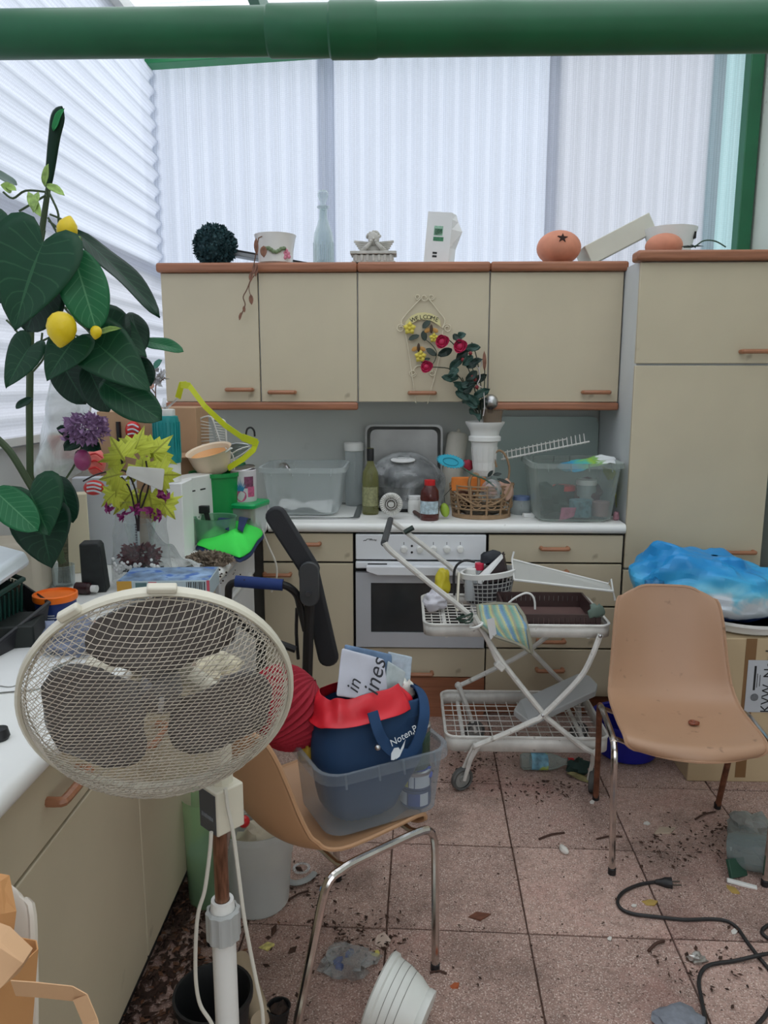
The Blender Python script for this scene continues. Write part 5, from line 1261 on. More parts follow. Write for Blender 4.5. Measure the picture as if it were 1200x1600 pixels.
# jar and tins at the right end
def cyl(c, r, h, mt, lab, name, cat, lidm=None, lid_h=.006, lab_m=None):
    t = thing(name, lab, cat, c)
    MB().lathe([(0, 0), (r * .96, 0), (r, .004), (r, h - .006), (r * .95, h)], 26, Matrix.Translation(c), (True, True)).obj('body', mt, t)
    if lidm: MB().lathe([(r * 1.0, h - .008), (r * 1.03, h - .004), (r * 1.03, h + lid_h), (r * .9, h + lid_h + .002), (r * .88, h + lid_h - .003), (r * .6, h + lid_h - .003), (r * .58, h + lid_h), (0, h + lid_h)], 26, Matrix.Translation(c)).obj('lid', lidm, t)
    if lab_m:
        for a0, a1, mt2 in lab_m: MB().lathe([(r * 1.012, h * .16), (r * 1.012, h * .86)], 10, Matrix.Translation(c), arc=(R(a0), R(a1))).obj('paper_label', mt2, t)
    return t
jx = (bxM.inverted() @ bk_(680, 1200, -.35)).x; jx = min(jx, wv / 2 * .93 - .042)
c0 = bxM @ V(jx, -dv_ * .19, .006)
navy = M('tin_navy', (46, 62, 104), .4, var=.2, scale=30); yl_ = M('tin_yellow', (206, 196, 84), .5); wl_ = M('tin_white', (200, 204, 210), .5)
cyl(c0, .040, .048, navy, 'lowest blue and white tin in the right corner of the clear box', 'tin', 'tin', None, 0, [(190, 235, wl_), (240, 285, M('tin_blue', (44, 70, 140), .4)), (285, 320, wl_)])
cyl(c0 + V(0, 0, .050), .040, .045, navy, 'middle navy tin with yellow label in the clear box', 'tin', 'tin', steel_m, .003, [(185, 240, yl_), (243, 262, wl_), (266, 330, wl_)])
cyl(c0 + V(-.002, .002, .103), .038, .105, clear('jar_green', (70, 92, 74), .6, .3, .08), 'dark green glass jar with silver lid on top of the tins', 'jar', 'jar', steel_m, .006)
MB().box(c0 + V(.004, -.006, .2165), (.018, .012, .0008), (0, 0, .4)).obj('sticker', M('sticker_yellow', (206, 210, 150), .6), bpy.data.objects['jar.004'] if 'jar.004' in bpy.data.objects else None)
tag(crumple(bk_(655, 1206, -.5), (.035, .02, .018), M('royal_blue', (50, 70, 170), .5), 'blue_wrapper', None, 12, .5, 2), 'royal blue plastic wrapper between tote bag and tins', 'wrapper')
tag(crumple(bk_(648, 1165, -.1), (.02, .03, .05), paper_m, 'white_paper_roll', None, 12, .4, 4), 'crumpled white paper between the tote bag and the glass jar', 'paper')
tag(crumple(bk_(482, 1172, .55), (.025, .03, .035), M('mustard', (196, 160, 50), .6), 'yellow_cloth', None, 12, .4, 6), 'small mustard yellow cloth under the red knitted bundle', 'cloth')
# red ribbed knit
kc = bk_(448, 1106, .9)
t = thing('red_knit', 'dark red ribbed woollen bundle bulging beside the tote bag', 'knitwear', kc - V(0, 0, .1))
km = M('red_wool', (150, 26, 44), .9, var=.12, bump=.3, bscale=200)
m = MB(); m.grid(lambda u, v: (lambda th1, ph1: kc + V((.115 + .005 * math.cos(40 * th1)) * math.sin(ph1) * math.cos(th1), (.085 + .004 * math.cos(40 * th1)) * math.sin(ph1) * math.sin(th1), .098 * math.cos(ph1)) * (1 + .12 * noise.noise(V(math.cos(th1), math.sin(th1), ph1))))(2 * PI * u, .03 + PI * .94 * v), 160, 16, closeu=True)
M2 = Matrix.Translation(kc) @ Euler((R(-30), R(50), 0)).to_matrix().to_4x4() @ Matrix.Translation(-kc); m.xf(M2); m.uv = None
m.obj('knit', km, t, ang=60)
# ================================================================== PEDESTAL FAN
fc = at(251, 1091, 1.10)
fn_ = V(.25, -.905, -.345).normalized()
fx = V(0, 0, 1).cross(fn_); fx = -fx.normalized() if fx.x < 0 else fx.normalized()
fy = fn_.cross(fx).normalized(); fy = fy if fy.z > 0 else -fy
fx = fy.cross(fn_).normalized()
def FP(x, y, z=0): return fc + fx * x + fy * y + fn_ * z
RF = .2055
fan_px = V(at(343, 1300, 1.25).x, 1.25, 0)
fan = thing('pedestal_fan', 'old cream pedestal fan with mesh guard and grey blades on a white pole', 'fan', fan_px)
guard_m = M('guard_wire', (186, 176, 160), .45, var=.16, scale=30)
rim_m = M('fan_cream', (214, 208, 190), .42, var=.05)
def circ(r, z, n=64): return [FP(r * math.cos(2 * PI * i / n), r * math.sin(2 * PI * i / n), z) for i in range(n)]
m = MB(); m.rings([circ(RF - .004, -.010), circ(RF + .002, -.011), circ(RF + .004, -.003), circ(RF + .003, .006), circ(RF - .001, .009), circ(RF - .005, .006), circ(RF - .004, -.010)], True, (False, False)); m.obj('rim', rim_m, fan)
for a0, rr, w, h in ((86, RF + .008, .042, .011), (122, RF + .008, .034, .013)):
    a = R(a0); c = FP(rr * math.cos(a), rr * math.sin(a), .004); tx_ = fx * -math.sin(a) + fy * math.cos(a); ty_ = fx * math.cos(a) + fy * math.sin(a)
    MB().box((0, 0, 0), (w, h, .016)).xf(frame(c, tx_, ty_)).obj('clip', rim_m, fan, bevel=.003)
def guard(depth, name, sgn, dens=1.0):
    # two families of wires crossing in flat diamonds, domed
    def dome(x, y):
        r = min(1, math.hypot(x, y) / (RF - .004)); return sgn * depth * (1 - r ** 7)
    g = MB(); rr = RF - .004
    for ang_, sp_ in ((-2, .0066 * dens), (52, .0085 * dens)):
        an = R(ang_); dx_, dy_ = math.cos(an), math.sin(an); nx_, ny_ = -dy_, dx_
        k = -int(rr / sp_)
        while k * sp_ < rr:
            o_ = k * sp_; k += 1
            L = math.sqrt(max(0, rr * rr - o_ * o_))
            if L < .01: continue
            n = max(4, int(L / .017)); ps = []
            for i in range(n + 1):
                s_ = -L + 2 * L * i / n; s_ = L * math.sin(PI / 2 * s_ / L)
                x, y = nx_ * o_ + dx_ * s_, ny_ * o_ + dy_ * s_; ps.append(FP(x, y, dome(x, y)))
            g.tube(ps, .0007, 4, caps=False)
    o = g.obj(name, guard_m, fan, recalc=False); o['kind'] = 'stuff'
    for q_ in (.35, .7, .97): MB().tube(circ(rr * q_, sgn * depth * (1 - q_ ** 3.2), 48), .0012, 5, True).obj('guard_ring', guard_m, fan) if q_ > .9 else None
guard(.072, 'front_guard', 1)
guard(.070, 'rear_guard', -1, 1.7)
bl_m = M('blade_grey', (104, 100, 98), .4, var=.05)
for an in (78, 198, 318):
    a0 = R(an)
    def bf(u, v):
        r = .028 + (.188 - .028) * v
        half = lerp_list([(0, .55), (.15, .66), (.45, .90), (.7, .88), (.85, .74), (.95, .50), (1, .12)], v)
        a = a0 + (u - .5) * 2 * half + .12 * math.sin(v * 2)
        return FP(r * math.cos(a), r * math.sin(a), -.018 + .030 * (u - .5) * (1 - .3 * v))
    MB().grid(bf, 12, 14).obj('blade', bl_m, fan, solid=.002, recalc=False)
mx_ = frame(FP(0, 0, 0), fx, fy)
MB().lathe([(0, -.045), (.03, -.045), (.034, -.02), (.03, .004), (.014, .012), (0, .013)], 24, mx_).obj('hub', bl_m, fan)
MB().tube([FP(0, -.008, .018), FP(.003, .016, .018)], .0042, 8).obj('badge_pin', M('pin_grey', (168, 166, 164), .5), fan)
# motor housing and tilt joint behind the rear guard
piv = fan_px + V(0, 0, fc.z - .005)
MB().lathe([(0, -.225), (.035, -.22), (.055, -.20), (.062, -.15), (.06, -.10), (.05, -.078), (0, -.076)], 24, mx_).obj('motor', rim_m, fan)
bxc = at(343, 1262, 1.23); 
MB().tube([FP(0, -.05, -.15), V(bxc.x, 1.25, fc.z - .06), V(bxc.x, 1.25, bxc.z)], .022, 10).obj('neck', rim_m, fan)
BM = Matrix.Translation(V(bxc.x, 1.245, bxc.z - .001)) @ Matrix.Rotation(R(48), 4, 'Z')
cb_ = MB().box((0, 0, 0), (.058, .058, .085)).xf(BM).obj('control_box', rim_m, fan, bevel=.003)
pc_ = MB().box((-.0295, 0, -.002), (.0015, .050, .076)).xf(BM).obj('panel', M('panel_dark', (62, 66, 72), .4), cb_)
text('FAVORIT', .0095, BM @ V(-.0306, 0, -.012), BM.to_3x3() @ V(0, -1, 0), (0, 0, 1), M('panel_text', (128, 134, 140), .6), cb_) if False else None
pm_ = MB()
for k in range(6): pm_.box((-.0306, .016 - k * .0062, -.012), (.0006, .0048, .0065 if k % 2 else .0078))
pm_.xf(BM).obj('lettering', M('panel_text', (118, 124, 130), .6), cb_)
px0 = fan_px.x
zc0, zc1, zw = at(350, 1405, 1.25).z, at(352, 1418, 1.25).z, at(352, 1466, 1.25).z
MB().tube([V(px0, 1.25, zc1 - .06), V(px0, 1.25, bxc.z - .04)], .0135, 14).obj('inner_pole', M('rusty_chrome', (132, 96, 76), .35, metal=.75, var=.45, scale=22, streak=(8, 8, 1)), fan)
m = MB().lathe([(.0145, zc0), (.021, zc0), (.023, zc0 - .018), (.024, zc0 - .022)], 20, Matrix.Translation((px0, 1.25, 0))); m.obj('collar_sleeve', white_m, fan)
m = MB(); n = 40
prof = [(.0245, zc0 - .018), (.030, zc0 - .022), (.030, zw + .004), (.026, zw)]
m.rings([[V(px0 + (r + (.0022 if (i // 2) % 2 and r > .027 else 0)) * math.cos(2 * PI * i / n), 1.25 + (r + (.0022 if (i // 2) % 2 and r > .027 else 0)) * math.sin(2 * PI * i / n), z) for i in range(n)] for r, z in prof], True, (False, False)); m.obj('clamp_nut', M('nut_grey', (172, 174, 172), .45), fan, ang=20)
MB().tube([V(px0, 1.25, .03), V(px0, 1.25, zw + .01)], .0225, 18).obj('outer_pole', white_m, fan)
for k in range(4):
    a = R(45 + 90 * k); MB().tube([V(px0, 1.25, .045), V(px0 + .24 * math.cos(a), 1.25 + .24 * math.sin(a), .016)], .016, 8, flat=(.8, 1.2)).obj('foot', rim_m, fan)
cord_m = M('cord_white', (206, 202, 190), .5, var=.08)
def cord(y, *q_): return MB().tube([p for p in smooth_pts([at(a, b, y + .0 * i) for i, (a, b) in enumerate(q_)], 6)], .0036, 7).obj('cord', cord_m, fan)
cord(1.20, (330, 1300), (328, 1330), (320, 1390), (310, 1425), (306, 1470), (306, 1530), (313, 1570), (330, 1598), (348, 1640))
cord(1.20, (352, 1232), (356, 1262), (364, 1300), (372, 1360), (381, 1430), (392, 1490), (402, 1540), (410, 1580), (412, 1640))

# ================================================================== FOLDING EXERCISE BENCH
YE = 2.42
t = thing('exercise_trainer', 'black folding exercise trainer with padded arms and blue foam grip', 'exercise machine', V(at(480, 1000, YE).x, YE, 0))
pad_m = M('pad_black', (34, 35, 39), .6, var=.06, bump=.1, bscale=300)
def padslab(name, p0, p1, w0, w1, y, thick=.03):
    a, b = at(*p0, y), at(*p1, y); d = (b - a); L = d.length; d.normalize(); s_ = V(d.z, 0, -d.x); n = 8
    ol = []
    for i in range(n + 1): a_ = PI / 2 + PI * i / n; ol.append(a + s_ * (w0 * math.sin(a_)) + d * (w0 * (1 + math.cos(a_) * .9)))
    for i in range(n + 1): a_ = -PI / 2 + PI * i / n; ol.append(b + s_ * (w1 * math.sin(a_)) - d * (w1 * (1 - math.cos(a_) * .9)))
    m = MB(); m.rings([[q_ + V(0, thick, 0) for q_ in ol], ol]); return m.obj(name, pad_m, t, bevel=.01, seg=3)
padslab('upper_pad', (421, 793), (492, 905), .036, .034, YE)
padslab('lower_pad', (478, 880), (516, 1044), .036, .036, YE + .06)
bk2 = MB(); a, b = at(471, 880, YE - .03), at(497, 945, YE - .03)
ol = [(x, z) for x, z in rrect(.064, .15, .03, 5)]
bk2.prism(ol, at(484, 911, YE - .02), (1, 0, 0), (0, 0, 1), .02); bk2.obj('bracket', M('bracket_grey', (58, 60, 62), .45), t, bevel=.003)
MB().lathe([(0, .014), (.008, .014), (.0095, .0), ], 6, frame(at(482, 927, YE - .045), (1, 0, 0), (0, 0, 1))).obj('bolt', M('bolt_grey', (84, 86, 88), .4, metal=.6), t, smooth=False)
blk = M('steel_black', (26, 26, 28), .4)
MB().tube([at(484, 935, YE), at(482, 985, YE), at(480, 1060, YE), V(at(480, 1060, YE).x, YE, .02)], .018, 10).obj('post', blk, t)
MB().tube(smooth_pts([at(440, 913, YE - .05), at(452, 918, YE - .04), at(464, 930, YE - .02), at(470, 952, YE), at(478, 985, YE)], 5), .013, 10).obj('tube', blk, t)
MB().tube(smooth_pts([at(372, 909, YE - .05), at(361, 913, YE - .05), at(357, 925, YE - .05), at(362, 958, YE - .03), at(400, 990, YE), at(462, 1015, YE)], 5), .0125, 10).obj('tube', blk, t)
MB().tube([at(368, 908, YE - .05), at(442, 914, YE - .05)], .0195, 14).obj('foam_grip', M('foam_navy', (28, 52, 110), .8, var=.05), t)
MB().tube(smooth_pts([at(464, 950, YE + .03), at(463, 990, YE + .03), at(466, 1030, YE + .03)], 3), .006, 6).obj('cable', blk, t)
MB().tube([V(at(480, 1060, YE).x - .22, YE, .02), V(at(480, 1060, YE).x + .22, YE, .02)], .018, 8).obj('foot_bar', blk, t)
# ================================================================== LEFT WORKTOP: NEAR END
def bx(name, lab, cat, px, py, w, d, h, rot, mt, bevel=.003, z=ZT, part='box', at_c=None, open_top=False):
    c = at_c if at_c is not None else on(px, py, z)
    t = thing(name, lab, cat, c)
    Mx = Matrix.Translation(c + V(0, 0, h / 2)) @ Matrix.Rotation(R(rot), 4, 'Z')
    MB().box((0, 0, 0), (w, d, h)).xf(Mx).obj(part, mt, t, bevel=bevel)
    return t, Mx
def quad(Mx, x0, x1, z0, z1, y, mt, parent, name='print'):
    return MB().poly([Mx @ V(x0, y, z0), Mx @ V(x1, y, z0), Mx @ V(x1, y, z1), Mx @ V(x0, y, z1)]).obj(name, mt, parent, recalc=False)
# black slanting tray with the green basket in it
tray_m = M('tray_black', (40, 40, 44), .5, var=.08)
a = [at(76, 942, 1.75), at(-40, 1035, 1.50), at(-90, 990, 1.65), at(38, 915, 1.92)]
c_ = sum(a, V(0, 0, 0)) / 4
t = thing('black_tray', 'black plastic tray tilted on the near left worktop under the green basket', 'tray', V(c_.x, c_.y, ZT))
m = MB(); m.rings([[q_ - V(0, 0, .055) + (c_ - q_) * .10 for q_ in a], a], True, (True, False)); m.obj('tray', tray_m, t, smooth=False, solid=.004)
MB().tube([q_ for q_ in a], .006, 6, True).obj('rim', tray_m, t)
ga = [at(36, 905, 1.75), at(-50, 960, 1.55), at(-120, 930, 1.70), at(-20, 885, 1.90)]
gb = [q_ - V(0, 0, .085) for q_ in [at(32, 905, 1.76), at(-50, 960, 1.57), at(-115, 930, 1.70), at(-18, 885, 1.88)]]
t = thing('green_basket', 'dark green slatted plastic basket with white lid on the near left worktop', 'basket', gb[0])
dgm = M('basket_dark_green', (24, 66, 58), .5)
m = MB(); m.rings([[q_.lerp(sum(gb, V(0, 0, 0)) / 4, .12) for q_ in gb], [q_.lerp(sum(ga, V(0, 0, 0)) / 4, .08) - V(0, 0, .012) for q_ in ga]], True, (True, False)); m.obj('body', M('basket_inner', (14, 40, 36), .6), t, smooth=False)
for k in range(4):
    for i in range(12):
        f = (i + .5) / 12; p0 = gb[k].lerp(gb[(k + 1) % 4], f); p1 = ga[k].lerp(ga[(k + 1) % 4], f) - V(0, 0, .01)
        MB().tube([p0, p1], .0028, 5).obj('slat', dgm, t)
MB().tube(ga, .007, 6, True).obj('rim', dgm, t)
la = [q_ + V(0, 0, .0) for q_ in (at(47, 876, 1.75), at(-45, 940, 1.50), at(-130, 900, 1.70), at(-10, 860, 1.95))]
lb = [q_ + V(0, 0, .028) + (sum(la, V(0, 0, 0)) / 4 - q_) * .08 for q_ in la]
m = MB(); m.rings([[q_ - V(0, 0, .012) for q_ in la], la, lb]); m.obj('lid', M('lid_white', (214, 222, 226), .35), t, bevel=.012, seg=4)
# dark block and small things under the tray
tag(MB().box(on(30, 1010, ZT) + V(-.03, .02, .03), (.14, .12, .06), (0, 0, .2)).obj('dark_block', M('block_black_green', (28, 34, 32), .6), bevel=.004), 'low dark block lying under the black tilted tray', 'block')
tag(MB().box(at(46, 987, 1.72) - V(0, 0, .006), (.026, .03, .02), (0, .1, .3)).obj('white_fastener', white_m, bevel=.006), 'small white hexagonal fastener under the edge of the black tray', 'cap')
for i, (p, r_, lab) in enumerate((((10, 1045), .25, 'loose white paper sheets lying flat on the near left worktop'), ((40, 1030), -.3, 'second loose white sheet lying across the first near the fan'))):
    c = on(*p, ZT + .002 + .003 * i); tag(cloth(lambda u, v, c=c, r_=r_: c + Matrix.Rotation(r_, 3, 'Z') @ V(-.10 + .2 * u, -.14 + .28 * v, .002), 8, 8, paper_m, 'paper_sheet', None, .001, 1, .0015, 9, i), lab, 'paper')
# black knob on the worktop
c = on(0, 1155, ZT)
t = thing('black_stopper', 'small black round stopper lying at the near end of the left worktop', 'knob', c)
MB().lathe([(0, 0), (.014, 0), (.017, .006), (.014, .02), (0, .024)], 16, Matrix.Translation(c)).obj('knob', black_m, t); MB().tube([c + V(-.03, .01, .008), c + V(-.01, .003, .01)], .006, 8).obj('stem', black_m, t)
# blue tub with orange lid
c = on(90, 978, ZT); sp = spx(c.y, 950)
t = thing('blue_tub', 'dark blue round tub with bright orange lid on the left worktop', 'tub', c)
MB().lathe([(0, 0), (26 * sp, 0), (28 * sp, .004), (31 * sp, 46 * sp), (31 * sp, 50 * sp)], 30, Matrix.Translation(c)).obj('body', M('tub_navy', (24, 50, 112), .4), t)
MB().lathe([(32.5 * sp, 44 * sp), (33.5 * sp, 46 * sp), (33.5 * sp, 54 * sp), (31 * sp, 55 * sp), (30 * sp, 51 * sp), (0, 50 * sp)], 30, Matrix.Translation(c)).obj('lid', M('lid_orange', (246, 118, 24), .4), t)
for k, (z, a0, a1) in enumerate(((30, 240, 262), (25, 238, 290), (21, 240, 296), (17, 242, 288))): MB().lathe([((28.3 + z / 46 * 2.9) * sp, z * sp), ((28.4 + z / 46 * 2.9) * sp, (z + 1.6) * sp)], 8, Matrix.Translation(c), arc=(R(a0), R(a1))).obj('printed_line', inkw, t)
# cream boxes at the wall
bx('cream_carton', 'cream carton standing behind the plant vase at the left wall', 'box', 118, 893, .10, .06, .26, 24, M('carton_cream', (214, 204, 176), .7, var=.06))
bx('cream_canister', 'cream lidded container half hidden by the big leaf at the left', 'container', 22, 925, .20, .16, .16, 10, M('canister_cream', (196, 186, 168), .6, var=.06), bevel=.02)
t, Mx = bx('white_styrofoam_box', 'tall pale grey box standing behind the wrapped wreath', 'box', 172, 880, .20, .05, .30, 12, M('box_pale_grey', (190, 194, 200), .6, var=.04))
t = thing('black_carton', 'narrow black carton standing between cream carton and pale box', 'box', on(152, 922, ZT))
Mx = Matrix.Translation(on(152, 922, ZT)) @ Matrix.Rotation(R(10), 4, 'Z'); sp = spx(on(152, 922, ZT).y)
MB().rings([[Mx @ V(x, y, z) for x, y in ((-20 * sp, -.03), (18 * sp - k, -.03), (18 * sp - k, .03), (-20 * sp, .03))] for z, k in ((0, 0), (76 * sp, 6 * sp), (82 * sp, 10 * sp))]).obj('box', M('carton_black', (30, 34, 34), .6, var=.4, scale=40), t, smooth=False, bevel=.004)
t = thing('small_bottle', 'small dark bottle with white cap lying before the black carton', 'bottle', on(140, 925, ZT))
c = on(136, 928, ZT) + V(0, 0, .018); MB().tube([c + V(-.03, 0, 0), c + V(.01, -.005, 0), c + V(.018, -.006, 0)], [.018, .018, .01], 12).obj('bottle', M('bottle_dark_red', (52, 22, 26), .3), t); MB().tube([c + V(.018, -.006, 0), c + V(.034, -.008, 0)], .011, 12).obj('cap', white_m, t)
# wreath in plastic
c = on(222, 914, ZT) + V(0, 0, .012); sp = spx(c.y, 870)
t = thing('wrapped_wreath', 'burgundy artificial wreath with white beads wrapped in clear plastic', 'wreath', c)
blades(c + V(0, 0, 42 * sp), (36 * sp, .035, 20 * sp), 420, .02, M('wreath_burgundy', (92, 30, 40), .7, var=.3), 'foliage', t, 5, hemi=-1, shell=.5)
blades(c + V(0, 0, 20 * sp), (34 * sp, .03, 14 * sp), 260, .016, M('wreath_dark', (52, 48, 54), .7, var=.4), 'foliage', t, 6, hemi=-1, shell=.4)
rnd = random.Random(8); bead = M('bead_white', (230, 230, 230), .3)
for i in range(44):
    x = rnd.uniform(-38, 38); b_ = MB().ball(c + V(x * sp, -.038 - .012 * math.cos(x / 30), (24 + 6 * math.sin(x * .3) + rnd.uniform(0, 12)) * sp), rnd.uniform(.0045, .0062), 8, 6).obj('bead', bead, t)
m = MB()
def wf(u, v):
    a = 2 * PI * u; k = 1 - .25 * v ** 2
    q_ = c + V(46 * sp * k * math.cos(a) + 6 * sp * v, .062 * k * math.sin(a), v * 132 * sp)
    return q_ + V(noise.noise(q_ * 20), noise.noise(q_ * 17 + V(5, 0, 0)), 0) * .012
m.grid(wf, 36, 14, closeu=True); m.obj('film', clear('film_thin', (225, 228, 228), .07, .4, .1, var=.08), t)
lt_ = M('silver_print', (90, 92, 96), .5)
for i in range(9): MB().box(c + V(8 * sp, -.066, (66 + i * 4) * sp), (.006, .001, .005)).obj('printed_mark', lt_, t)
c2 = on(268, 900, ZT)
tag(cloth(lambda u, v: c2 + V(-.06 + .16 * u, .02 - .06 * v, .01 + .16 * (1 - u) * v + .02), 14, 12, film_m, 'plastic_wrap', None, .001, 1, .03, 14, 3), 'loose crumpled clear plastic wrap between wreath and fur', 'wrap')
# flat printed boxes in front
t = thing('printed_box', 'flat printed carton with barcode and blue lid lying behind the fan rim', 'box', on(265, 925, ZT))
c = on(253, 948, ZT) + V(0, .02, .03); Mx = Matrix.Translation(c + V(.01, .03, .026)) @ Matrix.Rotation(R(4), 4, 'Z')
MB().box((0, 0, 0), (.25, .15, .05)).xf(Mx).obj('box', M('carton_bluegrey', (170, 186, 192), .6, var=.06), t, bevel=.002)
tm = M('carton_top_print', (120, 146, 176), .5, var=.7, scale=16, speck=(22, .55, (40, 96, 176), .9)); MB().box((0, 0, .0255), (.246, .146, .001)).xf(Mx).obj('top_print', tm, t)
for x0, x1, z0, z1, mt in ((-.125, -.085, -.025, .025, M('print_ochre', (196, 150, 60), .6)), (-.075, -.045, -.022, .02, M('print_teal', (80, 110, 112), .6)), (-.04, -.018, -.022, .022, M('print_rose', (196, 84, 100), .6)), (.022, .034, -.004, .018, M('print_orange', (206, 130, 70), .6)), (.117, .125, -.025, .025, M('print_rose', (196, 84, 100)))): quad(Mx, x0, x1, z0, z1, -.0755, mt, t)
for i in range(11): quad(Mx, .062 + i * .0048, .062 + i * .0048 + (.0028 if i % 3 else .0016), -.004, .021, -.0756, ink_m, t, 'barcode_line')
for i in range(5): quad(Mx, -.012, .018, -.016 + i * .007, -.0135 + i * .007, -.0756, M('print_grey', (130, 140, 146), .6), t, 'printed_line')
MB().lathe([(.004, 0), (.007, 0)], 14, Mx @ frame((.048, -.0757, -.006), (1, 0, 0), (0, 0, 1))).obj('logo', ink_m, t)
bx('red_carton', 'red and cream carton seen through the fan mesh on the left worktop', 'box', 150, 1010, .13, .09, .05, 8, M('carton_red', (176, 40, 48), .6, var=.1))
tag(crumple(on(110, 1020, ZT) + V(0, 0, .04), (.07, .06, .04), M('grey_blue_cloth', (120, 128, 150), .85, var=.35, scale=20), 'grey_cloth', None, 14, .5, 4), 'crumpled grey blue cloth seen through the fan mesh', 'cloth')
bx('cream_switch', 'small cream switch box lying on the worktop behind the fan', 'switch', 158, 1045, .06, .05, .025, 12, offwhite_m, bevel=.006)
t = thing('white_packet', 'white paper packet lying on the worktop behind the top of the fan', 'packet', on(215, 985, ZT)); crumple(on(230, 990, ZT) + V(0, 0, .03), (.09, .05, .03), paper_m, 'packet', t, 14, .4, 8)
t, Mx = bx('red_folder', 'red cardboard folder leaning over the worktop edge behind the fan', 'folder', 400, 1100, .16, .02, .11, -25, M('folder_red', (190, 40, 66), .6), at_c=V(-.46, 1.86, .60)) if False else (None, None)

# ================================================================== LEFT WORKTOP: FAR END
# white appliance with slots
c = on(290, 850, ZT); 
t = thing('white_heater', 'white slotted appliance with green label standing before the bowls', 'appliance', c)
Mx = Matrix.Translation(c) @ Matrix.Rotation(R(66), 4, 'Z'); h_ = at(290, 745, c.y).z - ZT
MB().rings([[Mx @ V(x, y, z) for x, y in rrect(.26, .09, .015, 3)] for z in (0, h_ - .01, h_)]).obj('body', white_m, t, bevel=.004)
for i in range(3): MB().box((-.06 + .06 * i, -.0455, h_ * .8), (.03, .002, .005)).xf(Mx).obj('slot', ink_m, t)
for i in range(8): MB().box((-.08 + .022 * i, -.0455, h_ * (.3 + .05 * (i % 3))), (.008, .001, .004)).xf(Mx).obj('slot', M('slot_grey', (120, 124, 122), .6), t)
MB().box((-.088, -.0456, .06), (.06, .001, .09)).xf(Mx).obj('label', M('label_green', (84, 160, 96), .5, var=.2), t)
MB().prism([(-.014, 0), (.014, 0), (0, .028)], Mx @ V(-.085, -.0466, .05), Mx.to_3x3() @ V(1, 0, 0), (0, 0, 1), .0008).obj('logo', M('label_dark_green', (30, 84, 52), .5), t)
# black bracket at its side
cb2 = at(318, 790, c.y + .02)
t = thing('black_bracket', 'black metal bracket arm standing beside the white appliance', 'bracket', V(cb2.x, cb2.y, ZT))
MB().box(at(307, 772, cb2.y), (.018, .02, .10)).obj('arm', black_m, t, bevel=.003); MB().box(at(317, 796, cb2.y), (.05, .02, .03)).obj('arm', black_m, t, bevel=.003); MB().tube([at(322, 800, cb2.y), at(330, 832, cb2.y)], .010, 6).obj('leg', black_m, t)
# cardboard boxes against the corner
t = thing('cardboard_box', 'tall open cardboard box with navy label behind the teal bottle', 'box', V(at(290, 760, 3.05).x, 3.05, ZT))
bzt = at(285, 637, 3.05).z; x0, x1 = at(252, 700, 3.05).x, at(308, 700, 3.05).x
MB().span((x0, 3.05, ZT + .17), (x1, 3.25, bzt - .0)).obj('box', card_m, t, bevel=.002)
MB().box(at(292, 712, 3.02), (.09, .05, .006), (.3, 0, 0)).obj('flap', card_m, t)
MB().span((x0 + .06, 3.046, ZT + .17 - .02), (x1 + .012, 3.10, ZT + .20)).obj('label', M('label_navy', (30, 44, 84), .5), t)
MB().span((x0 + .03, 3.0, ZT), (x1 + .03, 3.3, ZT + .168)).obj('lower_box', white_m, t, bevel=.003)
MB().span((x1 - .012, 3.047, ZT + .27), (x1 + .002, 3.049, ZT + .33)).obj('label', M('label_blue', (44, 76, 150), .5), t)
t, Mx = bx('cardboard_box', 'brown cardboard box standing behind the yellow leaf bouquet', 'box', 0, 0, .19, .18, at(205, 643, 2.66).z - ZT, 5, card_m, at_c=V(at(205, 660, 2.75).x, 2.75, ZT))
bp_ = Mx @ V(-.02, -.095, .12); MB().tube([bp_ + V(-.0, 0, -.06), bp_ + V(0, 0, .10)], .009, 6).obj('strap', black_m, t)
# teal bottle on top of the white box
c = at(264, 752, 2.62); sp = spx(2.62, 700)
t = thing('teal_bottle', 'teal plastic bottle with ribbed body and white cap in front of cardboard box', 'bottle', c)
m = MB(); n = 36
m.rings([[V(c.x + (r + (.0015 if 30 < z < 95 and i % 3 == 0 else 0)) * 1 * sp * math.cos(2 * PI * i / n) if False else c.x + r * sp * math.cos(2 * PI * i / n), c.y + r * sp * math.sin(2 * PI * i / n), c.z + z * sp) for i in range(n)] for r, z in [(20.5, 30), (21, 33), (19.5, 60), (20, 95), (18, 103), (13, 104), (13, 106)]], True, (True, True))
m.obj('bottle', M('teal_plastic', (12, 132, 132), .4), t)
m = MB()
for i in range(20):
    a = 2 * PI * i / 20; m.tube([c + V(20.3 * sp * math.cos(a), 20.3 * sp * math.sin(a), z * sp) for z in (38, 94)], .0022, 4)
m.obj('rib', M('teal_plastic', (12, 132, 132)), t)
MB().lathe([(r * sp, z * sp) for r, z in [(0, 0), (19, 0), (19.5, 3), (19.5, 32), (0, 33)]], 24, Matrix.Translation(c)).obj('base', white_m, t)
MB().lathe([(r * sp, z * sp) for r, z in [(14, 103), (14.5, 104), (14.5, 113), (12, 114), (0, 114)]], 24, Matrix.Translation(c)).obj('cap', white_m, t)
for i in range(3): MB().tube(smooth_pts([c + V(0, 0, 114 * sp), c + V((-12 + 12 * i) * sp, -.01, 122 * sp), c + V((-20 + 20 * i) * sp, 0, 130 * sp)], 3), .008, 5, flat=(.3, 1)).obj('ribbon', film_m, t)
tag(MB().span((c.x - .05, c.y - .05, ZT), (c.x + .06, c.y + .08, c.z - .001)).obj('white_carton', paper_m, bevel=.003), 'white carton underneath the teal bottle', 'box')
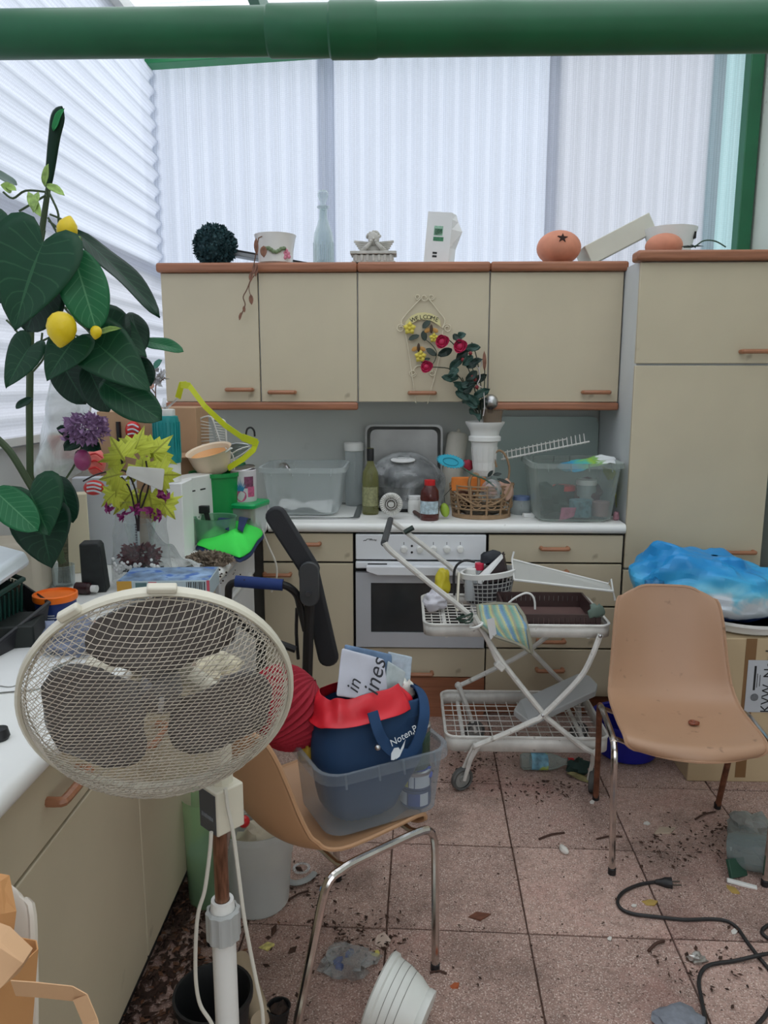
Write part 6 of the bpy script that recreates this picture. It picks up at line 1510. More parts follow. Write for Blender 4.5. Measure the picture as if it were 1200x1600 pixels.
# silver flower spray
c = at(245, 625, 2.68)
t = thing('silver_flowers', 'small spray of silver white flowers with dark twigs above the teal bottle', 'flower spray', V(c.x, c.y, ZT + .3))
blades(at(245, 588, 2.68), (.035, .03, .035), 90, .022, M('silver_petals', (196, 194, 196), .4, var=.2), 'petals', t, 9, hemi=-1, shell=.3)
leaf(at(240, 575, 2.68), at(252, 562, 2.66), .03, M('teal_leaf', (56, 120, 100), .5), t, shape='ovate', nu=4, nv=5)
for q_ in ([(245, 640), (243, 610), (246, 585)], [(243, 615), (232, 600)], [(243, 620), (228, 612)], [(246, 600), (258, 590)]): MB().tube(pts(2.68, *q_), .002, 5).obj('twig', twm, t)
MB().ball(at(232, 603, 2.67), (.022, .01, .012), 8, 6).obj('pink_petal', M('petal_pink', (226, 176, 160), .6), t)
# yellow strap
ys = M('strap_yellow', (214, 222, 40), .45)
t = thing('yellow_strap', 'bright yellow ribbon strap looping from cardboard box over the bowls', 'strap', at(340, 650, 2.95))
def ribbon(q_, w=.011, tw=0):
    ps = [at(a, b, y) for a, b, y in q_]; m = MB(); L = []
    for i, p in enumerate(ps):
        tn = (ps[min(i + 1, len(ps) - 1)] - ps[max(i - 1, 0)]).normalized(); s_ = V(tn.z, .35, -tn.x).normalized(); L.append([p - s_ * w, p + s_ * w])
    m.rings(L, False); return m.obj('band', ys, t, solid=.001, smooth=False, recalc=False)
ribbon([(278, 622, 3.03), (284, 600, 3.0), (292, 600, 2.98)], .012)
ribbon([(282, 601, 3.0), (298, 603, 2.97)], .014)
ribbon([(296, 603, 2.97), (320, 635, 2.93), (352, 665, 2.9), (378, 683, 2.9), (398, 690, 2.9)], .012)
ribbon([(401, 688, 2.9), (396, 703, 2.9), (380, 717, 2.92), (356, 732, 2.95)], .012)
ribbon([(378, 683, 2.895), (402, 692, 2.89)], .016)
# green tub, bowls
c = V(at(338, 800, 2.98).x, 2.98, ZT); sp = spx(2.98, 780)
tgm = M('tub_green', (8, 140, 66), .4, var=.05)
t = thing('green_tub', 'bright green round plastic tub under the cream bowl', 'tub', c)
zt3 = at(338, 738, 2.98).z - ZT; MB().lathe([(0, 0), (30 * sp, 0), (34 * sp, .01), (38 * sp, zt3), (40 * sp, zt3 + .004), (40 * sp, zt3 - .012), (36 * sp, zt3 - .004)], 30, Matrix.Translation(c)).obj('tub', tgm, t)
t = thing('green_bin', 'pale green translucent bin in front of the bright green tub', 'bin', on(338, 855, ZT))
c = V(at(338, 850, 2.78).x, 2.78, ZT); MB().lathe([(0, 0), (.06, 0), (.07, .005), (.078, .11), (.082, .112)], 28, Matrix.Translation(c)).obj('bin', clear('milky_green', (120, 170, 140), .45, .4, .3), t)
c = V(at(336, 745, 2.98).x, 2.98, ZT + zt3 + .0)
t = thing('cream_bowl', 'cream plastic mixing bowl tilted on the green tub', 'bowl', c)
Mx = Matrix.Translation(c) @ Euler((R(14), R(-10), 0)).to_matrix().to_4x4()
MB().lathe([(r * sp, z * sp) for r, z in [(0, 0), (20, 0), (24, 3), (30, 18), (34, 36), (36, 38), (33, 36), (28, 18), (20, 5), (0, 4)]], 30, Mx).obj('bowl', M('bowl_cream', (226, 206, 180), .35), t)
MB().lathe([(r * sp, z * sp) for r, z in [(0, 20), (24, 22), (29.5, 30)]], 24, Mx).obj('inner_bowl', M('bowl_peach', (224, 168, 110), .4), t)
MB().tube(pts(2.93, (312, 722), (330, 722), (350, 708), (362, 700)), .009, 6, flat=(.5, 1.6)).obj('white_rim', white_m, t)
# white wire rack upright
t = thing('wire_rack', 'white wire letter rack standing upright behind the cream bowl', 'rack', V(at(330, 700, 3.12).x, 3.12, ZT + .15))
MB().tube(pts(3.12, (309, 700), (311, 660), (318, 652), (328, 651), (333, 658), (345, 695)), .0035, 6).obj('frame', enamel_m, t)
MB().tube(pts(3.16, (330, 655), (348, 656), (352, 665), (354, 700)), .0045, 6).obj('frame', enamel_m, t)
for i in range(8):
    k = i / 8; MB().tube([at(310 + 1 * k, 657 + 5.5 * i, 3.12), at(328 + 9 * k, 661 + 4.5 * i, 3.12)], .002, 5).obj('wire', enamel_m, t); MB().tube([at(332 + 8 * k, 660 + 4 * i, 3.13), at(351, 662 + 4 * i, 3.16)], .002, 5).obj('wire', enamel_m, t)
for q_ in ([(352, 716), (372, 703), (390, 697)], [(355, 722), (375, 712), (392, 700)], [(352, 700), (364, 712), (366, 735)], [(358, 712), (362, 735), (367, 748)]): MB().tube(pts(3.0, *q_), .003, 5).obj('prong', enamel_m, t)
# metal coil, hook, bottle
t = thing('metal_sieve', 'grey metal coil sieve lying behind the yellow strap', 'sieve', at(372, 712, 3.2))
m = MB(); 
for k in range(9): y_ = 692 + k * 2.6; m.tube(pts(3.2, (356, y_ + 4), (372, y_ + 1), (388, y_ + 3)), .003, 5)
m.obj('coil', steel_m, t)
tag(MB().tube(pts(3.1, (384, 682), (386, 671), (392, 668), (397, 673), (398, 682)), .004, 6).obj('black_hook', black_m), 'black wire hook sticking up at the bend of the yellow strap', 'hook')
c = at(372, 752, 3.08); sp = spx(3.08, 730); c = V(c.x, 3.08, c.z)
t = thing('green_bottle', 'dark green bottle with white label behind the pineapple tin', 'bottle', V(c.x, c.y, ZT)); MB().lathe([(0, ZT), (13 * sp, ZT), (13 * sp, c.z + 18 * sp), (9 * sp, c.z + 30 * sp), (0, c.z + 31 * sp)], 18, Matrix.Translation((c.x + .008, c.y, 0))).obj('bottle', M('bottle_green', (14, 92, 52), .35), t); MB().lathe([(13.4 * sp, c.z - 4 * sp), (13.4 * sp, c.z + 10 * sp)], 18, Matrix.Translation((c.x + .008, c.y, 0))).obj('label', white_m, t)
# container with green lid, tin on it
c = on(380, 838, ZT) + V(0, .05, 0); zl = at(378, 785, c.y).z - ZT
t = thing('clear_container', 'square clear container with green lid under the pineapple tin', 'container', c)
Mx = Matrix.Translation(c) @ Matrix.Rotation(R(-16), 4, 'Z'); wx_ = spx(c.y, 790) * 62
MB().rings(rings_shell(Mx, [(wx_ * .82, wx_ * .82, .002), (wx_ * .92, wx_ * .92, zl)], .02), True, (True, False)).obj('body', milky_m, t)
MB().rings(rings_shell(Mx, [(wx_, wx_, zl - .012), (wx_ * 1.02, wx_ * 1.02, zl), (wx_ * .98, wx_ * .98, zl + .006)], .025)).obj('lid', M('lid_green', (10, 160, 90), .35), t)
tag(MB().box(c + V(.01, -.01, .05), (.10, .08, .09), (0, 0, -.28)).obj('yellow_sponge', M('sponge_yellow', (190, 160, 70), .9)), 'yellowish block inside the clear green lidded container', 'sponge') if False else None
MB().box(c + V(.012, -.0, zl * .45), (.02, .09, zl * .75), (0, 0, -.28)).obj('divider', M('divider_ochre', (176, 140, 60), .6), t)
c3_ = c + V(-.005, .012, zl + .006); sp = spx(c.y, 760)
t = thing('pineapple_tin', 'opened tin can with pink and blue pineapple label on the green lid', 'tin can', c3_)
MB().lathe([(0, 0), (19.5 * sp, 0), (20 * sp, .003), (20 * sp, 49 * sp), (19 * sp, 50 * sp), (19 * sp, 47 * sp), (0, 46 * sp)], 28, Matrix.Translation(c3_)).obj('can', M('can_label_white', (214, 208, 212), .4, var=.04), t)
MB().lathe([(0, 0), (19 * sp, 0), (18 * sp, .002)], 24, Matrix.Translation(c3_ + V(.0, .004, 52 * sp)) @ Euler((R(8), R(-6), 0)).to_matrix().to_4x4()).obj('lid', steel_m, t)
def can_patch(a0, a1, z0, z1, mt, k=1.012): MB().lathe([(20 * k * sp, z0 * sp), (20 * k * sp, z1 * sp)], 8, Matrix.Translation(c3_), arc=(R(a0), R(a1))).obj('label_print', mt, t)
can_patch(190, 236, 2, 17, M('print_dark', (58, 44, 56), .5, var=.4, scale=90)); can_patch(235, 250, 10, 30, M('print_dark', (58, 44, 56))); can_patch(285, 330, 22, 40, M('print_purple', (120, 62, 92), .5, var=.4, scale=90)); can_patch(300, 335, 8, 24, M('print_pink', (196, 90, 130), .5, var=.3, scale=90))
pk = M('print_pink', (196, 90, 130)); bl_ = M('print_blue', (40, 130, 170), .5, var=.2)
def on_can(a, z, k=1.02): return c3_ + V(20 * k * sp * math.cos(R(a)), 20 * k * sp * math.sin(R(a)), z * sp)
m = MB(); o_ = [on_can(270 + 24 * math.cos(2 * PI * i / 16), 10 + 9 * math.sin(2 * PI * i / 16)) for i in range(16)]; m.poly(o_); m.obj('pineapple_fruit', pk, t, smooth=False)
for k in range(7):
    a = -1.2 + .4 * k; b0, b1 = on_can(268 + 6 * a, 18, 1.03), on_can(268 + 22 * a, 38 - 7 * abs(a), 1.03); s_ = (b1 - b0).cross(V(0, 1, 0)).normalized() * .004
    MB().add([b0 - s_, b0 + s_, b1], [(0, 1, 2)]).obj('pineapple_leaf', bl_, t, smooth=False)
# green and navy shirt
gs = M('shirt_lime', (64, 226, 84), .8, var=.06); ns = M('shirt_navy', (26, 44, 84), .8)
t = thing('sports_shirt', 'folded neon green and navy shirt lying at the worktop edge', 'shirt', on(365, 862, ZT))
sh = [(318, 838), (350, 822), (400, 822), (412, 838), (392, 866), (375, 878), (345, 868), (306, 860)]
o_ = [on(a, b, ZT) for a, b in sh]; cen2 = sum(o_, V(0, 0, 0)) / 8
def shf(u, v, lift=.0):
    a = u * 8; i = int(a) % 8; p = o_[i].lerp(o_[(i + 1) % 8], a - int(a)); q_ = cen2.lerp(p, v)
    return V(q_.x, q_.y, ZT + .010 + lift + .055 * (1 - v ** 2.5) + .012 * noise.noise(q_ * 14))
MB().grid(lambda u, v: shf(u, .02 + .98 * v), 40, 8, closeu=True).obj('fold', gs, t, solid=.006, sub=1, recalc=False)
MB().grid(lambda u, v: cen2 + (shf(u, .3 + .74 * v) - cen2) * 1.0 - V(0, 0, .008), 40, 6, closeu=True).obj('under_fold', ns, t, solid=.006, sub=1, recalc=False)
def shpatch(q4, mt, name, d=.022):
    a, b, c_, d_ = [on(px, py, ZT + .03) for px, py in q4]
    def f(u, v):
        p = a.lerp(b, u).lerp(d_.lerp(c_, u), v)
        best = min(1, (V(p.x - cen2.x, p.y - cen2.y, 0).length / .17)); return V(p.x, p.y, ZT + .016 + d + .055 * (1 - best ** 2.5) + .012 * noise.noise(V(p.x, p.y, ZT) * 14))
    MB().grid(f, 8, 8).obj(name, mt, t, solid=.002, recalc=False)
shpatch([(337, 842), (352, 828), (365, 829), (358, 846)], ns, 'navy_panel'); shpatch([(372, 845), (376, 824), (396, 824), (380, 846)], ns, 'navy_panel')
# fur and soil
t = thing('fur_scrap', 'grey brown fur scrap lying on spilt soil before the green shirt', 'fur', on(320, 882, ZT))
crumple(on(328, 882, ZT) + V(0, 0, .016), (.075, .035, .022), M('fur_brown', (116, 102, 88), .95, var=.5, scale=30, bump=.5, bscale=120), 'fur', t, 18, .6, 7, sub=1)
blades(on(328, 882, ZT) + V(0, 0, .016), (.078, .038, .024), 700, .022, M('fur_light', (142, 128, 112), .95, var=.5, scale=40), 'hair', t, 14, hemi=-.2)
crumple(on(300, 892, ZT) + V(0, 0, .002), (.05, .03, .012), soil_m, 'soil', t, 14, .7, 3)
rnd = random.Random(5); m = MB()
for i in range(60): p = on(rnd.gauss(320, 22), rnd.gauss(900, 8), ZT); m.ball(p + V(0, 0, .002), rnd.uniform(.001, .004), 5, 3)
tag(m.obj('soil_crumbs', soil_m), 'dark soil crumbs scattered on the left worktop before the fur', 'soil', kind='stuff')
tag(MB().tube(pts(3.0, (405, 815), (418, 850), (431, 880), (432, 905), (424, 925)), .004, 6).obj('white_flex', cord_m), 'white flex hanging down the cabinet beside the black pad', 'cable')
tag(crumple(on(345, 1060, ZT) + V(-.04, 0, .03), (.07, .06, .03), M('paper_cream_print', (206, 196, 170), .8, var=.3, scale=30), 'cream_papers', None, 14, .5, 3), 'crumpled cream printed papers at the worktop edge behind the fan', 'paper')
# ================================================================== THE LEMON PLANT AND OTHER FLOWERS
YPL = 1.95
lfm = leaf_mat('leaf_deep_green', (12, 62, 36), (70, 124, 84), .42, 9, .35)
lf2 = leaf_mat('leaf_mid_green', (26, 98, 58), (110, 166, 120), .42, 9, .4)
lf3 = leaf_mat('leaf_dark_green', (10, 46, 30), (60, 110, 80), .42, 9, .35)
lfv = M('leaf_variegated', (150, 180, 96), .5, var=.4, scale=60)
vb = on(100, 915, ZT)
t = thing('lemon_plant', 'tall artificial plant with huge green leaves and yellow lemons at the left wall', 'plant', vb)
stemg = M('stem_green_brown', (58, 76, 44), .6, var=.2)
YS = vb.y
MB().tube([at(a, b, YS - .02 * (900 - b) / 600 - .1) for a, b in ((98, 880), (60, 800), (47, 742), (46, 640), (48, 510), (60, 400), (70, 330), (76, 290))], [.011, .011, .010, .010, .010, .009, .008, .007], 8).obj('stem', stemg, t)
MB().tube(pts(YS - .2, (96, 870), (70, 800), (40, 745), (15, 705), (-10, 680)), .010, 8).obj('stem', stemg, t)
for q_ in ([(72, 300), (40, 298), (20, 310), (5, 300)], [(72, 305), (55, 315), (30, 330)], [(76, 300), (90, 330), (92, 350), (98, 372)], [(75, 340), (84, 355), (92, 370)], [(10, 500), (22, 512), (34, 530)], [(50, 560), (62, 545), (66, 520)], [(52, 580), (68, 560), (75, 535)], [(100, 480), (118, 500), (140, 520), (146, 545)], [(66, 382), (70, 360)], [(115, 385), (100, 365), (76, 345)], [(122, 362), (100, 345), (78, 335)], [(140, 535), (100, 520), (52, 540)], [(165, 505), (135, 490), (100, 480)]): MB().tube(pts(YS - .16, *q_), .003, 5).obj('twig', stemg, t)
LV = [  # base, tip, width px, material, depth, facing
 ((68, 378), (12, 512), 148, lfm, 1.62, (-.05, -.95, .25), 'heart'),
 ((-30, 345), (26, 380), 70, lfm, 1.68, (0, -.7, .7), 'heart'),
 ((112, 388), (150, 512), 78, lf2, 1.64, (.35, -.9, .2), 'ovate'),
 ((80, 430), (35, 515), 100, lf3, 1.70, (-.1, -.95, .1), 'ovate'),
 ((118, 362), (257, 478), 52, lf3, 1.76, (.25, -.45, .85), 'ovate'),
 ((140, 405), (160, 492), 36, lf3, 1.74, (.8, -.6, 0), 'ovate'),
 ((162, 500), (228, 552), 62, lfm, 1.78, (.2, -.85, .5), 'heart'),
 ((205, 488), (222, 548), 44, lf3, 1.80, (.7, -.7, .1), 'ovate'),
 ((222, 533), (284, 542), 30, lf2, 1.82, (.1, -.7, .7), 'ovate'),
 ((146, 532), (232, 606), 92, lfm, 1.70, (.1, -.9, .4), 'heart'),
 ((118, 528), (68, 592), 74, lfm, 1.68, (-.1, -.95, .2), 'heart'),
 ((158, 596), (250, 652), 66, lfm, 1.72, (.1, -.9, .4), 'ovate'),
 ((136, 570), (166, 642), 58, lf3, 1.76, (0, -1, .1), 'ovate'),
 ((48, 540), (4, 604), 66, lfm, 1.78, (-.1, -.9, .4), 'heart'),
 ((50, 622), (24, 636), 18, lf3, 1.80, (0, -.8, .6), 'ovate'),
 ((46, 766), (74, 836), 112, lfm, 1.66, (0, -.9, .4), 'heart'),
 ((-10, 765), (56, 826), 62, lf2, 1.64, (0, -.8, .6), 'ovate'),
 ((64, 806), (76, 888), 104, lf3, 1.70, (0, -1, .1), 'heart'),
 ((90, 744), (112, 816), 44, lf3, 1.78, (.2, -1, .2), 'ovate'),
 ((26, 290), (-18, 262), 36, M('leaf_greyish', (78, 104, 92), .5), 1.80, (0, -.5, .85), 'ovate'),
 ((15, 400), (-20, 470), 90, lf3, 1.74, (0, -1, .2), 'ovate'),
 ((90, 555), (130, 630), 60, lf3, 1.80, (0, -1, .2), 'ovate'),
 ((200, 560), (235, 600), 50, lf3, 1.82, (.3, -.9, .3), 'ovate'),
 ((180, 520), (150, 585), 60, lf3, 1.80, (0, -1, .2), 'ovate'),
]
for (b, e_, w, mt, y, up, shp) in LV:
    leaf(at(*b, y), at(*e_, y - .03), w * spx(y, 600), mt, t, up=up, shape=shp, fold=.16, droop=.12, wave=.018, nu=10, nv=14)
for b, e_, w in (((70, 292), (73, 256), 14), ((72, 288), (99, 302), 14), ((44, 300), (62, 336), 16), ((18, 300), (2, 288), 20), ((60, 300), (50, 330), 14), ((138, 545), (142, 568), 16), ((146, 522), (186, 510), 12), ((100, 470), (130, 500), 12), ((100, 385), (126, 372), 14), ((10, 290), (24, 296), 12)):
    leaf(at(*b, 1.70), at(*e_, 1.68), w * spx(1.7, 400), lfv, t, shape='slim', fold=.4, nu=4, nv=6)
# rolled young leaf at the tip
q_ = [at(74, 292, 1.76), at(79, 260, 1.75), at(84, 220, 1.74), at(90, 185, 1.73), at(97, 166, 1.72)]
MB().tube(smooth_pts(q_, 4), [.008, .009, .010, .0105, .011, .0115, .012, .0125, .013, .0135, .0145, .0155, .0155, .014, .0105, .006, .001], 8, flat=(1, .7)).obj('rolled_leaf', lf3, t)
leaf(at(84, 205, 1.725), at(97, 168, 1.71), 15 * spx(1.7, 200), leaf_mat('leaf_bright', (40, 132, 72), (70, 160, 96), .4, 9, .3), t, shape='ovate', fold=.5, nu=6, nv=8)
lem = M('lemon_yellow', (226, 196, 22), .38, var=.06, scale=30, bump=.15, bscale=160)
def lemon(px, py, rx, rz, tilt, y=1.60):
    c = at(px, py, y); s_ = spx(y, py); Mr = Euler((0, tilt, 0)).to_matrix()
    m = MB()
    m.lathe([(0, -rz * 1.18 * s_), (rx * .16 * s_, -rz * 1.12 * s_), (rx * .45 * s_, -rz * .9 * s_), (rx * .85 * s_, -rz * .5 * s_), (rx * s_, 0), (rx * .92 * s_, rz * .45 * s_), (rx * .65 * s_, rz * .8 * s_), (rx * .3 * s_, rz * .97 * s_), (0, rz * s_)], 20, Matrix.Translation(c) @ Mr.to_4x4())
    return m.obj('lemon', lem, t)
lemon(105, 358, 16, 18, PI + .3, 1.66); lemon(96, 513, 23, 26, .15); lemon(150, 519, 9, 10, .2, 1.62)
for a, b, w in (((100, 374), (118, 380), 12), ((96, 372), (92, 386), 10), ((118, 376), (126, 370), 8)): leaf(at(*a, 1.64), at(*b, 1.63), w * .0014, lfv, t, shape='ovate', nu=4, nv=4)
# the glass vase with bare stems
tv = thing('glass_vase', 'small clear glass with bare ringed plant stems below the big leaves', 'vase', vb); sp = spx(vb.y, 880)
MB().lathe([(r * sp, z * sp) for r, z in [(0, 0), (15, 0), (17, 2), (18, 34), (17, 34), (15, 4), (0, 4)]], 20, Matrix.Translation(vb)).obj('glass', glass_m, tv)
for dx in (-6, 2, 8):
    MB().tube([vb + V(dx * sp, 0, 5 * sp), vb + V((dx * .6 + 2) * sp, 0, 45 * sp), vb + V((dx * .8 + 3) * sp, 0, 90 * sp)], .007, 8).obj('bare_stem', M('bare_stem', (92, 92, 70), .7, var=.5, scale=60, streak=(1, 1, 6)), tv)
MB().ball(vb + V(3 * sp, 0, 88 * sp), (8 * sp, 8 * sp, 7 * sp), 10, 6).obj('terracotta_cap', terra_m, tv)
# hanging plastic bag
t = thing('plastic_bag', 'milky plastic bag hanging behind the plant at the left wall', 'bag', at(95, 740, 2.25))
def bgf(u, v):
    px = 60 + (78 - 6 * v) * u + (18 - 30 * v) * (1 - u) * .4 + (10 * v * (u - .6)); py = 582 + 170 * v + 12 * math.sin(u * 5)
    p = at(px - 8 * v, py, 2.25); return p + V(0, 1, 0) * (.06 * math.cos(u * PI * 2.2 + v) + .05 * noise.noise(V(u * 4, v * 3, 1)))
MB().grid(bgf, 26, 22).obj('bag', clear('bag_milky', (220, 226, 226), .6, .35, .2, var=.22), t)
# lilac, plum, red things, orange pot
t = thing('lilac_bloom', 'mauve artificial lilac bloom with dark leaves beside the yellow leaves', 'flower', at(132, 700, 2.2))
blades(at(136, 670, 2.0), (.064, .05, .042), 520, .020, M('lilac_mauve', (150, 118, 156), .7, var=.3, scale=40), 'petals', t, 3, hemi=-1, shell=.55)
blades(at(112, 688, 2.05), (.024, .03, .02), 90, .018, M('lilac_mauve', (150, 118, 156)), 'petals', t, 4, hemi=-1, shell=.4)
for b, e_, w in (((115, 680), (90, 668), 22), ((125, 690), (100, 702), 26), ((128, 692), (155, 700), 26), ((120, 705), (138, 722), 20)): leaf(at(*b, 2.04), at(*e_, 2.0), w * .0017, lf3, t, shape='ovate', nu=5, nv=6)
MB().tube(pts(2.1, (132, 682), (120, 720), (95, 760)), .003, 5).obj('stem', stemg, t)
tag(MB().ball(at(129, 719, 2.0), (13 * spx(2, 700), 13 * spx(2, 700), 17 * spx(2, 700)), 16, 11).obj('plum_egg', M('plum_purple', (146, 58, 104), .35, var=.1)), 'purple plum shaped ornament hanging under the lilac bloom', 'ornament')
t = thing('orange_pot', 'orange terracotta pot half hidden behind the plastic bag', 'pot', at(104, 715, 2.35)); MB().lathe([(0, 0), (.035, 0), (.05, .055), (.053, .055), (.053, .07), (.045, .07), (.03, .01)], 20, Matrix.Translation(at(104, 716, 2.35))).obj('pot', M('pot_orange', (196, 88, 58), .6), t)
redo = M('ornament_red', (206, 44, 44), .4, var=.1); rosep = M('ornament_rose', (230, 120, 112), .5)
for (px, py, rx, rz, y, mt, lab) in ((150, 722, 15, 22, 2.2, rosep, 'pale red fabric strawberry ornament behind the plum'), (147, 762, 16, 12, 2.15, redo, 'glossy red ornament under the yellow leaf bouquet'), (208, 672, 12, 14, 2.648, redo, 'red and white fabric ornament against the brown cardboard box')):
    t = thing('red_ornament', lab, 'ornament', at(px, py + rz, y)); s_ = spx(y, py)
    MB().ball(at(px, py, y), (rx * s_, rx * s_, rz * s_), 14, 9).obj('body', mt, t)
    for k in range(3): MB().tube(pts(y - rx * s_ * 1.05, (px - rx * .7, py - rz * .5 + k * rz * .5), (px, py - rz * .6 + k * rz * .5), (px + rx * .7, py - rz * .3 + k * rz * .5)), .003, 5).obj('ribbon', redo if mt is rosep else inkw, t)
# bouquet of yellow maple leaves with purple orchids
bc = on(222, 850, ZT)
t = thing('maple_bouquet', 'bouquet of lime yellow maple leaves with purple blossoms in a clear vase', 'bouquet', V(at(215, 740, 2.12).x, 2.12, ZT))
mpl = leaf_mat('maple_lime', (190, 198, 70), (128, 130, 44), .6, 7, .7); stb = M('stem_black', (42, 32, 34), .6)
def maple(px, py, ang, r, y, up=(0, -.9, .35)):
    c = at(px, py, y); s_ = r * spx(y, py); up = V(*up).normalized(); ax = V(math.cos(R(ang)), 0, math.sin(R(ang))); ax = (ax - up * ax.dot(up)).normalized(); sd = up.cross(ax)
    o_ = [(0, -.35), (.10, -.1), (.45, -.42), (.42, -.18), (.72, -.2), (.55, .02), (.95, .28), (.62, .28), (.60, .45), (.34, .36), (.30, .62), (.18, .55), (0, 1.0)]
    o_ = o_ + [(-x, y_) for x, y_ in reversed(o_[1:-1])]
    vs = [c + V(0, 0, 0)] + [c + sd * x * s_ + ax * y_ * s_ + up * (-.10 * s_ * (abs(x) ** 2 + max(0, y_) ** 2) + .06 * s_ * math.sin(7 * x + py)) for x, y_ in o_]
    m = MB(); m.add(vs, [(0, i, i % (len(o_)) + 1) for i in range(1, len(o_) + 1)]); m.uv = [(.5, .4)] + [(.5 + x * .5, .4 + y_ * .6) for x, y_ in o_]
    lf = m.obj('leaf', mpl, t, solid=.0008, recalc=False)
    return lf
rnd = random.Random(21)
for (px, py, ang, r) in ((190, 712, 120, 40), (212, 700, 80, 40), (240, 708, 50, 42), (184, 742, 190, 38), (222, 738, 100, 42), (250, 742, 0, 36), (204, 772, 235, 42), (234, 776, 285, 42), (256, 788, -50, 34), (178, 772, 225, 30)):
    maple(px, py, ang, r, 2.10 + rnd.uniform(-.05, .08), (rnd.uniform(-.25, .25), -.9, rnd.uniform(.1, .5)))
for q_ in ([(215, 830), (215, 780), (200, 740), (180, 735), (150, 742), (130, 752)], [(217, 830), (220, 770), (240, 745), (262, 770)], [(216, 830), (205, 770), (190, 745)], [(218, 800), (232, 760), (228, 720)]): MB().tube(pts(2.12, *q_), .0026, 5).obj('stem', stb, t)
orc = M('orchid_purple', (128, 24, 96), .6, var=.25, scale=40)
for (px, py) in ((168, 794), (214, 796), (234, 800), (252, 762), (258, 778), (192, 806), (248, 806)): blades(at(px, py, 2.08), .015, 9, .026, orc, 'blossom', t, px, hemi=-1, shell=.3)
vm = MB().lathe([(0, 0), (.04, 0), (.045, .005), (.038, .10), (.05, .17), (.048, .17)], 22, Matrix.Translation(V(at(218, 800, 2.36).x, 2.36, ZT))); vm.obj('vase', glass_m, t)
tag(cloth(lambda u, v: at(200 + 58 * u - 4 * v, 728 + 22 * u * v + 14 * v + 4 * u, 2.02), 8, 6, clear('white_leaf', (226, 226, 220), .8, .2, .4), 'white_leaf', None, .001, 1, .006, 22, 2, (0, -1, 0)), 'pale translucent plastic leaf lying across the yellow maple leaves', 'leaf')
# ================================================================== RIGHT SIDE, BEHIND THE EMPTY CHAIR
c = on(1140, 1212, 0) + V(.06, .19, 0)
t = thing('carton_box', 'large tan carton with brown tape and shipping label behind the empty chair', 'box', c)
tan_m = M('carton_tan', (190, 168, 134), .8, var=.05); zc = at(1150, 1012, 2.62).z; cx0 = on(1062, 1205, 0).x
Mx = Matrix.Translation((0, 0, 0))
CY = 2.72
MB().span((cx0 + .0, CY, .0), (1.62, CY + .42, zc)).obj('carton', tan_m, t, bevel=.004)
def cpx(px, py): return at(px, py, CY)
tapem = M('tape_brown', (126, 92, 56), .5)
p = cpx(1168, 1040); MB().span((p.x - .012, CY - .0015, .02), (p.x + .028, CY, zc)).obj('tape', tapem, t)
MB().box(V(p.x + .02, CY + .2, zc + .001), (.5, .06, .001)).obj('tape', tapem, t) if False else None
lb0, lb1 = cpx(1162, 1112), cpx(1262, 1032)
lab = MB().span((lb0.x, CY - .003, lb0.z), (lb1.x, CY - .0016, lb1.z)).obj('label', M('label_grey', (186, 190, 196), .6), t)
text('KVW. Nord', .05, V(cpx(1197, 1072).x + .004, CY - .0035, (lb0.z + lb1.z) / 2 + .02), (0, 0, 1), (-1, 0, 0), ink_m, t)
text('Netzteilwerk', .014, V(cpx(1176, 1065).x, CY - .0035, cpx(1176, 1062).z), (0, 0, 1), (-1, 0, 0), ink_m, t) if False else None
for k, (a, b_) in enumerate(((1040, 1078), (1052, 1074), (1054, 1072))):
    q0, q1 = cpx(1177 + 4.4 * k, b_), cpx(1177 + 4.4 * k, a); w_ = .004 if k == 0 else .0012
    MB().span((q0.x - w_, CY - .0035, q0.z), (q0.x + w_, CY - .003, q1.z)).obj('printed_line', ink_m, t)
p = cpx(1178, 1089)
for r in (.004, .0085, .013): MB().tube([(p.x + r * math.cos(a), CY - .0035, p.z + r * math.sin(a)) for a in [2 * PI * i / 18 for i in range(18)]], .0013, 4, True).obj('logo', ink_m, t)
for k in range(3): MB().box(V(cpx(1150, 0).x + .002, CY - .002, cpx(1150, 1060 + 18 * k).z), (.012, .001, .016)).obj('stain', M('stain_brown', (110, 88, 60), .8), t)
# white bucket with the blue bag on the carton
bc_ = V(1.36, 2.92, zc)
t = thing('white_bucket', 'wide low white tub standing on the tan carton under the blue bag', 'tub', bc_)
MB().lathe([(0, 0), (.17, 0), (.19, .01), (.205, .05), (.215, .052), (.215, .04)], 36, Matrix.Translation(bc_)).obj('tub', white_m, t)
blm = M('bag_sky_blue', (46, 150, 206), .38, var=.1, scale=6)
nt_ = blm.node_tree; b_ = nt_.nodes['Principled BSDF']; tcn = nt_.nodes.new('ShaderNodeTexCoord'); spn = nt_.nodes.new('ShaderNodeSeparateXYZ'); nz_ = nt_.nodes.new('ShaderNodeTexNoise'); nz_.inputs['Scale'].default_value = 3.0; nz_.inputs['Detail'].default_value = 5; nz_.inputs['Distortion'].default_value = .8
ma_ = nt_.nodes.new('ShaderNodeMath'); ma_.operation = 'MULTIPLY_ADD'; ma_.inputs[1].default_value = .55; rmp = nt_.nodes.new('ShaderNodeValToRGB')
nt_.links.new(tcn.outputs['Generated'], spn.inputs[0]); nt_.links.new(tcn.outputs['Generated'], nz_.inputs['Vector']); nt_.links.new(nz_.outputs[0], ma_.inputs[0]); nt_.links.new(spn.outputs['Z'], ma_.inputs[2]); nt_.links.new(ma_.outputs[0], rmp.inputs[0]); nt_.links.new(rmp.outputs[0], b_.inputs['Base Color'])
el = rmp.color_ramp.elements; el[0].position = .34; el[0].color = lin((22, 48, 104)); el[1].position = 1; el[1].color = lin((30, 140, 206))
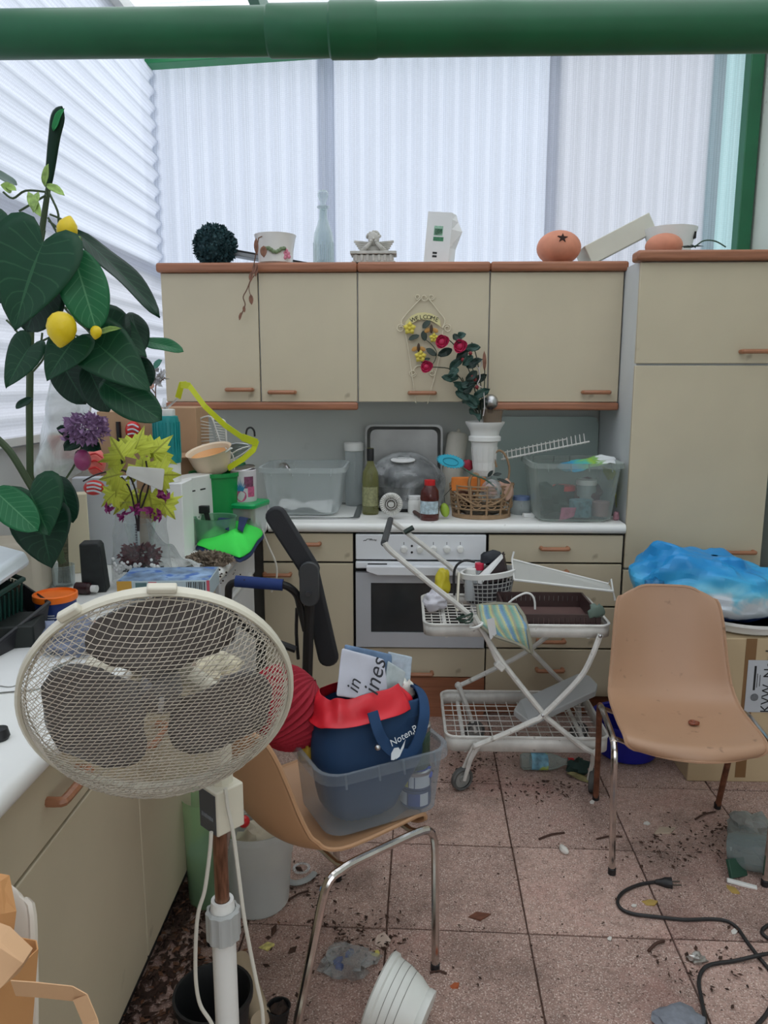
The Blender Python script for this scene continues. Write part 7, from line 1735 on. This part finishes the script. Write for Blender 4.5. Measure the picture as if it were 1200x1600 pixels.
for ps, c_ in ((.44, (18, 44, 90)), (.47, (196, 204, 214)), (.62, (206, 216, 224)), (.70, (120, 196, 220)), (.80, (64, 168, 214))): k_ = el.new(ps); k_.color = lin(c_)
t = thing('blue_bag', 'crumpled sky blue and white plastic bag lying on the tub and carton', 'bag', bc_ + V(0, 0, .05))
m = MB()
def bagf(u, v):
    a = 2 * PI * u; px = 1010 + 225 * (.5 + .5 * math.cos(a)) ; r = math.sin(PI * v)
    x = bc_.x - .13 + .30 * math.cos(a) * r ** .6 ; y = bc_.y + .0 + .17 * math.sin(a) * r ** .6
    hgt = lerp_list([(0, .22), (.25, .32), (.5, .25), (.75, .19), (1, .25)], (math.cos(a) * r + 1) / 2)
    z = bc_.z + .012 + hgt * (1 - math.cos(PI * v)) / 2
    q_ = V(x, y, z); k = noise.noise(q_ * 7) * .035 + abs(noise.noise(q_ * 12 + V(4, 0, 0))) * .06 + abs(noise.noise(q_ * 26)) * .022
    return q_ + V(math.cos(a), math.sin(a), .8) * k
m.grid(bagf, 60, 30, closeu=True); m.uv = None; m.obj('bag', blm, t, sub=1, ang=25)
m = MB(); p = at(1018, 922, 2.80); crumple(p + V(.01, 0, 0), (.05, .05, .045), M('bag_teal_blue', (24, 110, 160), .4, var=.2), 'bag_corner', t, 14, .5, 4)
tag(bpy.data.objects['bag_corner']) 
# deep blue tub on the floor behind the chair
c = on(990, 1195, 0) + V(0, .10, 0)
t = thing('blue_basin', 'deep blue plastic basin on the floor behind the empty chair', 'basin', c)
bsm = M('basin_blue', (20, 26, 128), .35)
MB().lathe([(0, 0), (.10, 0), (.115, .01), (.14, .16), (.15, .165), (.15, .15), (.135, .15)], 32, Matrix.Translation(c)).obj('basin', bsm, t)
# things lying under the trolley
c = on(842, 1206, 0) + V(0, .02, .034)
t = thing('water_bottle', 'clear plastic drink bottle with colourful label lying under the trolley', 'bottle', c - V(0, 0, .034))
BMx = frame(c, (0, .2, 1), (0, 1, 0)); BMx = Matrix.Translation(c) @ Matrix.Rotation(PI / 2, 4, 'Y') @ Matrix.Rotation(0, 4, 'Z')
MB().lathe([(0, -.07), (.026, -.07), (.033, -.06), (.033, .05), (.026, .075), (.014, .10), (.013, .12)], 22, BMx).obj('bottle', clear('bottle_clear', (190, 205, 200), .2, .5, .08), t)
MB().lathe([(.0336, -.03), (.0336, .035)], 22, BMx).obj('label', M('label_mixed', (110, 160, 180), .5, var=.7, scale=26, speck=(20, .55, (170, 190, 50), .9)), t)
MB().lathe([(.016, .118), (.016, .14), (0, .141)], 16, BMx).obj('cap', M('red_cap', (206, 40, 44)), t)
tag(crumple(on(905, 1212, 0) + V(0, .02, .03), (.04, .035, .03), M('dark_green_cloth', (40, 62, 56)), 'green_wrapper', None, 14, .6, 9), 'crumpled dark green wrapper on the floor beside the right trolley wheel', 'wrapper')
tag(leaf(on(885, 1212, 0) + V(0, 0, .012), on(935, 1225, 0) + V(0, 0, .006), .035, M('foil_leaf', (150, 140, 96), .4, var=.4, scale=40), None, up=(0, -.2, 1), shape='slim', name='foil_strip'), 'shiny greenish foil strip on the floor beside the drink bottle', 'foil')
# junk at the right border
t = thing('plastic_jar', 'empty clear plastic jar lying on its side at the right floor edge', 'jar', on(1170, 1372, 0))
jc = on(1182, 1368, 0) + V(0, .03, .06); JM = Matrix.Translation(jc) @ Euler((R(78), R(10), R(55))).to_matrix().to_4x4()
MB().lathe([(.055, .07), (.057, .065), (.057, -.05), (.05, -.07), (0, -.07)], 26, JM).obj('jar', clear('jar_smoke', (150, 162, 160), .35, .45, .15), t)
MB().box(JM @ V(0, .0, -.071), (.015, .002, .012)).obj('sticker', paper_m, t)
tag(crumple(on(1172, 1330, 0) + V(.02, .05, .05), (.075, .06, .055), clear('wrap_grey', (168, 176, 172), .35, .4, .3, var=.15), 'plastic_wrap', None, 16, .5, 3), 'crumpled greyish clear plastic wrap behind the jar at the right', 'wrap')
tag(MB().box(on(1150, 1368, 0) + V(0, 0, .028), (.075, .012, .055), (-.5, .2, .5)).obj('green_carton', M('carton_dark_green', (34, 70, 54), .6), bevel=.002), 'small dark green carton leaning against the plastic jar', 'box')
tag(MB().box(on(1165, 1384, 0) + V(-.012, 0, .006), (.085, .014, .010), (0, .08, -.32)).obj('white_strip', white_m, bevel=.002), 'narrow white strip lying in front of the dark green carton', 'strip')
# power cord
ck = M('cord_black', (30, 29, 30), .5)
t = thing('power_cord', 'black power cord with moulded plug looping over the paving slabs', 'cord', on(1040, 1380, 0))
path = [(1024, 1378), (1000, 1382), (975, 1393), (965, 1407), (971, 1420), (990, 1428), (1030, 1433), (1070, 1437), (1110, 1436), (1135, 1439), (1152, 1450), (1166, 1470), (1185, 1495), (1205, 1520), (1212, 1545), (1200, 1580), (1180, 1605), (1150, 1640)]
MB().tube(smooth_pts([on(a, b, .006) for a, b in path], 5), .0052, 7).obj('cord', ck, t)
path = [(1260, 1478), (1225, 1486), (1190, 1492), (1150, 1501), (1112, 1507), (1097, 1517), (1092, 1535), (1097, 1565), (1103, 1600), (1108, 1640)]
MB().tube(smooth_pts([on(a, b, .007 + (.008 if a > 1170 and a < 1200 else 0)) for a, b in path], 5), .0052, 7).obj('cord', ck, t)
MB().tube(smooth_pts([on(a, b, .006) for a, b in ((1260, 1475), (1215, 1472), (1192, 1460), (1194, 1450), (1215, 1440), (1250, 1436))], 5), .0052, 7).obj('cord', ck, t)
pl_a, pl_b = on(1024, 1378, .008), on(1050, 1380, .012)
MB().tube([pl_a, pl_a.lerp(pl_b, .3), pl_a.lerp(pl_b, .6), pl_b], [.007, .010, .016, .017], 10).obj('plug', ck, t)
for dy in (-.008, .008): MB().tube([pl_b + V(0, dy, 0), pl_b + V(.026, dy, 0)], .0024, 6).obj('pin', M('pin_dark', (90, 84, 76), .4, metal=.8), t)

# ================================================================== BEHIND AND UNDER THE FAN
c = on(395, 1436, 0) + V(0, .08, 0)
t = thing('white_bucket', 'milky white plastic bucket with wire handle on the floor behind the fan', 'bucket', c)
mb_ = clear('bucket_milky', (214, 216, 212), .55, .35, .3)
zbk = .27
MB().lathe([(0, 0), (.085, 0), (.092, .008), (.105, zbk * .6), (.108, zbk * .62), (.116, zbk), (.120, zbk), (.120, zbk - .02), (.116, zbk - .02)], 34, Matrix.Translation(c)).obj('bucket', mb_, t)
MB().tube(smooth_pts([c + V(.118, 0, zbk - .02), c + V(.10, -.06, zbk + .05), c + V(.03, -.09, zbk + .075), c + V(-.05, -.08, zbk + .05), c + V(-.118, 0, zbk - .02)], 5), .003, 6).obj('handle', steel_m, t)
tag(crumple(c + V(0, 0, .16), (.07, .07, .08), M('rag_cream', (196, 186, 164), .85, var=.25), 'cream_rag', None, 14, .5, 2), 'cream rag stuffed in the milky white bucket', 'rag')
tag(MB().ball(c + V(-.03, -.02, zbk - .0), .018, 10, 7).obj('red_ball', M('red_cap', (206, 40, 44))), 'small red ball on top of the rag in the milky bucket', 'ball')
c = on(322, 1428, 0) + V(.0, .075, 0)
t = thing('green_waste_bin', 'pale green translucent waste bin between cabinet and milky bucket', 'bin', c)
MB().lathe([(0, 0), (.06, 0), (.068, .006), (.078, .34), (.083, .345)], 30, Matrix.Translation(c) ).obj('bin', clear('bin_green', (168, 208, 158), .42, .35, .3), t)
MB().lathe([(0, .01), (.062, .01), (.068, .16), (0, .17)], 24, Matrix.Translation(c)).obj('contents', M('bin_contents', (96, 116, 122), .8, var=.3), t)
blackpot = M('pot_black', (26, 27, 28), .5, var=.15)
c = on(333, 1552, .16); c.z = 0
t = thing('black_plant_pot', 'black plastic plant pot standing on leaf litter behind the fan pole', 'pot', c)
MB().lathe([(0, 0), (.062, 0), (.068, .005), (.084, .15), (.09, .152), (.09, .165), (.084, .165), (.08, .15), (.062, .012), (0, .012)], 34, Matrix.Translation(c)).obj('pot', blackpot, t)
MB().lathe([(0, .03), (.068, .03)], 24, Matrix.Translation(c)).obj('water', M('pot_puddle', (20, 20, 20), .06, var=.1), t)
c0, c1 = on(374, 1500, .028), on(408, 1592, .028)
tag(MB().tube([c0, c1], .026, 18).obj('cardboard_tube', M('tube_beige', (178, 160, 134), .75, var=.1)), 'beige cardboard tube lying beside the black plant pot', 'tube')
c = on(436, 1598, 0)
t = thing('seedling_pot', 'tiny black seedling pot of soil at the front of the floor', 'pot', c); MB().lathe([(0, 0), (.02, 0), (.028, .045), (.03, .046), (.026, .046), (.024, .036), (0, .036)], 18, Matrix.Translation(c)).obj('pot', blackpot, t); crumple(c + V(0, 0, .036), (.024, .024, .012), soil_m, 'soil', t, 10, .6, 2)
# white flower pot on its side
rc_, bcn = on(592, 1545, .092), on(668, 1592, .058)
ax_ = (bcn - rc_).normalized(); L = (bcn - rc_).length * 1.0
t = thing('white_flowerpot', 'white plastic flower pot lying on its side on the paving', 'pot', V(rc_.x, rc_.y, 0))
FM = Matrix.Translation(rc_) @ Vector((0, 0, 1)).rotation_difference(ax_).to_matrix().to_4x4()
L = .125
fpw = M('flowerpot_white', (212, 214, 208), .4, var=.05, speck=(30, .70, (120, 112, 100), .5))
MB().lathe([(.080, .0), (.086, -.002), (.090, .002), (.090, .014), (.084, .018), (.080, .05), (.070, .085), (.058, .108), (.060, .112), (.060, .125), (.052, .127), (0, .120)], 40, FM).obj('pot', fpw, t)
MB().lathe([(.086, -.002), (.080, .004), (.074, .06), (.05, .11), (0, .112)], 36, FM).obj('inside', fpw, t)
for z, r in ((.032, .0835), (.05, .0812), (.068, .0765)): MB().tube([FM @ V(r * math.cos(a), r * math.sin(a), z) for a in [2 * PI * i / 30 for i in range(30)]], .0006, 4, True).obj('groove', M('groove_grey', (130, 130, 124), .6), t)

# ================================================================== NEAR LEFT: WHITE CHAIR WITH PAPER BAG
wc2 = make_chair('white plastic shell chair at the lower left holding the paper bag', M('shell_white', (214, 204, 190), .42, var=.05), chrome_m, (-.685, .655, 0), 0.0)
wc2.scale = (1.04, 1.04, 1.06)
kr = M('kraft_paper', (196, 142, 90), .8, var=.08, scale=5); kri = M('kraft_inside', (188, 122, 62), .8, var=.08)
bgc = V(-.60, .66, .485)
t = thing('paper_bag', 'open brown kraft paper bag with flat handles on the white chair', 'bag', bgc)
BM = Matrix.Translation(bgc) @ Euler((R(-4), R(3), R(-12))).to_matrix().to_4x4()
m = MB(); rg = []
for z, w, d in ((0, .27, .15), (.15, .28, .16), (.28, .29, .16), (.44, .31, .17)):
    rg.append([BM @ V(x + .006 * noise.noise(V(x * 20, y * 20, z * 9)), y + .010 * noise.noise(V(x * 14, y * 14, z * 12 + 4)), z + (.02 * math.sin(x * 14 + 1) if z > .3 else 0)) for x, y in rrect(w, d, .008, 1)])
m.rings(rg, True, (True, False)); m.obj('bag', kr, t, solid=.0015, smooth=False)
def hstrap(y, zz, lean):
    ps = [BM @ V(*q_) for q_ in ((-.06, y, .385), (-.058, y + lean * .5, .45), (-.045, y + lean, .475), (.075, y + lean, .478), (.09, y + lean * .6, .45), (.095, y, .385))]
    return MB().tube(ps, .013, 4, flat=(.12, 1)).obj('handle', kr, t, smooth=False)
hstrap(.083, 0, .03)
ps = [at(20, 1545, .62), at(60, 1548, .62), at(116, 1554, .62), at(124, 1562, .615), at(140, 1600, .61), at(150, 1650, .60)]
m = MB(); m.rings([[p + V(0, -.002, .011), p + V(0, .004, -.011)] if i < 3 else [p + V(.008, 0, .006), p + V(-.008, .004, -.004)] for i, p in enumerate(ps)], False); m.obj('handle', M('kraft_strap', (206, 164, 124), .8, var=.06), t, solid=.001, smooth=False, recalc=False)
m = MB(); o4 = [at(-40, 1455, .66), at(0, 1470, .66), at(36, 1505, .65), at(30, 1520, .65), at(0, 1545, .64), at(-40, 1560, .64)]; m.rings([o4, [q_ + V(0, .02, 0) for q_ in o4]]); m.obj('folded_flap', M('kraft_strap', (206, 164, 124)), t, smooth=False)

# ================================================================== LITTER ON THE FLOOR
def bit(px, py, sz, mt, name, lab, cat, th=.003, z=0.001, rot=None, n=5, el=1.5):
    c = on(px, py, z); rnd = random.Random(px * 7 + py); o_ = []
    rot = rnd.uniform(0, 6) if rot is None else rot
    for i in range(n):
        a = 2 * PI * i / n; r = sz * rnd.uniform(.75, 1.15); x, y = r * el * math.cos(a), r * math.sin(a); o_.append((x * math.cos(rot) - y * math.sin(rot), x * math.sin(rot) + y * math.cos(rot)))
    m = MB(); m.rings([[c + V(x, y, 0) for x, y in o_], [c + V(x, y, th + .004 * math.sin(x * 90)) for x, y in o_]]); return tag(m.obj(name, mt, smooth=False), lab, cat)
brl = M('leaf_litter_brown', (104, 62, 44), .85, var=.3, scale=40); orl = M('leaf_orange', (170, 88, 50), .8); wht = M('bit_white', (206, 202, 194), .7)
bit(747, 1431, .020, brl, 'brown_leaf', 'reddish brown leaf on the slab right of the chrome chair leg', 'leaf', el=1.8, rot=.2, n=4)
bit(710, 1541, .011, orl, 'orange_leaf', 'small orange leaf chip near the front right of the chair leg', 'leaf', rot=.4)
bit(597, 1470, .022, M('paper_pinkish', (206, 184, 170), .8), 'cream_sticker', 'cream rounded paper piece behind the white flower pot', 'paper', rot=1.4, n=8, el=1.15)
bit(587, 1491, .013, M('paper_lemon', (216, 204, 110), .7), 'yellow_sticker', 'small yellow paper piece beside the cream rounded paper', 'paper', n=7, el=1.2)
bit(418, 1479, .017, M('packet_yellow', (206, 196, 120), .6, var=.4, scale=60), 'yellow_packet', 'small yellow packet lying beside the right fan cord', 'packet', rot=.2, n=4)
bit(504, 1388, .012, M('tag_light_blue', (120, 170, 210), .6), 'blue_tag', 'small light blue paper tag under the near beige chair', 'paper', rot=1.0, n=4)
bit(1040, 1298, .024, M('card_scrap', (186, 168, 148), .8), 'card_scrap', 'beige cardboard scrap on the slab under the empty chair', 'cardboard', rot=.45, n=4, el=1.9)
tag(MB().tube(smooth_pts([on(877, 1321, .006), on(880, 1327, .011), on(888, 1333, .008)], 3), [.004, .008, .010, .012, .012, .009, .004][:7], 8).obj('white_shell', wht), 'small whitish shell on the paving left of the empty chair leg', 'shell')
for k, (a, b, s_) in enumerate(((1010, 1287, .010), (925, 1254, .010), (1147, 1457, .009), (952, 1467, .007), (990, 1416, .007))):
    bit(a, b, s_, wht, 'white_chip', ['curved white chip near the beige cardboard scrap', 'white chip at the foot of the empty chair rear leg', 'white chip inside the bend of the black cord', 'tiny white chip on the slab joint left of the cord', 'tiny white chip beside the first bend of the cord'][k], 'chip', el=1.3)
bit(1016, 1411, .017, M('stain_leaf_yellow', (168, 140, 74), .8, var=.3), 'yellow_leaf', 'flat yellowish leaf inside the loop of the power cord', 'leaf', th=.002)
bit(1142, 1390, .018, M('stain_leaf_yellow', (168, 140, 74), .8, var=.3), 'yellow_leaf', 'flat yellowish leaf in front of the junk at the right', 'leaf', th=.002)
tag(crumple(on(1088, 1503, 0) + V(0, 0, .010), (.024, .016, .012), M('foil', (190, 186, 180), .35, metal=.7, var=.3, scale=60), 'foil_ball', None, 12, .8, 4), 'crumpled piece of silver foil beside the black cord', 'foil')
tag(crumple(on(1062, 1600, 0) + V(0, 0, .012), (.06, .04, .016), M('grey_felt', (120, 124, 132), .95, var=.15, scale=60, bump=.3), 'grey_cloth', None, 14, .4, 5), 'grey felt cloth lying at the front edge of the paving', 'cloth')
tag(crumple(on(545, 1510, 0) + V(0, 0, .018), (.07, .055, .016), clear('film_floor', (215, 218, 218), .12, .4, .12, var=.16), 'plastic_film', None, 18, .7, 3), 'crumpled clear plastic film behind the white flower pot', 'film')
for k, (a, b) in enumerate(((528, 1503), (545, 1492), (530, 1512))): tag(bit(a, b, .011, M('blue_chip', (50, 76, 150), .5), 'blue_chip', 'x', 'chip', th=.008), ['blue plastic chip at the left of the clear film', 'blue plastic chip on the far side of the clear film', 'blue plastic chip nearest the front in the clear film'][k])
t = thing('tape_ring', 'clear plastic ring lying by the milky bucket under the chair', 'ring', on(468, 1366, 0))
for r in (.022, .026): MB().tube([on(471, 1357, .006) + V(r * math.cos(a), r * math.sin(a), .002) for a in [2 * PI * i / 20 for i in range(20)]], .003, 5, True).obj('ring', clear_m, t)
MB().tube(smooth_pts([on(a, b, .012) for a, b in ((440, 1372), (460, 1380), (480, 1374), (492, 1364))], 4), .011, 8, flat=(.6, 1)).obj('lid_edge', M('lid_edge_grey', (150, 152, 150), .4), t)
stk = M('stick_dark', (70, 46, 36), .85, var=.2)
for k, (a, b, r) in enumerate((((842, 1311), (882, 1301), .0035), ((1013, 1486), (1038, 1470), .004), ((932, 1311), (972, 1307), .003), ((1086, 1280), (1118, 1268), .003), ((672, 1520), (698, 1521), .003), ((448, 1408), (482, 1392), .003), ((1150, 1290), (1175, 1298), .006))):
    p0, p1 = on(*a, .004), on(*b, .004); tag(MB().tube(smooth_pts([p0, p0.lerp(p1, .5) + V(0, .006, .002), p1], 3), r, 6).obj('dry_stick', stk), ['thin dry stick on the slab left of the empty chair', 'dry forked stick on the joint inside the cord loop', 'thin dry stick under the front of the empty chair', 'pale dry stalk under the rear of the empty chair', 'dry stick at the foot of the chrome chair leg', 'dry stick beside the milky bucket', 'dark twist of dirt at the right joint of the slabs'][k], 'stick')
# leaf litter and grit: nobody could count it
rnd = random.Random(33)
def litter(name, lab, region, n, s0, s1, mats):
    m = MB()
    for i in range(n):
        p = region(rnd); 
        if p is None: continue
        s_ = rnd.uniform(s0, s1); a = rnd.uniform(0, 6); d = V(math.cos(a), math.sin(a), rnd.uniform(-.25, .25)) * s_; e_ = V(-math.sin(a), math.cos(a), rnd.uniform(-.4, .4)) * s_ * rnd.uniform(.25, .7); p.z = rnd.uniform(.002, .012)
        m.add([p - d, p + e_ * .8, p + d, p - e_, p + V(0, 0, s_ * .25)], [(0, 1, 4), (1, 2, 4), (2, 3, 4), (3, 0, 4)])
    return tag(m.obj(name, mats, smooth=False), lab, 'litter', kind='stuff')
def along_cab(r): y = r.uniform(1.25, 2.5); return V(XF + .0 + abs(r.gauss(0, .10)) - .035, y, 0)
litter('leaf_litter', 'dark brown leaf litter along the foot of the left cabinets', along_cab, 900, .006, .022, M('litter_dark', (62, 42, 32), .95, var=.5, scale=30))
litter('leaf_crumbs', 'lighter brown leaf crumbs among the litter by the left cabinets', along_cab, 260, .006, .018, M('litter_mid', (112, 76, 54), .95, var=.4, scale=30))
def joints(r):
    i, j = r.randint(-2, 4), r.randint(-1, 3)
    if r.random() < .6: a, b = i * .4 + r.uniform(-.2, .2), j * .4 + r.gauss(0, .006)
    else: a, b = i * .4 + r.gauss(0, .006), j * .4 + r.uniform(-.2, .2)
    x, y = -.043 + a * ct - b * st_, 1.895 + a * st_ + b * ct
    return V(x, y, 0) if x > XF else None
litter('joint_dirt', 'dark crumbs of dirt caught along the joints between the slabs', joints, 900, .002, .006, M('litter_dark', (62, 42, 32)))
def scat(r): return V(r.uniform(-.55, 1.3), r.uniform(1.35, 3.2), 0)
litter('grit', 'fine dark grit and leaf crumbs scattered over the paving', scat, 620, .002, .007, M('litter_dark', (62, 42, 32)))
def hot(r):
    c = r.choice([on(560, 1455, 0), on(470, 1395, 0), on(860, 1235, 0), on(1060, 1330, 0), on(1090, 1520, 0), on(560, 1470, 0), on(730, 1215, 0), on(1130, 1300, 0), on(760, 1190, 0)]); return V(c.x + r.gauss(0, .09), c.y + r.gauss(0, .05), 0)
litter('dirt_heaps', 'small heaps of dark leaf dirt gathered on the paving', hot, 650, .003, .011, M('litter_dark', (62, 42, 32)))

# alike things carry one group
GROUPS = {'shell_chair': 'plastic shell chairs', 'storage_box': 'clear storage boxes', 'tin': 'tins in the clear boxes', 'jar': 'jars in the clear boxes', 'red_ornament': 'red fabric ornaments', 'white_chip': 'white chips on the paving', 'blue_chip': 'blue plastic chips', 'dry_stick': 'dry sticks on the paving', 'yellow_leaf': 'yellow leaves on the paving', 'bottle': 'bottles in the oval wire basket', 'paper_sheet': 'loose paper sheets', 'worktop': 'white worktops', 'cardboard_box': 'cardboard boxes on the left worktop', 'cloth_bundle': 'cloth bundles in the right storage box'}
for o in list(scene.objects):
    g = GROUPS.get(o.name.split('.')[0])
    if g and o.parent is None and o.get('category') and not o.get('group'): o['group'] = g
